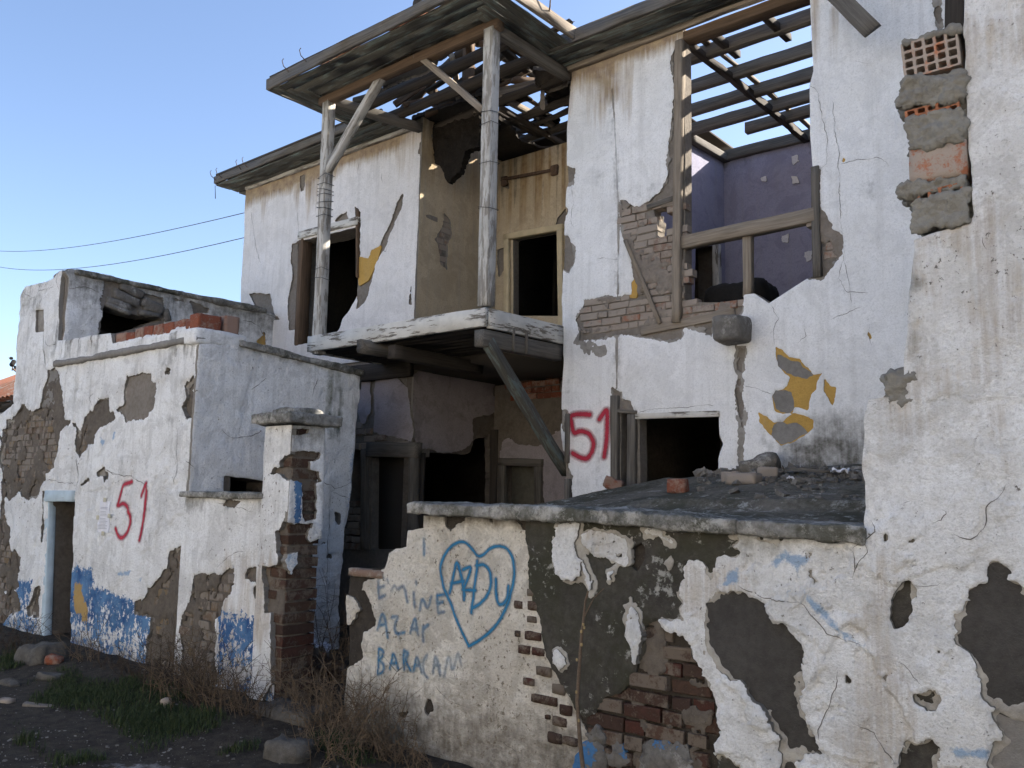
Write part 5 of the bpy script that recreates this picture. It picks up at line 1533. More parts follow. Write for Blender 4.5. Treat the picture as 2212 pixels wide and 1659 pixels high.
wy = [H.uv(D(7, *p)) for p in ([(1355, 262), (1400, 288), (1440, 322), (1505, 332), (1525, 375), (1560, 400), (1592, 435), (1642, 430), (1612, 480), (1605, 530), (1575, 560), (1560, 664), (1500, 640), (1470, 640), (1460, 675), (1400, 680), (1350, 660), (1330, 570), (1350, 535), (1400, 528), (1425, 500), (1440, 450), (1400, 420), (1365, 380), (1352, 320)],
      [(1240, 665), (1290, 690), (1345, 735), (1400, 725), (1430, 690), (1470, 672), (1540, 690), (1592, 720), (1590, 770), (1550, 805), (1500, 830), (1460, 855), (1385, 878), (1330, 820), (1280, 770), (1250, 730)],
      [(1660, 465), (1690, 510), (1728, 520), (1722, 600), (1705, 632), (1690, 580), (1658, 540)], [(1925, 162), (1952, 205), (1945, 217), (1926, 190)])] + [H.uv(D(2, (1535, 892), (1550, 858), (1565, 864), (1560, 892))), H.uv(D(2, (398, 1612), (400, 1540), (420, 1520), (420, 1612)))]
wg = [H.uv(D(7, *p)) for p in ([(1360, 308), (1420, 335), (1500, 360), (1520, 385), (1592, 440), (1540, 457), (1480, 447), (1420, 420), (1375, 385)], [(1330, 570), (1350, 535), (1400, 528), (1450, 550), (1475, 600), (1470, 645), (1440, 675), (1390, 674), (1350, 655)],
      [(1325, 745), (1380, 720), (1430, 745), (1500, 740), (1540, 770), (1557, 800), (1500, 830), (1460, 857), (1385, 872), (1328, 815)])]
mcr = [H.uv(D(2, *p)) for p in ([(1375, 460), (1425, 510), (1440, 640), (1465, 760), (1462, 900), (1420, 930)], [(1500, 560), (1510, 700), (1530, 850), (1535, 1000), (1545, 1150), (1560, 1420), (1590, 1560), (1600, 1659)], [(1540, 900), (1620, 880), (1740, 860), (1780, 885), (1805, 915)], [(75, 990), (90, 1100), (75, 1200), (90, 1250)], [(1555, 1400), (1530, 1520), (1580, 1600), (1700, 1600)], [(215, 1405), (300, 1415), (340, 1410)], [(1620, 350), (1700, 345)])]
mcr += [H.uv(D(7, *p)) for p in ([(1330, 0), (1380, 90), (1345, 140), (1355, 260)], [(1680, 100), (1780, 60), (1900, 20)], [(1490, 240), (1540, 200), (1530, 150)], [(1350, 560), (1240, 520), (1160, 500)], [(1940, 120), (1930, 160), (1945, 270)], [(500, 670), (640, 650), (760, 640), (980, 625)])]
drip = [H.uv(D(2, (295, 490), (310, 700), (325, 1000), (330, 1200), (328, 1400), (325, 1600))), H.uv(D(7, (367, 205), (365, 350), (366, 520)))]
hM = lambda U, V: .022 + .018 * fbm(U, V, 1.3, 3, 231) + .004 * fbm(U, V, 9, 4, 232)
cracks(H, mcr, hM, ho, .0021)
mcc = lambda U, V, F: np.maximum(0 * U, .6 * sm(ld(drip, U, V) + .008 * fbm(U, V, 14, 3, 3), .022, .004))


def m_dirt(U, V, F):
    d = 1.25 * sm(V, 2.62, 1.95) * sm(U, -3.5, -2.5) * (.75 + .6 * fbm(U, V, 2.0, 4, 241))
    d = np.maximum(d, .35 * sm(ld(drip, U, V), .12, .01))
    return np.maximum(d, .3 * sm(fbm(U, V, 2, 4, 243), .25, .6))


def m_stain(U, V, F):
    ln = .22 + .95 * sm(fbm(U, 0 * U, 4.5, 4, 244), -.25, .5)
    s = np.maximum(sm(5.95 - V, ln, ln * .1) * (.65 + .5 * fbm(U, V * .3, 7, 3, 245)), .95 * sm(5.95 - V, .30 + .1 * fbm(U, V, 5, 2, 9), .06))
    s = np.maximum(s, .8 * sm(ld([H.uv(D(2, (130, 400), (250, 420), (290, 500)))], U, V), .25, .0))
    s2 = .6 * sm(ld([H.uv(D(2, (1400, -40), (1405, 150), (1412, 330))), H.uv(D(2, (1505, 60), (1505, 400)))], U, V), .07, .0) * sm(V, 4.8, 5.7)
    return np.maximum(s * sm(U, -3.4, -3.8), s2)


PM = sheet('plaster', H, bdm, .0135, lambda U, V: np.minimum(np.minimum(mF0(U, V) - .002, -mHole(U, V) - .003), -np.maximum(patches(mp, U, V, 233, .022), patches(wy, U, V, 234, .010))),
      lambda U, V, F: np.maximum(hM(U, V) - .010 * (1 - np.sqrt(np.clip(F / .016, 0, 1))) - .016 * mcc(U, V, F), .006), -.016, M['white_house'], ho,
      {'crack': mcc, 'dirt': m_dirt, 'stain': m_stain})
sheet('ochre_layer', H, bdm, .0125, lambda U, V: np.minimum(np.maximum.reduce([sd(p, U, V) for p in wy]) + .02, -patches(wg, U, V, 235, .012)), lambda U, V, F: hM(U, V) * .55 - .002, -.016, M['yellow'], ho)
sheet('plaster_undercoat', H, bdm, .0135, lambda U, V: np.minimum(np.minimum(mF0(U, V) - .002, -mHole(U, V) - .003), -np.maximum(patches(mp, U, V, 237, .035) - .014 + .035 * fbm(U, V, 5, 3, 238), np.maximum.reduce([sd(p, U, V) for p in wy]) + .03)), lambda U, V, F: .002 + .008 * np.sqrt(np.clip(F / .015, 0, 1)), -.016, M['undercoat'], ho, minarea=.01)
gp2 = lambda U, V: np.maximum.reduce([sd(p, U, V) for p in wg]) + .02
sheet('cement_patch', H, bdm, .0125, gp2, lambda U, V, F: hM(U, V) * .4 - .002, -.016, M['cement'], ho)
hp = H.uv(D(7, (150, -10), (100, 110), (130, 170), (560, 130), (800, 110), (1060, 60), (1150, 30), (1150, -80), (850, -80)) + D(2, (690, 1500), (655, 1290), (655, 1090), (520, 1100), (380, 1120), (338, 1090), (350, 1250), (405, 1420), (418, 1520), (408, 1615), (300, 1620)))
print('house bricks', lay_bricks(H, [hp], .205, .060, .008, ho, M['brick_house'], (.002, .016), .25, .03, 21, .0, avoid=[shole, wopen]))
print(lay_bricks(H, [mp[1]], .2, .06, .012, ho, M['brick_house'], (.002, .014), .3, .05, 22, -.02, avoid=[wopen]))
smear(H, [hp], M['smear'], ho, 331, .03, .02, .014, avoid=[shole, wopen])
smear(H, [mp[1]], M['smear'], ho, 332, .12, .02, .014, avoid=[wopen])
# timbers of the broken window
def hb(name, a, b, w, h, mat, out=.03, up=(0, 1, 0), **k):
    return beam(name, H.at(*a, out), H.at(*b, out), w, h, mat, ho, up, **k)
hb('window_post', (1471, 92), (1466, 698), .075, .085, M['wood_pale'], .02)
hb('window_rail', (1472, 527), (1762, 463), .10, .115, M['wood_pale'], -.01, up=(0, 0, 1), wob=.012)
hb('window_stud', (1612, 508), (1613, 640), .075, .07, M['wood_pale'], -.03)
hb('window_post', (1763, 362), (1767, 600), .065, .08, M['wood_grey'], .0)
hb('loose_lath', (1354, 520), (1430, 700), .035, .02, M['wood_pale'], .035)
hb('floor_band', (1385, 716), (1585, 677), .05, .075, M['wood_pale'], .0, up=(0, 0, 1), ragged=.04)
hb('short_lintel', (1400, 449), (1462, 428), .06, .045, M['wood_grey'], .0, up=(0, 0, 1))
hb('hole_stud', (1411, 458), (1411, 514), .02, .03, M['wood_dark'], -.16)
hb('door_post', (1331, 855), (1332, 1090), .075, .08, M['wood_grey'], .005)
hb('door_post', (1368, 895), (1366, 1090), .085, .075, M['wood_grey'], .0)
hb('door_head', (1330, 888), (1380, 891), .06, .03, M['wood_grey'], .01, up=(0, 0, 1))
hb('door_lintel', (1376, 899), (1556, 893), .05, .05, M['wood_white'], .008, up=(0, 0, 1))
hb('corner_post', (1232, 895), (1230, 1000), .05, .08, M['wood_grey'], .01)
hb('corner_post', (1230, 1035), (1230, 1110), .05, .08, M['wood_grey'], .01)
for a in ((1393, 715), (1430, 708), (1455, 702), (1500, 694), (1520, 690)):
    pass
a = H.at(1595, 717)
lump('beam_end', (a[0], YH - .10, a[2]), (.26, .34, .23), M['stone'], ho, .03, .014, 9, .45, None, 3, 'grey weathered timber end sticking out of the wall')
hb('dark_post', (2063, -60), (2063, 90), .13, .12, M['wood_dark'], -.02)

# ---- left wing, same front line
wl = H.uv([(534, 410), (530, 500), (526, 660)])
u_wl = float(wl[:, 0].mean())
wb = np.array([(wl[0, 0], ZT), (wl[1, 0], 4.6), (wl[2, 0], 3.6), (wl[2, 0], -.2), (XL, -.2), (XL, ZT)])
wdoor = H.uv([(643, 523), (772, 493), (774, 560), (771, 643), (757, 668), (742, 690), (735, 712), (716, 735), (640, 745), (640, 690)])
gd1 = H.uv(D(15, (40, 935), (178, 930), (178, 1800), (20, 1800)))
gd2 = H.uv(D(15, (250, 985), (602, 985), (592, 1800), (240, 1800)))
wF0 = lambda U, V: np.minimum(sd(wb, U, V) + .008 * fbm(U, V, 8, 4, 251), -np.maximum.reduce([sd(wdoor, U, V) + .012 * fbm(U, V, 9, 3, 252), sd(gd1, U, V), sd(gd2, U, V)]))
bdw = (u_wl - .15, XL + .02, -.2, 6.0)
sheet('wall_core', H, bdw, .025, wF0, lambda U, V, F: -.008 + .012 * fbm(U, V, 5, 4, 253), -.3, M['mudpale'], ho, both=True)
wp = [H.uv(D(1, *p)) for p in ([(485, 1335), (548, 1298), (562, 1350), (560, 1800), (470, 1800), (465, 1640), (490, 1500), (482, 1420)], [(240, 1570), (262, 1600), (300, 1595), (345, 1605), (372, 1598), (390, 1690), (420, 1740), (330, 1760), (300, 1690)],
      [(1092, 1060), (1086, 1130), (1040, 1240), (1002, 1325), (985, 1362), (940, 1440), (902, 1590), (885, 1652), (840, 1680), (842, 1400), (905, 1408), (925, 1360), (965, 1345), (985, 1290), (1022, 1215), (1062, 1100)],
      [(705, 1216), (740, 1180), (787, 1153), (788, 1175), (812, 1190), (780, 1206)], [(832, 1128), (862, 1158), (855, 1400), (850, 1622), (828, 1585), (835, 1400)], [(530, 960), (560, 950), (550, 1040), (535, 1045)], [(1140, 1560), (1125, 1660), (1142, 1660)], [(1180, 770), (1195, 775), (1192, 835), (1175, 835)])]
wyp = [H.uv(D(1, (848, 1408), (905, 1408), (925, 1360), (967, 1346), (945, 1425), (900, 1520), (855, 1548)))]
wcr = [H.uv(D(1, *p)) for p in ([(270, 1160), (290, 1330), (320, 1440)], [(855, 880), (850, 960)], [(980, 940), (985, 1000)], [(520, 1150), (530, 1280)], [(970, 1360), (1000, 1370), (1010, 1340)])]
wcc = lambda U, V, F: 0 * U
hW = lambda U, V: .022 + .016 * fbm(U, V, 1.4, 3, 254) + .003 * fbm(U, V, 9, 4, 255)
cracks(H, wcr, hW, ho, .0035)
up_only = lambda U, V: V - np.where(U > -8.9, 3.2, 2.6)
lil = [H.uv(D(15, *p)) for p in ([(130, 290), (245, 285), (252, 600), (215, 650), (195, 702), (165, 690), (140, 600)], [(300, 290), (400, 258), (470, 290), (520, 345), (577, 390), (592, 560), (617, 760), (602, 850), (540, 832), (470, 830), (400, 812), (278, 780), (285, 600), (280, 430)])]


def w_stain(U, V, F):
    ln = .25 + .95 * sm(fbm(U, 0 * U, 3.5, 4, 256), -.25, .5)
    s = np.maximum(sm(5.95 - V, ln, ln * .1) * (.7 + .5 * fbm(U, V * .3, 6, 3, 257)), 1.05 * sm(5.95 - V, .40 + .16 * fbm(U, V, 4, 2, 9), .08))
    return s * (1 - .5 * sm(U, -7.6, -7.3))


sheet('plaster', H, bdw, .0155, lambda U, V: np.minimum.reduce([wF0(U, V) - .003, up_only(U, V), -patches(wp, U, V, 258, .018)]),
      lambda U, V, F: np.maximum(hW(U, V) - .010 * (1 - np.sqrt(np.clip(F / .018, 0, 1))) - .014 * wcc(U, V, F), .006), -.016, M['white_wing'], ho,
      {'crack': wcc, 'stain': w_stain, 'dirt': lambda U, V, F: .55 * sm(V, 4.2, 3.4) * sm(U, -9.6, -10.4) * sm(fbm(U, V, 3, 4, 259), -.3, .4)})
sheet('ochre_layer', H, bounds_of(wyp), .013, lambda U, V: sd(wyp[0], U, V) + .02, lambda U, V, F: hW(U, V) * .6, -.016, M['yellow'], ho)
sheet('lilac_plaster', H, bounds_of(lil), .015, lambda U, V: patches(lil, U, V, 260, .02), lambda U, V, F: .016 + .01 * fbm(U, V, 3, 3, 261), -.016, M['lilac_grey'], ho, {'dirt': lambda U, V, F: .3 * sm(fbm(U, V, 3, 3, 5), 0, .5)})
hb('window_post', (652, 515), (641, 760), .09, .16, M['wood_brown'], -.06)
hb('window_lintel', (650, 510), (778, 478), .10, .10, M['wood_white'], .0, up=(0, 0, 1))
beam('floor_band', (-9.2, YH - .03, 3.05), (XL, YH - .03, 3.05), .08, .2, M['wood_dark'], ho)
hb('broken_jamb', (776, 452), (775, 600), .035, .05, M['wood_brown'], .015, ragged=.05)
hb('door_post', D(15, (205, 925))[0], D(15, (200, 1800))[0], .09, .1, M['wood_grey'], .0)
hb('door_post', D(15, (622, 975))[0], D(15, (605, 1800))[0], .08, .1, M['wood_grey'], .0)
hb('door_head', D(15, (230, 930))[0], D(15, (655, 935))[0], .12, .17, M['wood_grey'], .0, up=(0, 0, 1), wob=.015)
a, b = H.uv(D(15, (250, 1000)))[0], H.uv(D(15, (602, 1800)))[0]
DP = box('door_panel', (a[0], YH + .12, -.1), (b[0], YH + .16, a[1] + .05), M['wood_dark'], ho, 'dark brown board closing the ground floor doorway')
beam('door_rail', (a[0], YH + .10, .95), (b[0], YH + .10, .93), .05, .08, M['wood_grey'], DP)
lay_bricks(H, [H.uv(D(15, (95, 690), (200, 700), (250, 740), (270, 790), (600, 860), (600, 890), (230, 890), (220, 930), (95, 930)))], .2, .07, .012, ho, M['brick_house'], (.002, .03), .3, .1, 25, .0)
lay_bricks(H, [H.uv(D(15, (0, 1390), (175, 1390), (165, 1800), (0, 1800)))], .2, .07, .012, ho, M['brick_house'], (.0, .03), .3, .1, 26, .0)

# ---- balcony recess: side wall and back wall, both floors
def wallx(name, plane, bd, step, F, mat, hfun, attrs=None, core=True, back=-.1, corem='mudpale'):
    if core:
        sheet('wall_core', plane, bd, .03, F[0], -.02, back, M[corem], ho, both=True)
    sheet(name, plane, bd, step, F[1], hfun, -.03, mat, ho, attrs)


bx = LX.uv(D(1, (1310, 1160), (1345, 1210), (1352, 1280), (1327, 1330), (1322, 1462), (1288, 1442), (1275, 1350), (1256, 1300), (1290, 1260), (1305, 1220)))
rect = lambda a, b, c, d: np.array([(a, c), (b, c), (b, d), (a, d)])
Fl = lambda U, V: sd(rect(YH, YB + .1, ZFL, ZT + .15), U, V)
wallx('beige_plaster', LX, (YH - .02, YB + .12, ZFL - .05, 6.05), .016, (Fl, lambda U, V: np.minimum(Fl(U, V), -patches([bx], U, V, 271, .02))), M['beige'], lambda U, V, F: .006 + .01 * fbm(U, V, 2, 3, 272),
      {'stain': lambda U, V, F: .7 * sm(V, 4.9, 5.8) * sm(fbm(U, V * .1, 8, 3, 273), -.3, .4), 'dirt': lambda U, V, F: .5 * sm(V, 5.5, 6.0)})
lay_bricks(PX(XL - .02), [bx], .18, .06, .012, ho, M['brick_house'], (.0, .01), .3, .05, 27, .02)
lt = LX.uv(D(15, (610, 270), (700, 205), (800, 200), (950, 240), (1100, 270), (1250, 300), (1350, 340), (1310, 380), (1300, 460), (1335, 500), (1325, 590), (1280, 635), (1190, 640), (1130, 665), (1125, 750), (1140, 850), (1110, 890), (1050, 930), (980, 950), (940, 960), (820, 945), (660, 910), (620, 840), (600, 560)))
lo = LX.uv(D(15, (650, 930), (820, 955), (940, 965), (1110, 965), (1150, 850), (1230, 830), (1290, 790), (1290, 1900), (640, 1900)))
Fg = lambda U, V: np.minimum(sd(rect(YH, YB + .1, -.2, 3.02), U, V), -patches([lo], U, V, 274, .02))
wallx('lilac_plaster', LX, (YH - .02, YB + .12, -.25, 3.05), .016, (Fg, lambda U, V: np.minimum(Fg(U, V), patches([lt], U, V, 275, .02))), M['lilac_grey'], lambda U, V, F: .008 + .012 * fbm(U, V, 2, 3, 276), {'dirt': lambda U, V, F: .3 * sm(fbm(U, V, 3, 3, 5), 0, .5)}, corem='mud')
bdoor = HB.uv(D(1, (1690, 1302), (1937, 1258), (1950, 1720), (1690, 1720)))
Fb = lambda U, V: np.minimum(sd(rect(XL, -4.85, ZFL - .02, 5.92), U, V), -sd(bdoor, U, V))
bpx = [HB.uv(D(1, *p)) for p in ([(1630, 975), (1665, 965), (1668, 1030), (1632, 1015)], [(1600, 1360), (1640, 1350), (1650, 1450), (1610, 1520)], [(1930, 1180), (1975, 1130), (1985, 1230), (1915, 1240)])]
wallx('beige_plaster', HB, (XL - .02, -4.8, ZFL - .05, 6.0), .016, (Fb, lambda U, V: np.minimum(Fb(U, V), -patches(bpx, U, V, 281, .015))), M['beige'], lambda U, V, F: .006 + .01 * fbm(U, V, 2, 3, 282),
      {'stain': lambda U, V, F: .8 * sm(V, 4.6, 5.6) * sm(fbm(U, V * .04, 14, 3, 283), -.1, .3), 'dirt': lambda U, V, F: .65 * sm(V, 4.4, 5.4) * sm(fbm(U, V * .04, 22, 3, 284), .0, .4)})
for p0, p1, up in (((1099, 514), (1099, 720), (0, 1, 0)), ((1214, 492), (1217, 720), (0, 1, 0)), ((1094, 514), (1220, 492), (0, 0, 1))):
    beam('door_frame', HB.at(*p0, .02), HB.at(*p1, .02), .08, .075, M['wood_cream'], ho, up)
RD = beam('curtain_rod', HB.at(*D(1, (1640, 985))[0], .05), HB.at(*D(1, (1900, 935))[0], .04), .03, .03, M['metal'], ho)
lump('rod_bracket', HB.at(*D(1, (1648, 990))[0], .03), (.09, .06, .12), M['metal'], RD, .02, .01, 20, .5)
lump('rod_bracket', HB.at(*D(1, (1920, 932))[0], .03), (.10, .05, .13), M['metal'], RD, .02, .01, 20, .5)
gdo = HB.uv(D(15, (1425, 1055), (1690, 1060), (1690, 1800), (1420, 1800)))
Fh = lambda U, V: np.minimum(sd(rect(XL, -4.85, -.2, 3.0), U, V), -sd(gdo, U, V))
wallx('lilac_plaster', HB, (XL - .02, -4.8, -.25, 3.02), .02, (Fh, lambda U, V: np.minimum(Fh(U, V), patches([HB.uv(D(15, (1750, 870), (1960, 700), (2000, 1500), (1750, 1500))), HB.uv(D(15, (1380, 860), (1430, 830), (1550, 870), (1750, 890), (1750, 1060), (1380, 1060)))], U, V, 291, .03))), M['lilac_grey'], lambda U, V, F: .008 + .012 * fbm(U, V, 2, 3, 292), corem='mud')
for p0, p1, up in (((1402, 1040), (1398, 1800), (0, 1, 0)), ((1718, 1050), (1722, 1800), (0, 1, 0)), ((1380, 1035), (1752, 1045), (0, 0, 1))):
    beam('door_frame', HB.at(*D(15, p0)[0], .01), HB.at(*D(15, p1)[0], .01), .10, .09, M['wood_grey'], ho, up)
box('door_panel', (gdo[0, 0], YB + .10, -.1), (gdo[1, 0], YB + .13, gdo[0, 1]), m_plain('olive_board', (.15, .135, .10), .8), ho)
lay_bricks(HB, [HB.uv(D(15, (1420, 250), (1900, 220), (1920, 480), (1500, 500)))], .2, .065, .012, ho, M['brick_red'], (-.005, .02), .3, .05, 29, .0)
beam('inner_post', LX.at(*D(15, (1320, 760))[0], .03), LX.at(*D(15, (1300, 1700))[0], .03), .1, .1, M['wood_dark'], ho, (0, 1, 0))

# ---- shell: floors, partitions, back and side walls, so the rooms are dark inside
box('floor_slab', (u_wl + .1, YH + .31, 3.0), (XL - .12, 9.6, ZFL), M['wood_dark'], ho)
box('floor_slab', (XL - .1, YH - .0, 3.03), (-5.02, 9.6, ZFL), M['wood_dark'], ho)
box('floor_slab', (-5.0, YH + .27, 3.0), (-1.3, 9.56, ZFL), M['floor_in'], ho)
box('outer_wall', (u_wl + .02, YH + .31, -.2), (u_wl + .3, 9.6, ZT), M['mud'], ho)
box('outer_wall', (u_wl + .02, 9.6, -.2), (-1.1, 9.85, 5.84), M['mud'], ho)
box('outer_wall', (-1.6, YH + .27, -.2), (-1.3, 9.56, 5.86), M['mud'], ho)
box('partition', (-4.98, YH + .27, -.2), (-4.80, 9.56, 2.98), M['mud'], ho)
box('ceiling', (XL - .1, YB + .12, 5.90), (-5.0, 9.6, 5.94), M['wood_dark'], ho)
box('ceiling', (u_wl + .1, YH + .02, 5.90), (XL - .12, 9.6, 5.94), M['wood_dark'], ho)
box('shade_dark_wall', (u_wl + .32, 9.4, ZFL), (XL - .12, 9.58, 5.88), M['dark_in'], ho)  # room shade put into the near-black wall colour
box('shade_dark_wall', (XL - .2, YH + .31, ZFL), (XL - .11, 9.4, 5.88), M['dark_in'], ho)
box('shade_dark_wall', (u_wl + .3, YH + .31, ZFL), (u_wl + .4, 9.4, 5.88), M['dark_in'], ho)
# front room partition with a doorway, lavender
rdo = RX.uv(D(2, (745, 1345), (835, 1338), (868, 1338), (872, 1700), (738, 1700)))
Frx = lambda U, V: np.minimum(sd(rect(YH + .22, YR + .02, ZFL, 5.86), U, V), -sd(rdo, U, V))
sheet('wall_core', RX, (YH, YR + .05, ZFL - .05, 5.9), .03, Frx, -.015, -.27, M['mud'], ho, both=True)
spots = [RX.uv(D(2, (740, 840), (765, 835), (765, 880), (748, 885))), RX.uv(D(2, (705, 890), (735, 880), (730, 930), (710, 925)))]
sheet('lavender_plaster', RX, (YH, YR + .05, ZFL - .05, 5.9), .02, Frx, lambda U, V, F: .008 * fbm(U, V, 3, 3, 301), -.03, M['lavender'], ho, {'faint': lambda U, V, F: 0 * U, 'dirt': lambda U, V, F: .5 * sm(V, 5.5, 5.85) * sm(fbm(U, V * .2, 6, 3, 5), -.2, .3)})
Frb = lambda U, V: sd(rect(XR - .02, -1.35, ZFL, 5.84), U, V)
filler = [RB.uv(D(2, *p)) for p in ([(1265, 850), (1300, 845), (1310, 885), (1280, 895)], [(1270, 965), (1305, 960), (1310, 995), (1275, 1000)], [(1345, 1375), (1378, 1370), (1382, 1415), (1350, 1425)], [(1215, 1285), (1250, 1280), (1250, 1315), (1220, 1320)], [(1100, 965), (1135, 960), (1135, 990), (1105, 990)])]
sheet('lavender_plaster', RB, (XR - .05, -1.3, ZFL - .05, 5.9), .02, Frb, lambda U, V, F: .008 * fbm(U, V, 3, 3, 302), -.03, M['lavender'], ho,
      {'dirt': lambda U, V, F: np.maximum(.6 * sm(V, 5.45, 5.84) * sm(fbm(U, V * .15, 7, 3, 303), -.25, .3), .6 * sm(V, 3.9, 3.3) * sm(fbm(U, V, 4, 3, 304), -.1, .4)), 'chalk': lambda U, V, F: mask(filler, U, V, .05)})
for f_ in filler:
    sheet('filler_patch', RB, bounds_of([f_]), .012, lambda U, V: sd(f_, U, V) + edge_noise(U, V, 7, .02), .014, -.0, M['white_wing'], ho, minarea=.0005)
beam('door_frame', RX.at(*D(2, (846, 1335))[0], .03), RX.at(*D(2, (852, 1640))[0], .03), .08, .09, M['wood_white'], ho, (0, 1, 0))
beam('wall_plate', RX.at(*D(2, (690, 752))[0], .04), RX.at(*D(2, (905, 872))[0], .04), .09, .09, M['wood_grey'], ho)
PZJ = PZ(5.86)
def jy(x, y): return float(PZJ.at(x, y)[1])
for k, (x, y) in enumerate([(1478.5, 132), (1478.5, 196), (1478.5, 246), (1492, 282), (1652, 268), (1604, 331)]):
    yy = jy(x, y)
    beam('ceiling_joist', (-4.72 if k != 4 else -4.1, yy, 5.87), (-1.45, yy, 5.87), .08, .125, M['wood_grey'], ho, wob=.008)
def jx(x, y): return float(PZJ.at(x, y)[0])
x0 = jx(1495, 92)
beam('ceiling_beam', (x0, YH + .1, 5.83), (x0 + .03, 9.55, 5.83), .055, .07, M['wood_dark'], ho, wob=.02)
beam('loose_batten', (x0 + .05, YH + .1, 5.93), (x0 + .10, 9.55, 5.93), .04, .03, M['wood_pale'], ho, wob=.02)
for px_ in ((1553, 85), (1668, 50)):
    x1 = jx(*px_)
    beam('ceiling_beam', (x1, YH + .05, 5.85), (x1 + .02, 7.3, 5.85), .06, .07, M['wood_dark'], ho)
beam('wall_plate', (-4.9, YH + .06, 5.86), (-2.3, YH + .06, 5.86), .14, .09, M['wood_brown'], ho, wob=.012)
lump('charred_sack', H.at(1549, 640, -.45) + np.array([0, 0, .06]), (.62, .4, .26), M['black'], None, .035, .03, 9, .9)
cs = bpy.context.scene.objects['charred_sack']
tag(cs, 'black charred heap behind the broken window sill of the lavender room', 'heap')

# ---- balcony
XB0, XB1, YB0 = -7.56, -5.02, 5.57
zc = lambda f: 3.18 + .0 * f
beam('edge_board', (XB0, YB0, 3.195), (XB1, YB0, 3.185), .045, .168, M['wood_white'], ho, wob=.005, label='long white board along the balcony front')
beam('edge_board', (XB1 - .0, YB0 + .03, 3.18), (XB1, YH - .02, 3.20), .045, .175, M['wood_white'], ho, wob=.005, label='cracked white board along the balcony side')
beam('edge_board', (XB0, YB0 + .03, 3.19), (XB0, YH - .02, 3.19), .045, .17, M['wood_white'], ho)
beam('cantilever_beam', (XB1 - .05, YB0 - .03, 3.0), (XB1 - .05, YH - .02, 3.02), .11, .15, M['wood_grey'], ho, wob=.008)
beam('cantilever_beam', (-6.3, YB0 + .05, 3.0), (-6.3, YH + .2, 3.0), .11, .13, M['wood_dark'], ho)
a = PY(5.5).at(*D(5, (330, 270))[0]); 
beam('cantilever_beam', (a[0] + .12, YB0 - .12, a[2] - .0), (a[0] + .2, YH + .2, a[2] + .02), .15, .13, M['wood_grey'], ho, ragged=.05, wob=.015, ch=.3)
for i in range(9):
    y0 = YB0 + .05 + i * .125
    beam('floor_board', (XB0 + .03, y0 + .06, 3.13), (XB1 - .03, y0 + .06, 3.13), .118, .03, M['wood_dark'], ho)
for x, y0, y1 in ((1110, 710, 760), (1137, 718, 764)):
    a, b = PX(XB1 + .03).at(x, y0), PX(XB1 + .03).at(x, y1)
    beam('hanging_strap', a, b, .025, .012, M['wood_grey'], ho, (0, 1, 0))
a = np.array([XB1 - .04, YB0 + .06, 2.98]); b = PX(-5.02).at(1226, 1022)
beam('balcony_brace', a, b, .10, .09, M['wood_green'], ho, wob=.008, label='long slanting brace under the balcony')
# posts, braces, plates of the porch roof
def fb(x, y, Y=5.62): return PY(Y).at(x, y)
p0, p1 = fb(1050, 662), fb(1064, 55)
BP1 = beam('balcony_post', p0, (p1[0], 5.62, 5.93), .115, .115, M['wood_grw'], ho, (0, 1, 0), wob=.006, label='front balcony post with flaking white paint')
q0, q1 = fb(691, 722), fb(712, 200)
BP0 = beam('balcony_post', (q0[0], 5.62, 3.08), (q1[0], 5.62, 5.93), .105, .105, M['wood_grw'], ho, (0, 1, 0), wob=.006, label='outer balcony post bound with wire')
beam('post_splice', (q0[0] - .05, 5.60, 3.1), (q0[0] - .02, 5.60, 4.9), .05, .06, M['wood_white'], ho, (0, 1, 0))
beam('knee_brace', fb(703, 378), fb(829, 160), .075, .085, M['wood_grw'], ho, (0, 1, 0))
beam('knee_brace', fb(1046, 240), fb(903, 118), .06, .07, M['wood_pale'], ho, (0, 1, 0))
XPL, XPR = q1[0], p1[0]
beam('porch_plate', (XPL - .12, 5.62, 5.96), (XPR + .1, 5.62, 5.96), .10, .10, M['wood_brown'], ho, label='front plate of the porch roof')
beam('porch_plate', (XPL, 5.65, 5.95), (XL - .0, YH - .02, 5.90), .09, .10, M['wood_grey'], ho)
beam('porch_plate', (XPR, 5.65, 5.95), (XPR + .08, YH - .02, 5.88), .09, .10, M['wood_grey'], ho)
wires = []
for zz in np.concatenate([np.linspace(4.62, 5.05, 7), [4.0, 3.9]]):
    x = q0[0] + (q1[0] - q0[0]) * (zz - 3.1) / 2.8
    r_ = .064
    wires.append(([(x + sx * r_, 5.62 + sy * r_, zz + random.uniform(-.02, .02)) for sx, sy in ((-1, -1), (1, -1), (1, 1), (-1, 1), (-1, -1))], .0028, .0028))
for zz in (5.0, 4.62, 4.2, 5.1):
    x = p0[0] + (p1[0] - p0[0]) * (zz - 3.3) / 2.6
    r_ = .067
    wires.append(([(x + sx * r_, 5.62 + sy * r_, zz + random.uniform(-.02, .02)) for sx, sy in ((-1, -1), (1, -1), (1, 1), (-1, 1), (-1, -1))], .0028, .0028))
for i, wv in enumerate(wires):
    tubes('wire_binding', [wv], M['wire'], BP0 if i < 9 else BP1)

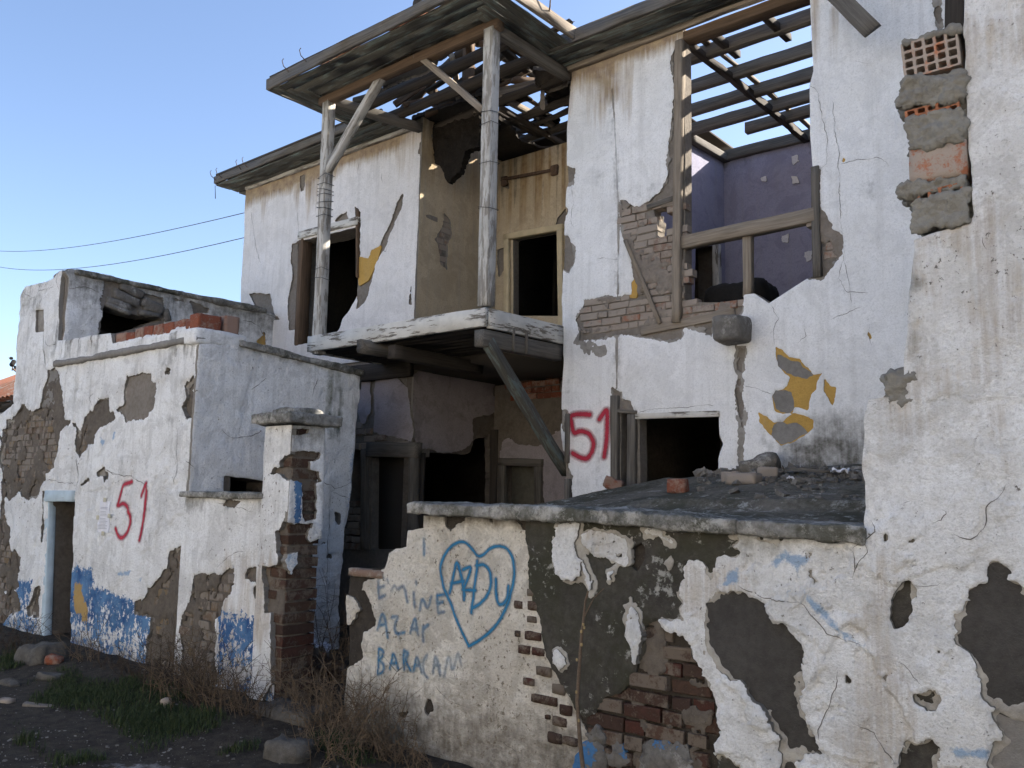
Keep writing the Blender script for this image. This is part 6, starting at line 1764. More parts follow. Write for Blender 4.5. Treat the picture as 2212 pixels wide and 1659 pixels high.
# ---- eaves: fascia and soffit boards
EX0, EX1, EY = XPL - .42, XPR + .40, 5.10
ZE = 6.05
FB0 = beam('fascia_board', (EX0, EY, ZE), (EX1, EY, ZE + .02), .035, .115, M['wood_grey'], ho, wob=.01, label='front fascia of the porch roof')
beam('fascia_board', (EX0, EY + .02, ZE), (EX0, 6.5, ZE), .035, .11, M['wood_grey'], ho, wob=.01)
FB1 = beam('fascia_board', (EX1, EY + .02, ZE + .02), (EX1 + .04, 6.36, ZE), .035, .12, M['wood_pale'], ho, wob=.008, label='sunlit right fascia of the porch roof')
for k in range(4):
    y = EY + .05 + k * .128
    i_ = .125 * k + .02
    beam('soffit_board', (EX0 + i_, y + .055, 6.0), (EX1 - i_, y + .055, 6.02), .118, .02, M['wood_green'], ho, wob=.008)
for k in range(4):
    x = EX0 + .05 + k * .105
    beam('soffit_board', (x + .045, EY + .02 + .12 * k, 6.0), (x + .045, 6.62, 5.99), .10, .02, M['wood_green'], ho, wob=.008)
    x = EX1 - .05 - k * .105
    beam('soffit_board', (x - .045, EY + .02 + .12 * k, 6.01), (x - .02, 6.64, 5.98), .10, .02, M['wood_green'], ho, wob=.008)
MEY = 6.32
beam('fascia_board', (EX1 - .25, MEY, 6.03), (-1.1, MEY, 6.0), .035, .12, M['wood_grey'], ho, wob=.012, label='fascia of the main roof over the broken window')
WX0 = float(PZ(6.0).at(469, 396)[0])
FB2 = beam('fascia_board', (WX0, MEY, 6.03), (EX0 + .5, MEY, 6.03), .035, .10, M['wood_grey'], ho, wob=.008, label='pale weathered fascia of the left wing')
for k in range(3):
    y = MEY + .07 + k * .118
    beam('soffit_board', (EX1 - .35, y, 5.965), (-1.12, y, 5.945), .108, .02, M['wood_green'], ho, wob=.010)
    beam('soffit_board', (WX0 + .02, y, 5.965), (XL - .1, y, 5.965), .108, .02, M['wood_green'], ho, wob=.010)
beam('eave_moulding', (EX1 - .35, YH - .05, 5.935), (-1.15, YH - .05, 5.91), .05, .05, M['wood_pale'], ho, wob=.012)
beam('eave_moulding', (WX0 + .3, YH - .05, 5.94), (XL - .05, YH - .05, 5.92), .045, .05, M['wood_grw'], ho, wob=.01)
box('roof_deck_or_sun_block', (WX0 + .05, MEY - .02, 6.08), (EX0 + .3, 9.9, 6.11), M['wood_dark'], ho)
box('roof_deck_or_sun_block', (-8.0, 8.2, 6.12), (-4.75, 10.9, 6.15), M['wood_dark'], ho)  # deck added to keep the sun off the beige recess wall
box('roof_deck_or_sun_block', (-2.2, MEY - .02, 6.07), (-1.1, 9.9, 6.10), M['wood_dark'], ho)
box('end_soffit', (WX0 + .01, YH + .01, 5.95), (u_wl + .02, 9.85, 5.97), M['wood_green'], ho)
beam('fascia_board', (WX0, MEY + .02, 6.03), (WX0, 9.9, 6.03), .035, .1, M['wood_grey'], ho)
a, b = PY(6.38).at(1792, -25), PY(6.30).at(1884, 66)
beam('hanging_plank', a, b, .05, .13, M['wood_grey'], ho, up=(.5, 0, 1), ragged=.03, label='grey plank hanging from the eave')

# ---- open roof over the porch and the recess
RZ, RX0 = 6.72, (XPL + XPR) / 2
def PZa(x, y, z): return PZ(z).at(*D(9, (x, y))[0])
for (x, y), xa, xb, w in (((560, 580), XPL, XPR, .12), ((700, 770), XPL - .0, XPR + .15, .13), ((850, 1010), XL, XPR + .2, .10), ((1700, 965), -6.4, -4.9, .10), ((1750, 1040), -6.2, -4.9, .07), ((1800, 1170), -6.6, -4.9, .09)):
    y_ = float(PZa(x, y, 6.0)[1])
    beam('roof_log', (xa, y_, 6.0), (xb, y_ - .03, 6.02), w, w, M['wood_dark'], ho, wob=.02, ch=.35, seg=.2)
beam('ridge_pole', (RX0, 5.75, RZ), (RX0 + .1, 9.6, RZ - .05), .09, .11, M['wood_dark'], ho, wob=.02, ch=.3)
beam('king_post', (RX0 + .12, 6.45, 6.0), (RX0 + .12, 6.45, RZ), .10, .10, M['wood_brown'], ho, (0, 1, 0))
beam('hip_rafter', (EX0 + .03, EY + .03, 6.10), (RX0, 5.8, RZ - .05), .06, .09, M['wood_dark'], ho)
beam('hip_rafter', (EX1 - .03, EY + .03, 6.10), (RX0, 5.8, RZ - .05), .06, .09, M['wood_dark'], ho)
rr = random.Random(31)
for k, y in enumerate(np.arange(5.95, 9.5, .78)):
    for sx, xe in ((-1, EX0), (1, EX1)):
        if sx > 0 and y > 7.2: xe = -4.7
        if sx < 0 and y > 6.4: xe = -8.0
        if rr.random() < .2: continue
        d_ = rr.uniform(-.1, .1)
        beam('rafter', (xe, y + d_, 6.10), (RX0 + rr.uniform(-.05, .1), y + rr.uniform(-.08, .08), RZ - .02), rr.uniform(.06, .10), rr.uniform(.07, .11), M['wood_dark'] if rr.random() < .6 else M['wood_brown'], ho, wob=.035, seg=.2, ch=.3)
for k, f in enumerate((.38, .8)):
    x = EX1 + (RX0 - EX1) * f
    beam('roof_batten', (x, 5.5 + .3 * k, 6.15 + .58 * f), (x + .03, 9.4, 6.13 + .58 * f), .05, .03, M['wood_pale'], ho, wob=.012)
    x = EX0 + (RX0 - EX0) * f
    beam('roof_batten', (x, 5.5 + .3 * k, 6.15 + .58 * f), (x + .03, 8.4, 6.13 + .58 * f), .05, .03, M['wood_brown'], ho, wob=.012)
a, b = PZa(1280, 730, 6.1), PZa(1730, 690, 6.1)
beam('sloping_strut', a, b + np.array([.1, .1, .1]), .06, .09, M['wood_pale'], ho)
beam('sloping_strut', PZa(1290, 770, 6.05), PZa(1900, 1100, 6.05), .05, .07, M['wood_pale'], ho)
beam('sloping_strut', PZa(1300, 900, 5.95), PZa(2010, 1310, 5.95), .05, .06, M['wood_dark'], ho)
beam('sloping_strut', PZa(150, 860, 6.02), PZa(470, 640, 6.3), .06, .07, M['wood_brown'], ho)
beam('sloping_strut', PZa(260, 860, 6.02), PZa(520, 810, 6.3), .05, .06, M['wood_brown'], ho)


rr2 = random.Random(91)
for k in range(34):
    x, y = rr2.uniform(-7.3, -5.0), rr2.uniform(5.9, 8.6)
    z = rr2.uniform(5.99, 6.45)
    kind = rr2.random()
    L_ = rr2.uniform(.5, 1.5)
    if kind < .45: d_ = np.array([1, rr2.uniform(-.25, .25), rr2.uniform(-.12, .12)])
    elif kind < .7: d_ = np.array([rr2.uniform(-.3, .3), 1, rr2.uniform(-.2, .3)])
    else: d_ = np.array([rr2.uniform(-1, 1), rr2.uniform(-1, 1), rr2.uniform(-.5, .6)])
    d_ = d_ / np.linalg.norm(d_) * L_ / 2
    c_ = np.array([x, y, z])
    a_, b_ = c_ - d_, c_ + d_
    a_[2] = max(a_[2], 5.97); b_[2] = max(b_[2], 5.97)
    beam('broken_rafter', a_, b_, rr2.uniform(.035, .09), rr2.uniform(.04, .09), M[rr2.choice(('wood_dark', 'wood_dark', 'wood_dark', 'wood_brown', 'wood_pale'))], ho, wob=.03, seg=.15, ragged=.05, ch=.2)
for k in range(9):
    x, y = rr2.uniform(-7.3, -5.1), rr2.uniform(6.9, 8.5)
    q_ = [(x + rr2.uniform(.1, .3) * math.cos(a_), y + rr2.uniform(.1, .3) * math.sin(a_)) for a_ in np.linspace(0, 6.28, 7)[:-1]]
    P_ = PZ(rr2.uniform(6.02, 6.3))
    sheet('roof_board_scrap', P_, bounds_of([np.array(q_)], .05), .025, lambda U, V: sd(np.array(q_), U, V) + .03 * fbm(U, V, 9, 3, k), lambda U, V, F: .01 + .08 * fbm(U, V, 2.5, 2, k), -.02, M['thatch'], ho)


def hung(name, pts, z, mat, sag=.05, th=.012, label=None):
    pl = PZ(z)
    q = pl.uv(D(9, *pts))
    return sheet(name, pl, bounds_of([q], .08), .02, lambda U, V: sd(q, U, V) + edge_noise(U, V, len(pts), .035), lambda U, V, F: th + sag * fbm(U, V, 2.5, 3, len(pts)), -.03 + 0.0, mat, ho, {'g': None} if False else None, both=False, label=label)


hung('ceiling_panel', [(20, 545), (380, 315), (730, 235), (745, 260), (640, 360), (592, 420), (600, 452), (430, 522), (260, 582), (130, 622), (0, 700)], 5.99, M['cement'], .02, label='torn grey ceiling panel')
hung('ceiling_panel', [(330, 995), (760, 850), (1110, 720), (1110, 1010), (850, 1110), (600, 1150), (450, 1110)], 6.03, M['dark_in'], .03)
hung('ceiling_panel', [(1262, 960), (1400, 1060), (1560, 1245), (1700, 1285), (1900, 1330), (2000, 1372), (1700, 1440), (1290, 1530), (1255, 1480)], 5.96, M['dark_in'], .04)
hung('ceiling_panel', [(1640, 450), (1900, 470), (2070, 600), (2040, 640), (1830, 700), (1700, 640)], 6.0, M['mud'], .05)
hung('ceiling_panel', [(1860, 640), (2070, 600), (2050, 850), (1850, 880), (1800, 760)], 6.05, M['dark_in'], .04)
# torn matting hanging down in the recess
mt_ = PY(6.95)
q = mt_.uv(D(1, (1265, 690), (1400, 655), (1520, 630), (1525, 810), (1462, 835), (1425, 940), (1357, 1002), (1330, 940), (1288, 870), (1258, 790)))
sheet('hanging_matting', mt_, bounds_of([q], .08), .014, lambda U, V: sd(q, U, V) + edge_noise(U, V, 5, .03), lambda U, V, F: .05 + .09 * fbm(U, V, 2.6, 4, 6) + .02 * fbm(U, V, 14, 3, 7), -.0, M['thatch'], ho, label='dark torn matting hanging from the ceiling')
q2 = PY(7.0).uv(D(9, (1660, 455), (1760, 470), (1800, 620), (1790, 760), (1770, 910), (1745, 900), (1740, 700), (1700, 600)))
sheet('hanging_matting', PY(7.0), bounds_of([q2], .05), .014, lambda U, V: sd(q2, U, V) + edge_noise(U, V, 9, .02), lambda U, V, F: .03 + .06 * fbm(U, V, 3.6, 4, 8), 0.0, M['mudpale'], ho)
# clay tiles left along the porch eave, gutter hooks
def tile_mesh():
    n_, m_ = 8, 3
    V, F4 = [], []
    for j in range(m_ + 1):
        for i in range(n_ + 1):
            a_ = math.pi * i / n_
            r_ = .085 - .012 * j / m_
            V.append((r_ * math.cos(a_), .36 * j / m_, r_ * math.sin(a_) * .8))
    for j in range(m_):
        for i in range(n_):
            k_ = j * (n_ + 1) + i
            F4.append((k_, k_ + 1, k_ + n_ + 2, k_ + n_ + 1))
    me = bpy.data.meshes.new('roof_tile'); me.from_pydata(V, [], F4); me.materials.append(M['tile'])
    for p in me.polygons: p.use_smooth = True
    return me


TM = tile_mesh()
for x in (0, .17, .33):
    o = link('roof_tile', TM, ho, (-7.15 + x, EY + .06, 6.08)); o.rotation_euler = (.42, 0, random.uniform(-.15, .15))
for x in (0, .15, .3):
    o = link('roof_tile', TM, ho, (-6.05 + x, EY + .06, 6.08)); o.rotation_euler = (.42, 0, random.uniform(-.2, .2))
for (x, y, z), s_ in (((-7.5, EY - .02, 6.1), 1), ((-7.2, EY - .02, 6.12), 1), ((WX0 + .05, MEY - .02, 6.06), 1), ((WX0 + .7, MEY - .02, 6.06), 1), ((WX0 + .85, MEY - .02, 6.06), 1), ((WX0 + .2, MEY - .02, 6.06), 1), ((EX1, 5.5, 6.1), 1.8), ((EX1, 5.95, 6.1), 2.0)):
    dx, dy = (0, -1) if s_ == 1 else (.6, -.6)
    pts = [(x, y, z - .04), (x + dx * .03, y + dy * .03, z - .02), (x + dx * .07 * s_, y + dy * .07 * s_, z + .0), (x + dx * .09 * s_, y + dy * .09 * s_, z + .05 * s_), (x + dx * .075 * s_, y + dy * .075 * s_, z + .08 * s_)]
    tubes('gutter_hook', [(pts, .007 * s_ ** .5, .005)], M['metal'], FB1 if s_ > 1 else (FB0 if y < 6 else FB2))
beam('cable_loop', (WX0 + .02, MEY, 5.95), (WX0 + .05, MEY, 5.75), .006, .006, M['wire'], ho)
spray('graffiti_number', H, [D(7, (207, 686), (150, 682), (85, 690), (95, 745), (107, 805), (150, 785), (205, 802), (232, 862), (217, 922), (190, 960), (150, 955), (98, 925)), D(7, (265, 715), (310, 645), (316, 700), (310, 850), (294, 946))], .030, hM, M['red_spray'], PM[0], label='red spray painted number 51')

# ================================================================== beyond: neighbour on the right, tiled house, cables
nb_ = thing('neighbour_house', 'plain white house standing behind the tall right end of the wall', 'house', (3.4, 7.2, 0))
box('house_body', (-.75, YS + .42, -.2), (8.0, 10.2, 6.4), M['white_house'], nb_)
box('front_wall', (-.06, YS - .02, -.2), (8.0, YS + .41, 6.38), M['white_near'], nb_)
box('upper_wall', (-.78, YS + .0, 4.16), (-.07, YS + .41, 6.38), M['white_near'], nb_)
box('roof', (-.85, YS - .3, 6.4), (8.2, 10.4, 6.5), M['tile'], nb_)

th_ = thing('tiled_house', 'low far house with an orange clay tile roof left of the annex', 'house', (-18, 9, 0))
e0 = PY(6.2).at(40, 862); e1 = PY(9.2).at(30, 797)
zl, zr = float(e0[2]), float(e1[2])
X1 = float(PY(4.6).at(36, 880)[0]) - .3
box('wall', (-24, 6.6, -.2), (-14.9, 11.6, zl - .05), M['white_annex'], th_)
box('roof_boards', (-24.2, 6.15, zl - .12), (-14.7, 6.6, zl - .06), M['wood_dark'], th_)
for k in range(5):
    beam('rafter_end', (-19.5 + k * .9, 6.0, zl - .1), (-19.5 + k * .9, 6.9, zl + .1), .08, .09, M['wood_dark'], th_)
sl = math.atan2(zr - zl, 3.0)
for j in range(10):
    f = j / 9.5
    for i in range(26):
        x = -20.0 + i * .2 + (j % 2) * .0
        o = link('roof_tile', TM, th_, (x, 6.1 + 3.0 * f, zl + (zr - zl) * f))
        o.rotation_euler = (sl + .08, 0, random.uniform(-.04, .04)); o.scale = (1.12, 1.1, 1.1)
V = np.array([(-24.2, 6.15, zl - .02), (-14.75, 6.15, zl - .02), (-14.75, 9.3, zr - .02), (-24.2, 9.3, zr - .02), (-24.2, 12.2, zl), (-14.75, 12.2, zl)])
put('roof_slope', V, [np.array([(0, 1, 2, 3), (3, 2, 5, 4)])], M['tile'], th_)
gwl = thing('boundary_wall', 'pale yellowish wall strip between the annex and the tiled house', 'wall', (-13, 4.6, 0))
gwl['kind'] = 'thing'
lump('plastered_wall', (-13.35, 4.75, 1.1), (3.0, .3, 2.9), M['white_annex'], gwl, .12, .03, 3, .1)

for k, (a0, a1) in enumerate((((531, 459), (0, 527)), ((529, 513), (0, 557)))):
    p = H.at(*a0)
    d = ray(a1[0] - 60, a1[1] + (8 if k == 0 else 4)); q = EYE + d * (34 / np.dot(d, CF))
    pts = []
    for i in range(25):
        f = i / 24
        w_ = p * (1 - f) + q * f
        w_[2] -= (.55 if k == 0 else .75) * 4 * f * (1 - f) * .6
        pts.append(w_)
    o = tubes('overhead_cable', [(pts, .006, .009)], M['wire'], None, None, 5)
    tag(o, ('upper' if k == 0 else 'lower') + ' of the two thin overhead cables leading left from the house', 'cable', 'overhead cables')

bp = PY(7.5).at(*D(12, (88, 140))[0])
bd_ = thing('bird', 'small dark bird perched above the tiled roof beside the annex', 'bird', tuple(bp))
lumpv = lump('body', bp, (.10, .22, .10), M['black'], bd_, .025, .004, 9, 1.0, rot_xyz(.7, 0, .9))
lump('head', bp + np.array([.05, -.06, .10]), (.07, .08, .07), M['black'], bd_, .02, .003, 9, 1.0)
beam('tail', bp + np.array([-.04, .05, -.05]), bp + np.array([-.13, .14, -.16]), .05, .012, M['black'], bd_)
beam('beak', bp + np.array([.08, -.10, .10]), bp + np.array([.11, -.14, .095]), .014, .014, M['metal'], bd_, taper=.7)
for s_ in (-.015, .02):
    beam('leg', bp + np.array([s_, 0, -.04]), bp + np.array([s_, 0, -.17]), .008, .008, M['metal'], bd_)
o = beam('roof_pipe', bp + np.array([-.15, .2, -.19]), bp + np.array([.35, -.1, -.17]), .03, .03, M['metal'])
tag(o, 'short metal pipe at the tiled roof edge under the bird', 'pipe')

# ================================================================== unseen house added behind the viewer to bounce warm sunlight onto the walls
op = thing('sun_bounce_house', 'long cream house added out of view across the street to bounce sunlight', 'house', (-3.0, -10.0, 0))
cream = m_plaster('cream_house', (.78, .74, .67), (.70, .66, .59), .2)
OPp = Plane((0, -7.6, 0), (-1, 0, 0), (0, 0, 1), (0, 1, 0))
ow = [np.array([(a, b), (a + .9, b), (a + .9, b + 1.3), (a, b + 1.3)]) for a in (-8.6, -5.6, -2.6, .6, 3.6, 6.6, 9.6, 12.4) for b in (1.0, 3.7)]
od = np.array([(-1.4, -.1), (-.3, -.1), (-.3, 2.1), (-1.4, 2.1)])
owr = np.array([(-10.0, -.2), (14.5, -.2), (14.5, 5.9), (-10.0, 5.9)])
sheet('front_wall', OPp, (-10.2, 14.7, -.3, 6.0), .06, lambda U, V: np.minimum(sd(owr, U, V), -np.maximum.reduce([sd(q_, U, V) for q_ in ow + [od]])), lambda U, V, F: .01 * fbm(U, V, 2, 2, 3), -.3, cream, op)
for q_ in ow:
    p_ = OPp.w(q_[:, 0], q_[:, 1], -.15)
    WP_ = put('window', p_, [np.array([(0, 1, 2, 3)])], M['black'], op)
    for a_, b_ in ((0, 1), (1, 2), (2, 3), (3, 0)):
        beam('window_frame', OPp.w(*q_[a_], -.1), OPp.w(*q_[b_], -.1), .06, .06, M['wood_white'], WP_)
put('door', OPp.w(od[:, 0], od[:, 1], -.15), [np.array([(0, 1, 2, 3)])], M['wood_brown'], op)
box('side_walls', (-14.5, -13.5, -.2), (10.0, -7.95, 5.8), cream, op)
put('roof', np.array([(-14.8, -7.3, 5.85), (10.3, -7.3, 5.85), (10.3, -10.7, 7.3), (-14.8, -10.7, 7.3), (10.3, -14, 5.85), (-14.8, -14, 5.85)]), [np.array([(0, 1, 2, 3), (3, 2, 4, 5)])], M['tile'], op)

# ================================================================== ground cover, weeds, stones
def on_ground(x, y):
    d = ray(x, y)
    z = 0.0
    for _ in range(6):
        p = EYE + d * ((z - 1.6) / d[2])
        z = float(ground_z(p[0], p[1]))
    return np.array([p[0], p[1], z])


def gpoly(k, *pts):
    return np.array([on_ground(*q)[:2] for q in D(k, *pts)])


gpolys = [gpoly(14, (150, 900), (380, 720), (560, 640), (900, 720), (1250, 760), (1500, 900), (1800, 1020), (1700, 1120), (1300, 1330), (1050, 1330), (900, 1180), (700, 1020), (420, 1000)),
          gpoly(14, (0, 1060), (180, 1080), (380, 1180), (560, 1320), (700, 1400), (600, 1440), (300, 1400), (0, 1320)),
          gpoly(14, (1850, 1300), (2050, 1230), (2200, 1330), (2150, 1420), (1900, 1420)), gpoly(14, (0, 480), (180, 460), (230, 560), (120, 680), (0, 700)),
          gpoly(6, (0, 1500), (250, 1480), (420, 1560), (350, 1650), (0, 1650))]
rng = np.random.default_rng(5)
GP = []
for gi, g in enumerate(gpolys):
    a, b = g.min(0), g.max(0)
    n = int((b - a).prod() * 11000)
    P = a + rng.random((n, 2)) * (b - a)
    f = sd(g, P[:, 0], P[:, 1], .3) + .30 * fbm(P[:, 0], P[:, 1], 3.0, 5, 401) - .0
    P = P[(f > 0) & (rng.random(n) < np.clip(.08 + f * 4, 0, 1)) & (P[:, 1] < YS - .04)]
    GP.append(P)
GP = np.concatenate(GP)
n = len(GP)
z0 = ground_z(GP[:, 0], GP[:, 1])
ang = rng.random(n) * 2 * np.pi
L = rng.uniform(.02, .07, n) * (1 + .8 * fbm(GP[:, 0], GP[:, 1], 2, 3, 403))
w = rng.uniform(.0018, .0035, n)
lean = rng.uniform(.1, .8, n)
dx, dy = np.cos(ang), np.sin(ang)
b0 = np.stack([GP[:, 0], GP[:, 1], z0 - .005], 1)
side = np.stack([-dy * w, dx * w, 0 * w], 1)
mid = b0 + np.stack([dx * lean * L * .3, dy * lean * L * .3, L * .6], 1)
tip = b0 + np.stack([dx * lean * L, dy * lean * L, L * (1 - .25 * lean)], 1)
V = np.stack([b0 - side, b0 + side, mid + side * .8, mid - side * .8, tip], 1).reshape(-1, 3)
i5 = np.arange(n) * 5
col = np.repeat(rng.random(n), 5)
t = NT('grass_blade')
t.done(t.mix(t.attr('tone'), (.022, .036, .013), (.058, .074, .028)), .7, None, .2)
gr_ = put('grass', V, [np.stack([i5, i5 + 1, i5 + 2, i5 + 3], 1), np.stack([i5 + 3, i5 + 2, i5 + 4], 1)], t.m, None, False, {'tone': col})
tag(gr_, 'short green grass in patches on the dark soil', 'grass', None, 'stuff')
print('grass', n)


def weed(p, h, n, spread, mat, label, group, seed, r=.0034):
    rr = random.Random(seed)
    L_ = []
    p = np.asarray(p, float)
    for k in range(int(n * 1.5)):
        a = rr.uniform(0, 2 * math.pi)
        b = p + np.array([rr.gauss(0, spread * .35), rr.gauss(0, spread * .18), 0])
        hh = h * rr.uniform(.35, 1.25)
        d = np.array([math.cos(a) * rr.uniform(.1, .8), math.sin(a) * rr.uniform(.1, .5) - .1, 1.0]); d /= np.linalg.norm(d)
        pts = [b - np.array([0, 0, .03])]
        m_ = 6
        for i in range(m_):
            d = d + np.array([rr.gauss(0, .22), rr.gauss(0, .18), rr.gauss(-.03, .15)]); d /= np.linalg.norm(d)
            pts.append(pts[-1] + d * hh / m_)
        L_.append((pts, r * rr.uniform(.7, 1.3), r * .4))
        for i in range(2, m_):
            for _ in range(rr.choice((1, 2, 2, 3))):
                e = np.array([rr.gauss(0, 1), rr.gauss(0, .8), rr.uniform(-.1, 1)]); e /= np.linalg.norm(e)
                l_ = hh * rr.uniform(.08, .28)
                q = pts[i] + e * l_ * .5 + np.array([0, 0, rr.gauss(0, .01)])
                L_.append(([pts[i], q, q + (e + np.array([rr.gauss(0, .5), rr.gauss(0, .4), rr.gauss(0, .4)])) * l_ * .5], r * .55, r * .3))
    o = tubes('dry_weed', L_, mat, None, None, 3, False)
    tag(o, label, 'weed', group)
    return o


gA, gB, gC, gD = 'weeds along the blue walls', 'weeds in the gateway', 'weeds by the heart wall', 'weeds by the annex door'
k = 0
for x, y, h, n_, s_, m_, g_, l_ in (
        (240, 1440, .22, 10, .3, 'twig2', gA, 'lowest dry weed under the ochre patch beside the doorway'), (310, 1462, .3, 20, .4, 'twig2', gA, 'brown weed tangle below the blue paint left of the annex corner'),
        (365, 1482, .42, 26, .45, 'twig2', gA, 'dark weed tangle before the bare brick at the annex corner'), (415, 1503, .55, 32, .5, 'twig', gA, 'tallest pale weed clump before the corner of annex and garden wall'),
        (458, 1518, .52, 32, .45, 'twig2', gA, 'dark bushy weed before the bricks of the garden wall'), (510, 1535, .4, 26, .4, 'twig', gA, 'pale weed before the blue paint of the garden wall'), (555, 1550, .25, 14, .3, 'twig2', gA, 'small dark weed at the foot of the gate pillar'),
        (30, 1400, .4, 26, .6, 'twig2', gD, 'dark weed clump at the far left wall foot'), (185, 1425, .45, 12, .25, 'twig', gD, 'sparse pale weed growing in the annex doorway'),
        (655, 1470, .75, 10, .25, 'twig', gB, 'tall sparse weed close to the gate pillar'), (700, 1450, .85, 10, .25, 'twig', gB, 'tallest sparse weed in the middle of the gateway'), (725, 1480, .6, 12, .3, 'twig', gB, 'short weed in the gateway against the broken wall end'), (640, 1530, .45, 12, .3, 'twig', gB, 'weed growing over the gate step'),
        (700, 1560, .45, 26, .4, 'twig', gC, 'pale weed tangle left of the heart wall end'), (750, 1592, .5, 32, .45, 'twig', gC, 'thick pale weed tangle at the foot of the heart wall end'), (805, 1615, .42, 30, .4, 'twig', gC, 'weed tangle under the faded blue names'), (850, 1640, .32, 24, .35, 'twig', gC, 'low weed under the names, near the picture bottom'), (720, 1640, .4, 24, .4, 'twig', gC, 'weed tangle right of the large boulder'), (910, 1665, .22, 14, .3, 'twig', gC, 'small weed under the heart tip at the picture bottom')):
    p = on_ground(x, y)
    if g_ != gB:
        p[1] = min(p[1], YS - .12)
        p[2] = float(ground_z(p[0], p[1]))
    weed(p, h, n_, s_, M[m_], l_, g_, 50 + k)
    k += 1
a, b = on_ground(830, 1650) + np.array([0, 0, .05]), on_ground(650, 1480) + np.array([0, 0, .35])
o = tubes('fallen_cane', [([a, a * .66 + b * .34 + np.array([0, 0, .05]), a * .33 + b * .67 + np.array([0, 0, .03]), b], .005, .003)], M['twig'], None, None, 5)
tag(o, 'single long pale dry stem lying slantwise before the gateway', 'stem')

M['scar'] = m_plain('leaf_scar', (.34, .25, .12), .85)
# sapling in front of the dark cement
SP = PY(3.72)
pts = [SP.at(*q) for q in D(16, (500, 1720), (470, 1450), (448, 1120), (462, 900), (480, 640), (500, 470), (512, 340), (535, 255))]
base_ = np.array([pts[0][0], 3.72, -.05])
sp_ = thing('sapling', 'thin leafless sapling stem standing in front of the dark cement patch', 'sapling', (pts[0][0], 3.72, 0))
ST = tubes('stem', [([base_] + pts, .013, .005)], M['sap'], sp_, None, 7)
tubes('twig', [([pts[5], SP.at(*D(16, (580, 310))[0]), SP.at(*D(16, (660, 235))[0])], .004, .002)], M['sap'], sp_, None, 5)
for q in ((505, 520), (490, 575), (492, 680), (455, 800), (450, 1055), (470, 1280), (512, 545)):
    lump('leaf_scar', SP.at(*D(16, q)[0], .010), (.012, .007, .016), M['scar'], ST, .006, .002, 40, .8)

# stones and broken pieces
g_on = on_ground
rubble('boulder', 'large pale grey boulder lying before the gateway', 'stone', 625, 1635, (.27, .2, .15), M['stone_dark'], (.1, .15, .4), g_on, amp=.06, rnd=.5, step=.02, freq=5, sink=.04)
rubble('boulder', 'flat grey boulder beside the annex doorway', 'stone', 88, 1425, (.36, .24, .17), M['stone_dark'], (.05, -.1, .2), g_on, amp=.07, rnd=.5, step=.025, freq=4, sink=.03)
rubble('broken_brick', 'red brick piece lying beside the flat boulder at the doorway', 'brick', 118, 1432, (.14, .08, .07), M['brick_red'], (.3, .2, .6), g_on, amp=.015)
rubble('stone', 'pale flat stone on the grass below the doorway', 'stone', 112, 1466, (.22, .12, .06), M['stone_dark'], (0, .05, .3), g_on, amp=.03, rnd=.6)
rubble('stone', 'small whitish stone left of the pale flat stone', 'stone', 22, 1480, (.17, .09, .04), M['stone_dark'], (0, 0, .1), g_on, amp=.02, rnd=.6)
rubble('stone', 'pinkish stone at the left edge of the dark soil', 'stone', 10, 1517, (.14, .08, .04), M['brick_house'], (0, 0, .4), g_on, amp=.02, rnd=.6)
rubble('roof_shard', 'thin pale blue shard lying on the soil', 'shard', 84, 1526, (.22, .06, .025), M['mudpale'], (0, .1, .7), g_on, amp=.006, rnd=.2, step=.02)
rubble('stone', 'small pink stone among the dry weeds below the blue wall', 'stone', 357, 1522, (.07, .06, .06), M['brick_house'], (0, 0, .4), g_on, amp=.02, rnd=.7)
rubble('threshold_step', 'worn grey concrete step at the gate between pillar and heart wall', 'step', 635, 1545, (.5, .25, .09), M['stone_dark'], (0, 0, .1), g_on, amp=.03, rnd=.4, step=.025, sink=.03)
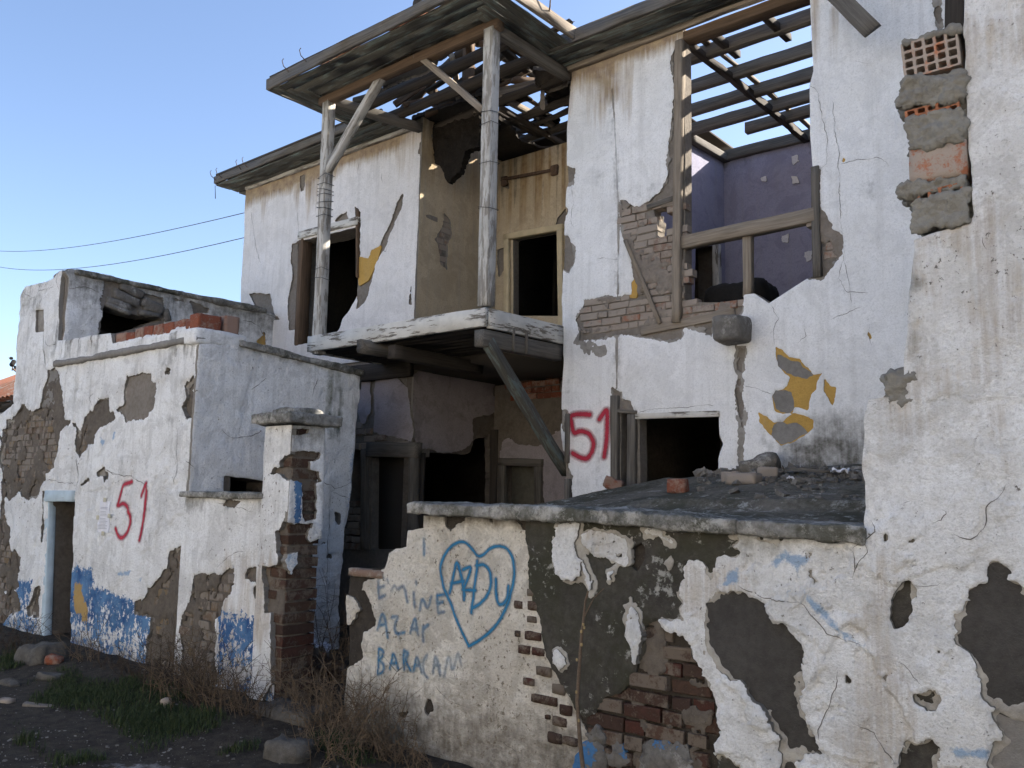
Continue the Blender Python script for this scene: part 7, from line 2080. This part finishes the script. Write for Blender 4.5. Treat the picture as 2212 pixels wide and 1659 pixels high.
for i, (x, y, l_) in enumerate(((688, 1430, 'dark brick at the back of the heap inside the gate'), (700, 1445, 'dark brick in the middle of the heap inside the gate'), (715, 1460, 'dark brick of the gate heap nearest the heart wall'), (675, 1455, 'dark brick of the gate heap nearest the pillar'))):
    rubble('broken_brick', l_, 'brick', x, y, (.24, .14, .10), M['brick_near'], (.2 * i, .2, .5 * i), g_on, 'bricks heaped inside the gate', amp=.02)
p = on_ground(690, 1415)
n_ = 12
a_, b_ = np.meshgrid(np.linspace(-1, 1, n_), np.linspace(-1, 1, n_))
vv_ = np.stack([p[0] + a_ * .12, p[1] + b_ * .1, p[2] + .09 + .09 * fbm(a_, b_, 1.7, 3, 9)], -1).reshape(-1, 3)
i_ = (np.arange(n_ - 1)[:, None] * n_ + np.arange(n_ - 1)[None]).ravel()
o = put('plastic_bag', vv_, [np.stack([i_, i_ + 1, i_ + 1 + n_, i_ + n_], 1)], M['paper'], None, False)
tag(o, 'crumpled white plastic bag in the gateway', 'bag')

V, F4 = [], []
rr = random.Random(77)
def chip(p, s_, flat):
    d3 = np.array([s_ * rr.uniform(.5, 1.6), s_ * rr.uniform(.5, 1.2), s_ * flat])
    R = rot_xyz(rr.uniform(-.3, .3), rr.uniform(-.3, .3), rr.uniform(0, 3))
    bi = len(V)
    for cx in (-1, 1):
        for cy in (-1, 1):
            for cz in (-1, 1):
                V.append(R @ (d3 * np.array([cx * rr.uniform(.5, 1), cy * rr.uniform(.5, 1), cz])) + p + np.array([0, 0, d3[2] * .5]))
    F4.extend(tuple(bi + i for i in f) for f in ((0, 1, 3, 2), (4, 6, 7, 5), (0, 4, 5, 1), (2, 3, 7, 6), (0, 2, 6, 4), (1, 5, 7, 3)))
for k in range(1300):
    x, y = rr.uniform(-20, 760), rr.uniform(1440, 1690)
    q = PZ(0.0).at(x, y); q[2] = float(ground_z(q[0], q[1]))
    if q[1] > YS - .1: continue
    chip(q, rr.choice((.0015, .002, .002, .003, .003, .004, .005, .009)) * rr.uniform(.7, 1.3), rr.uniform(.2, .6))
M['chips'] = m_render('plaster_chips', (.26, .245, .22), (.07, .064, .058), scale=.15)
lt_ = put('debris_chips', V, [np.array(F4)], M['chips'], None, False)
tag(lt_, 'pale plaster chips and pebbles scattered over the soil', None, None, 'stuff')
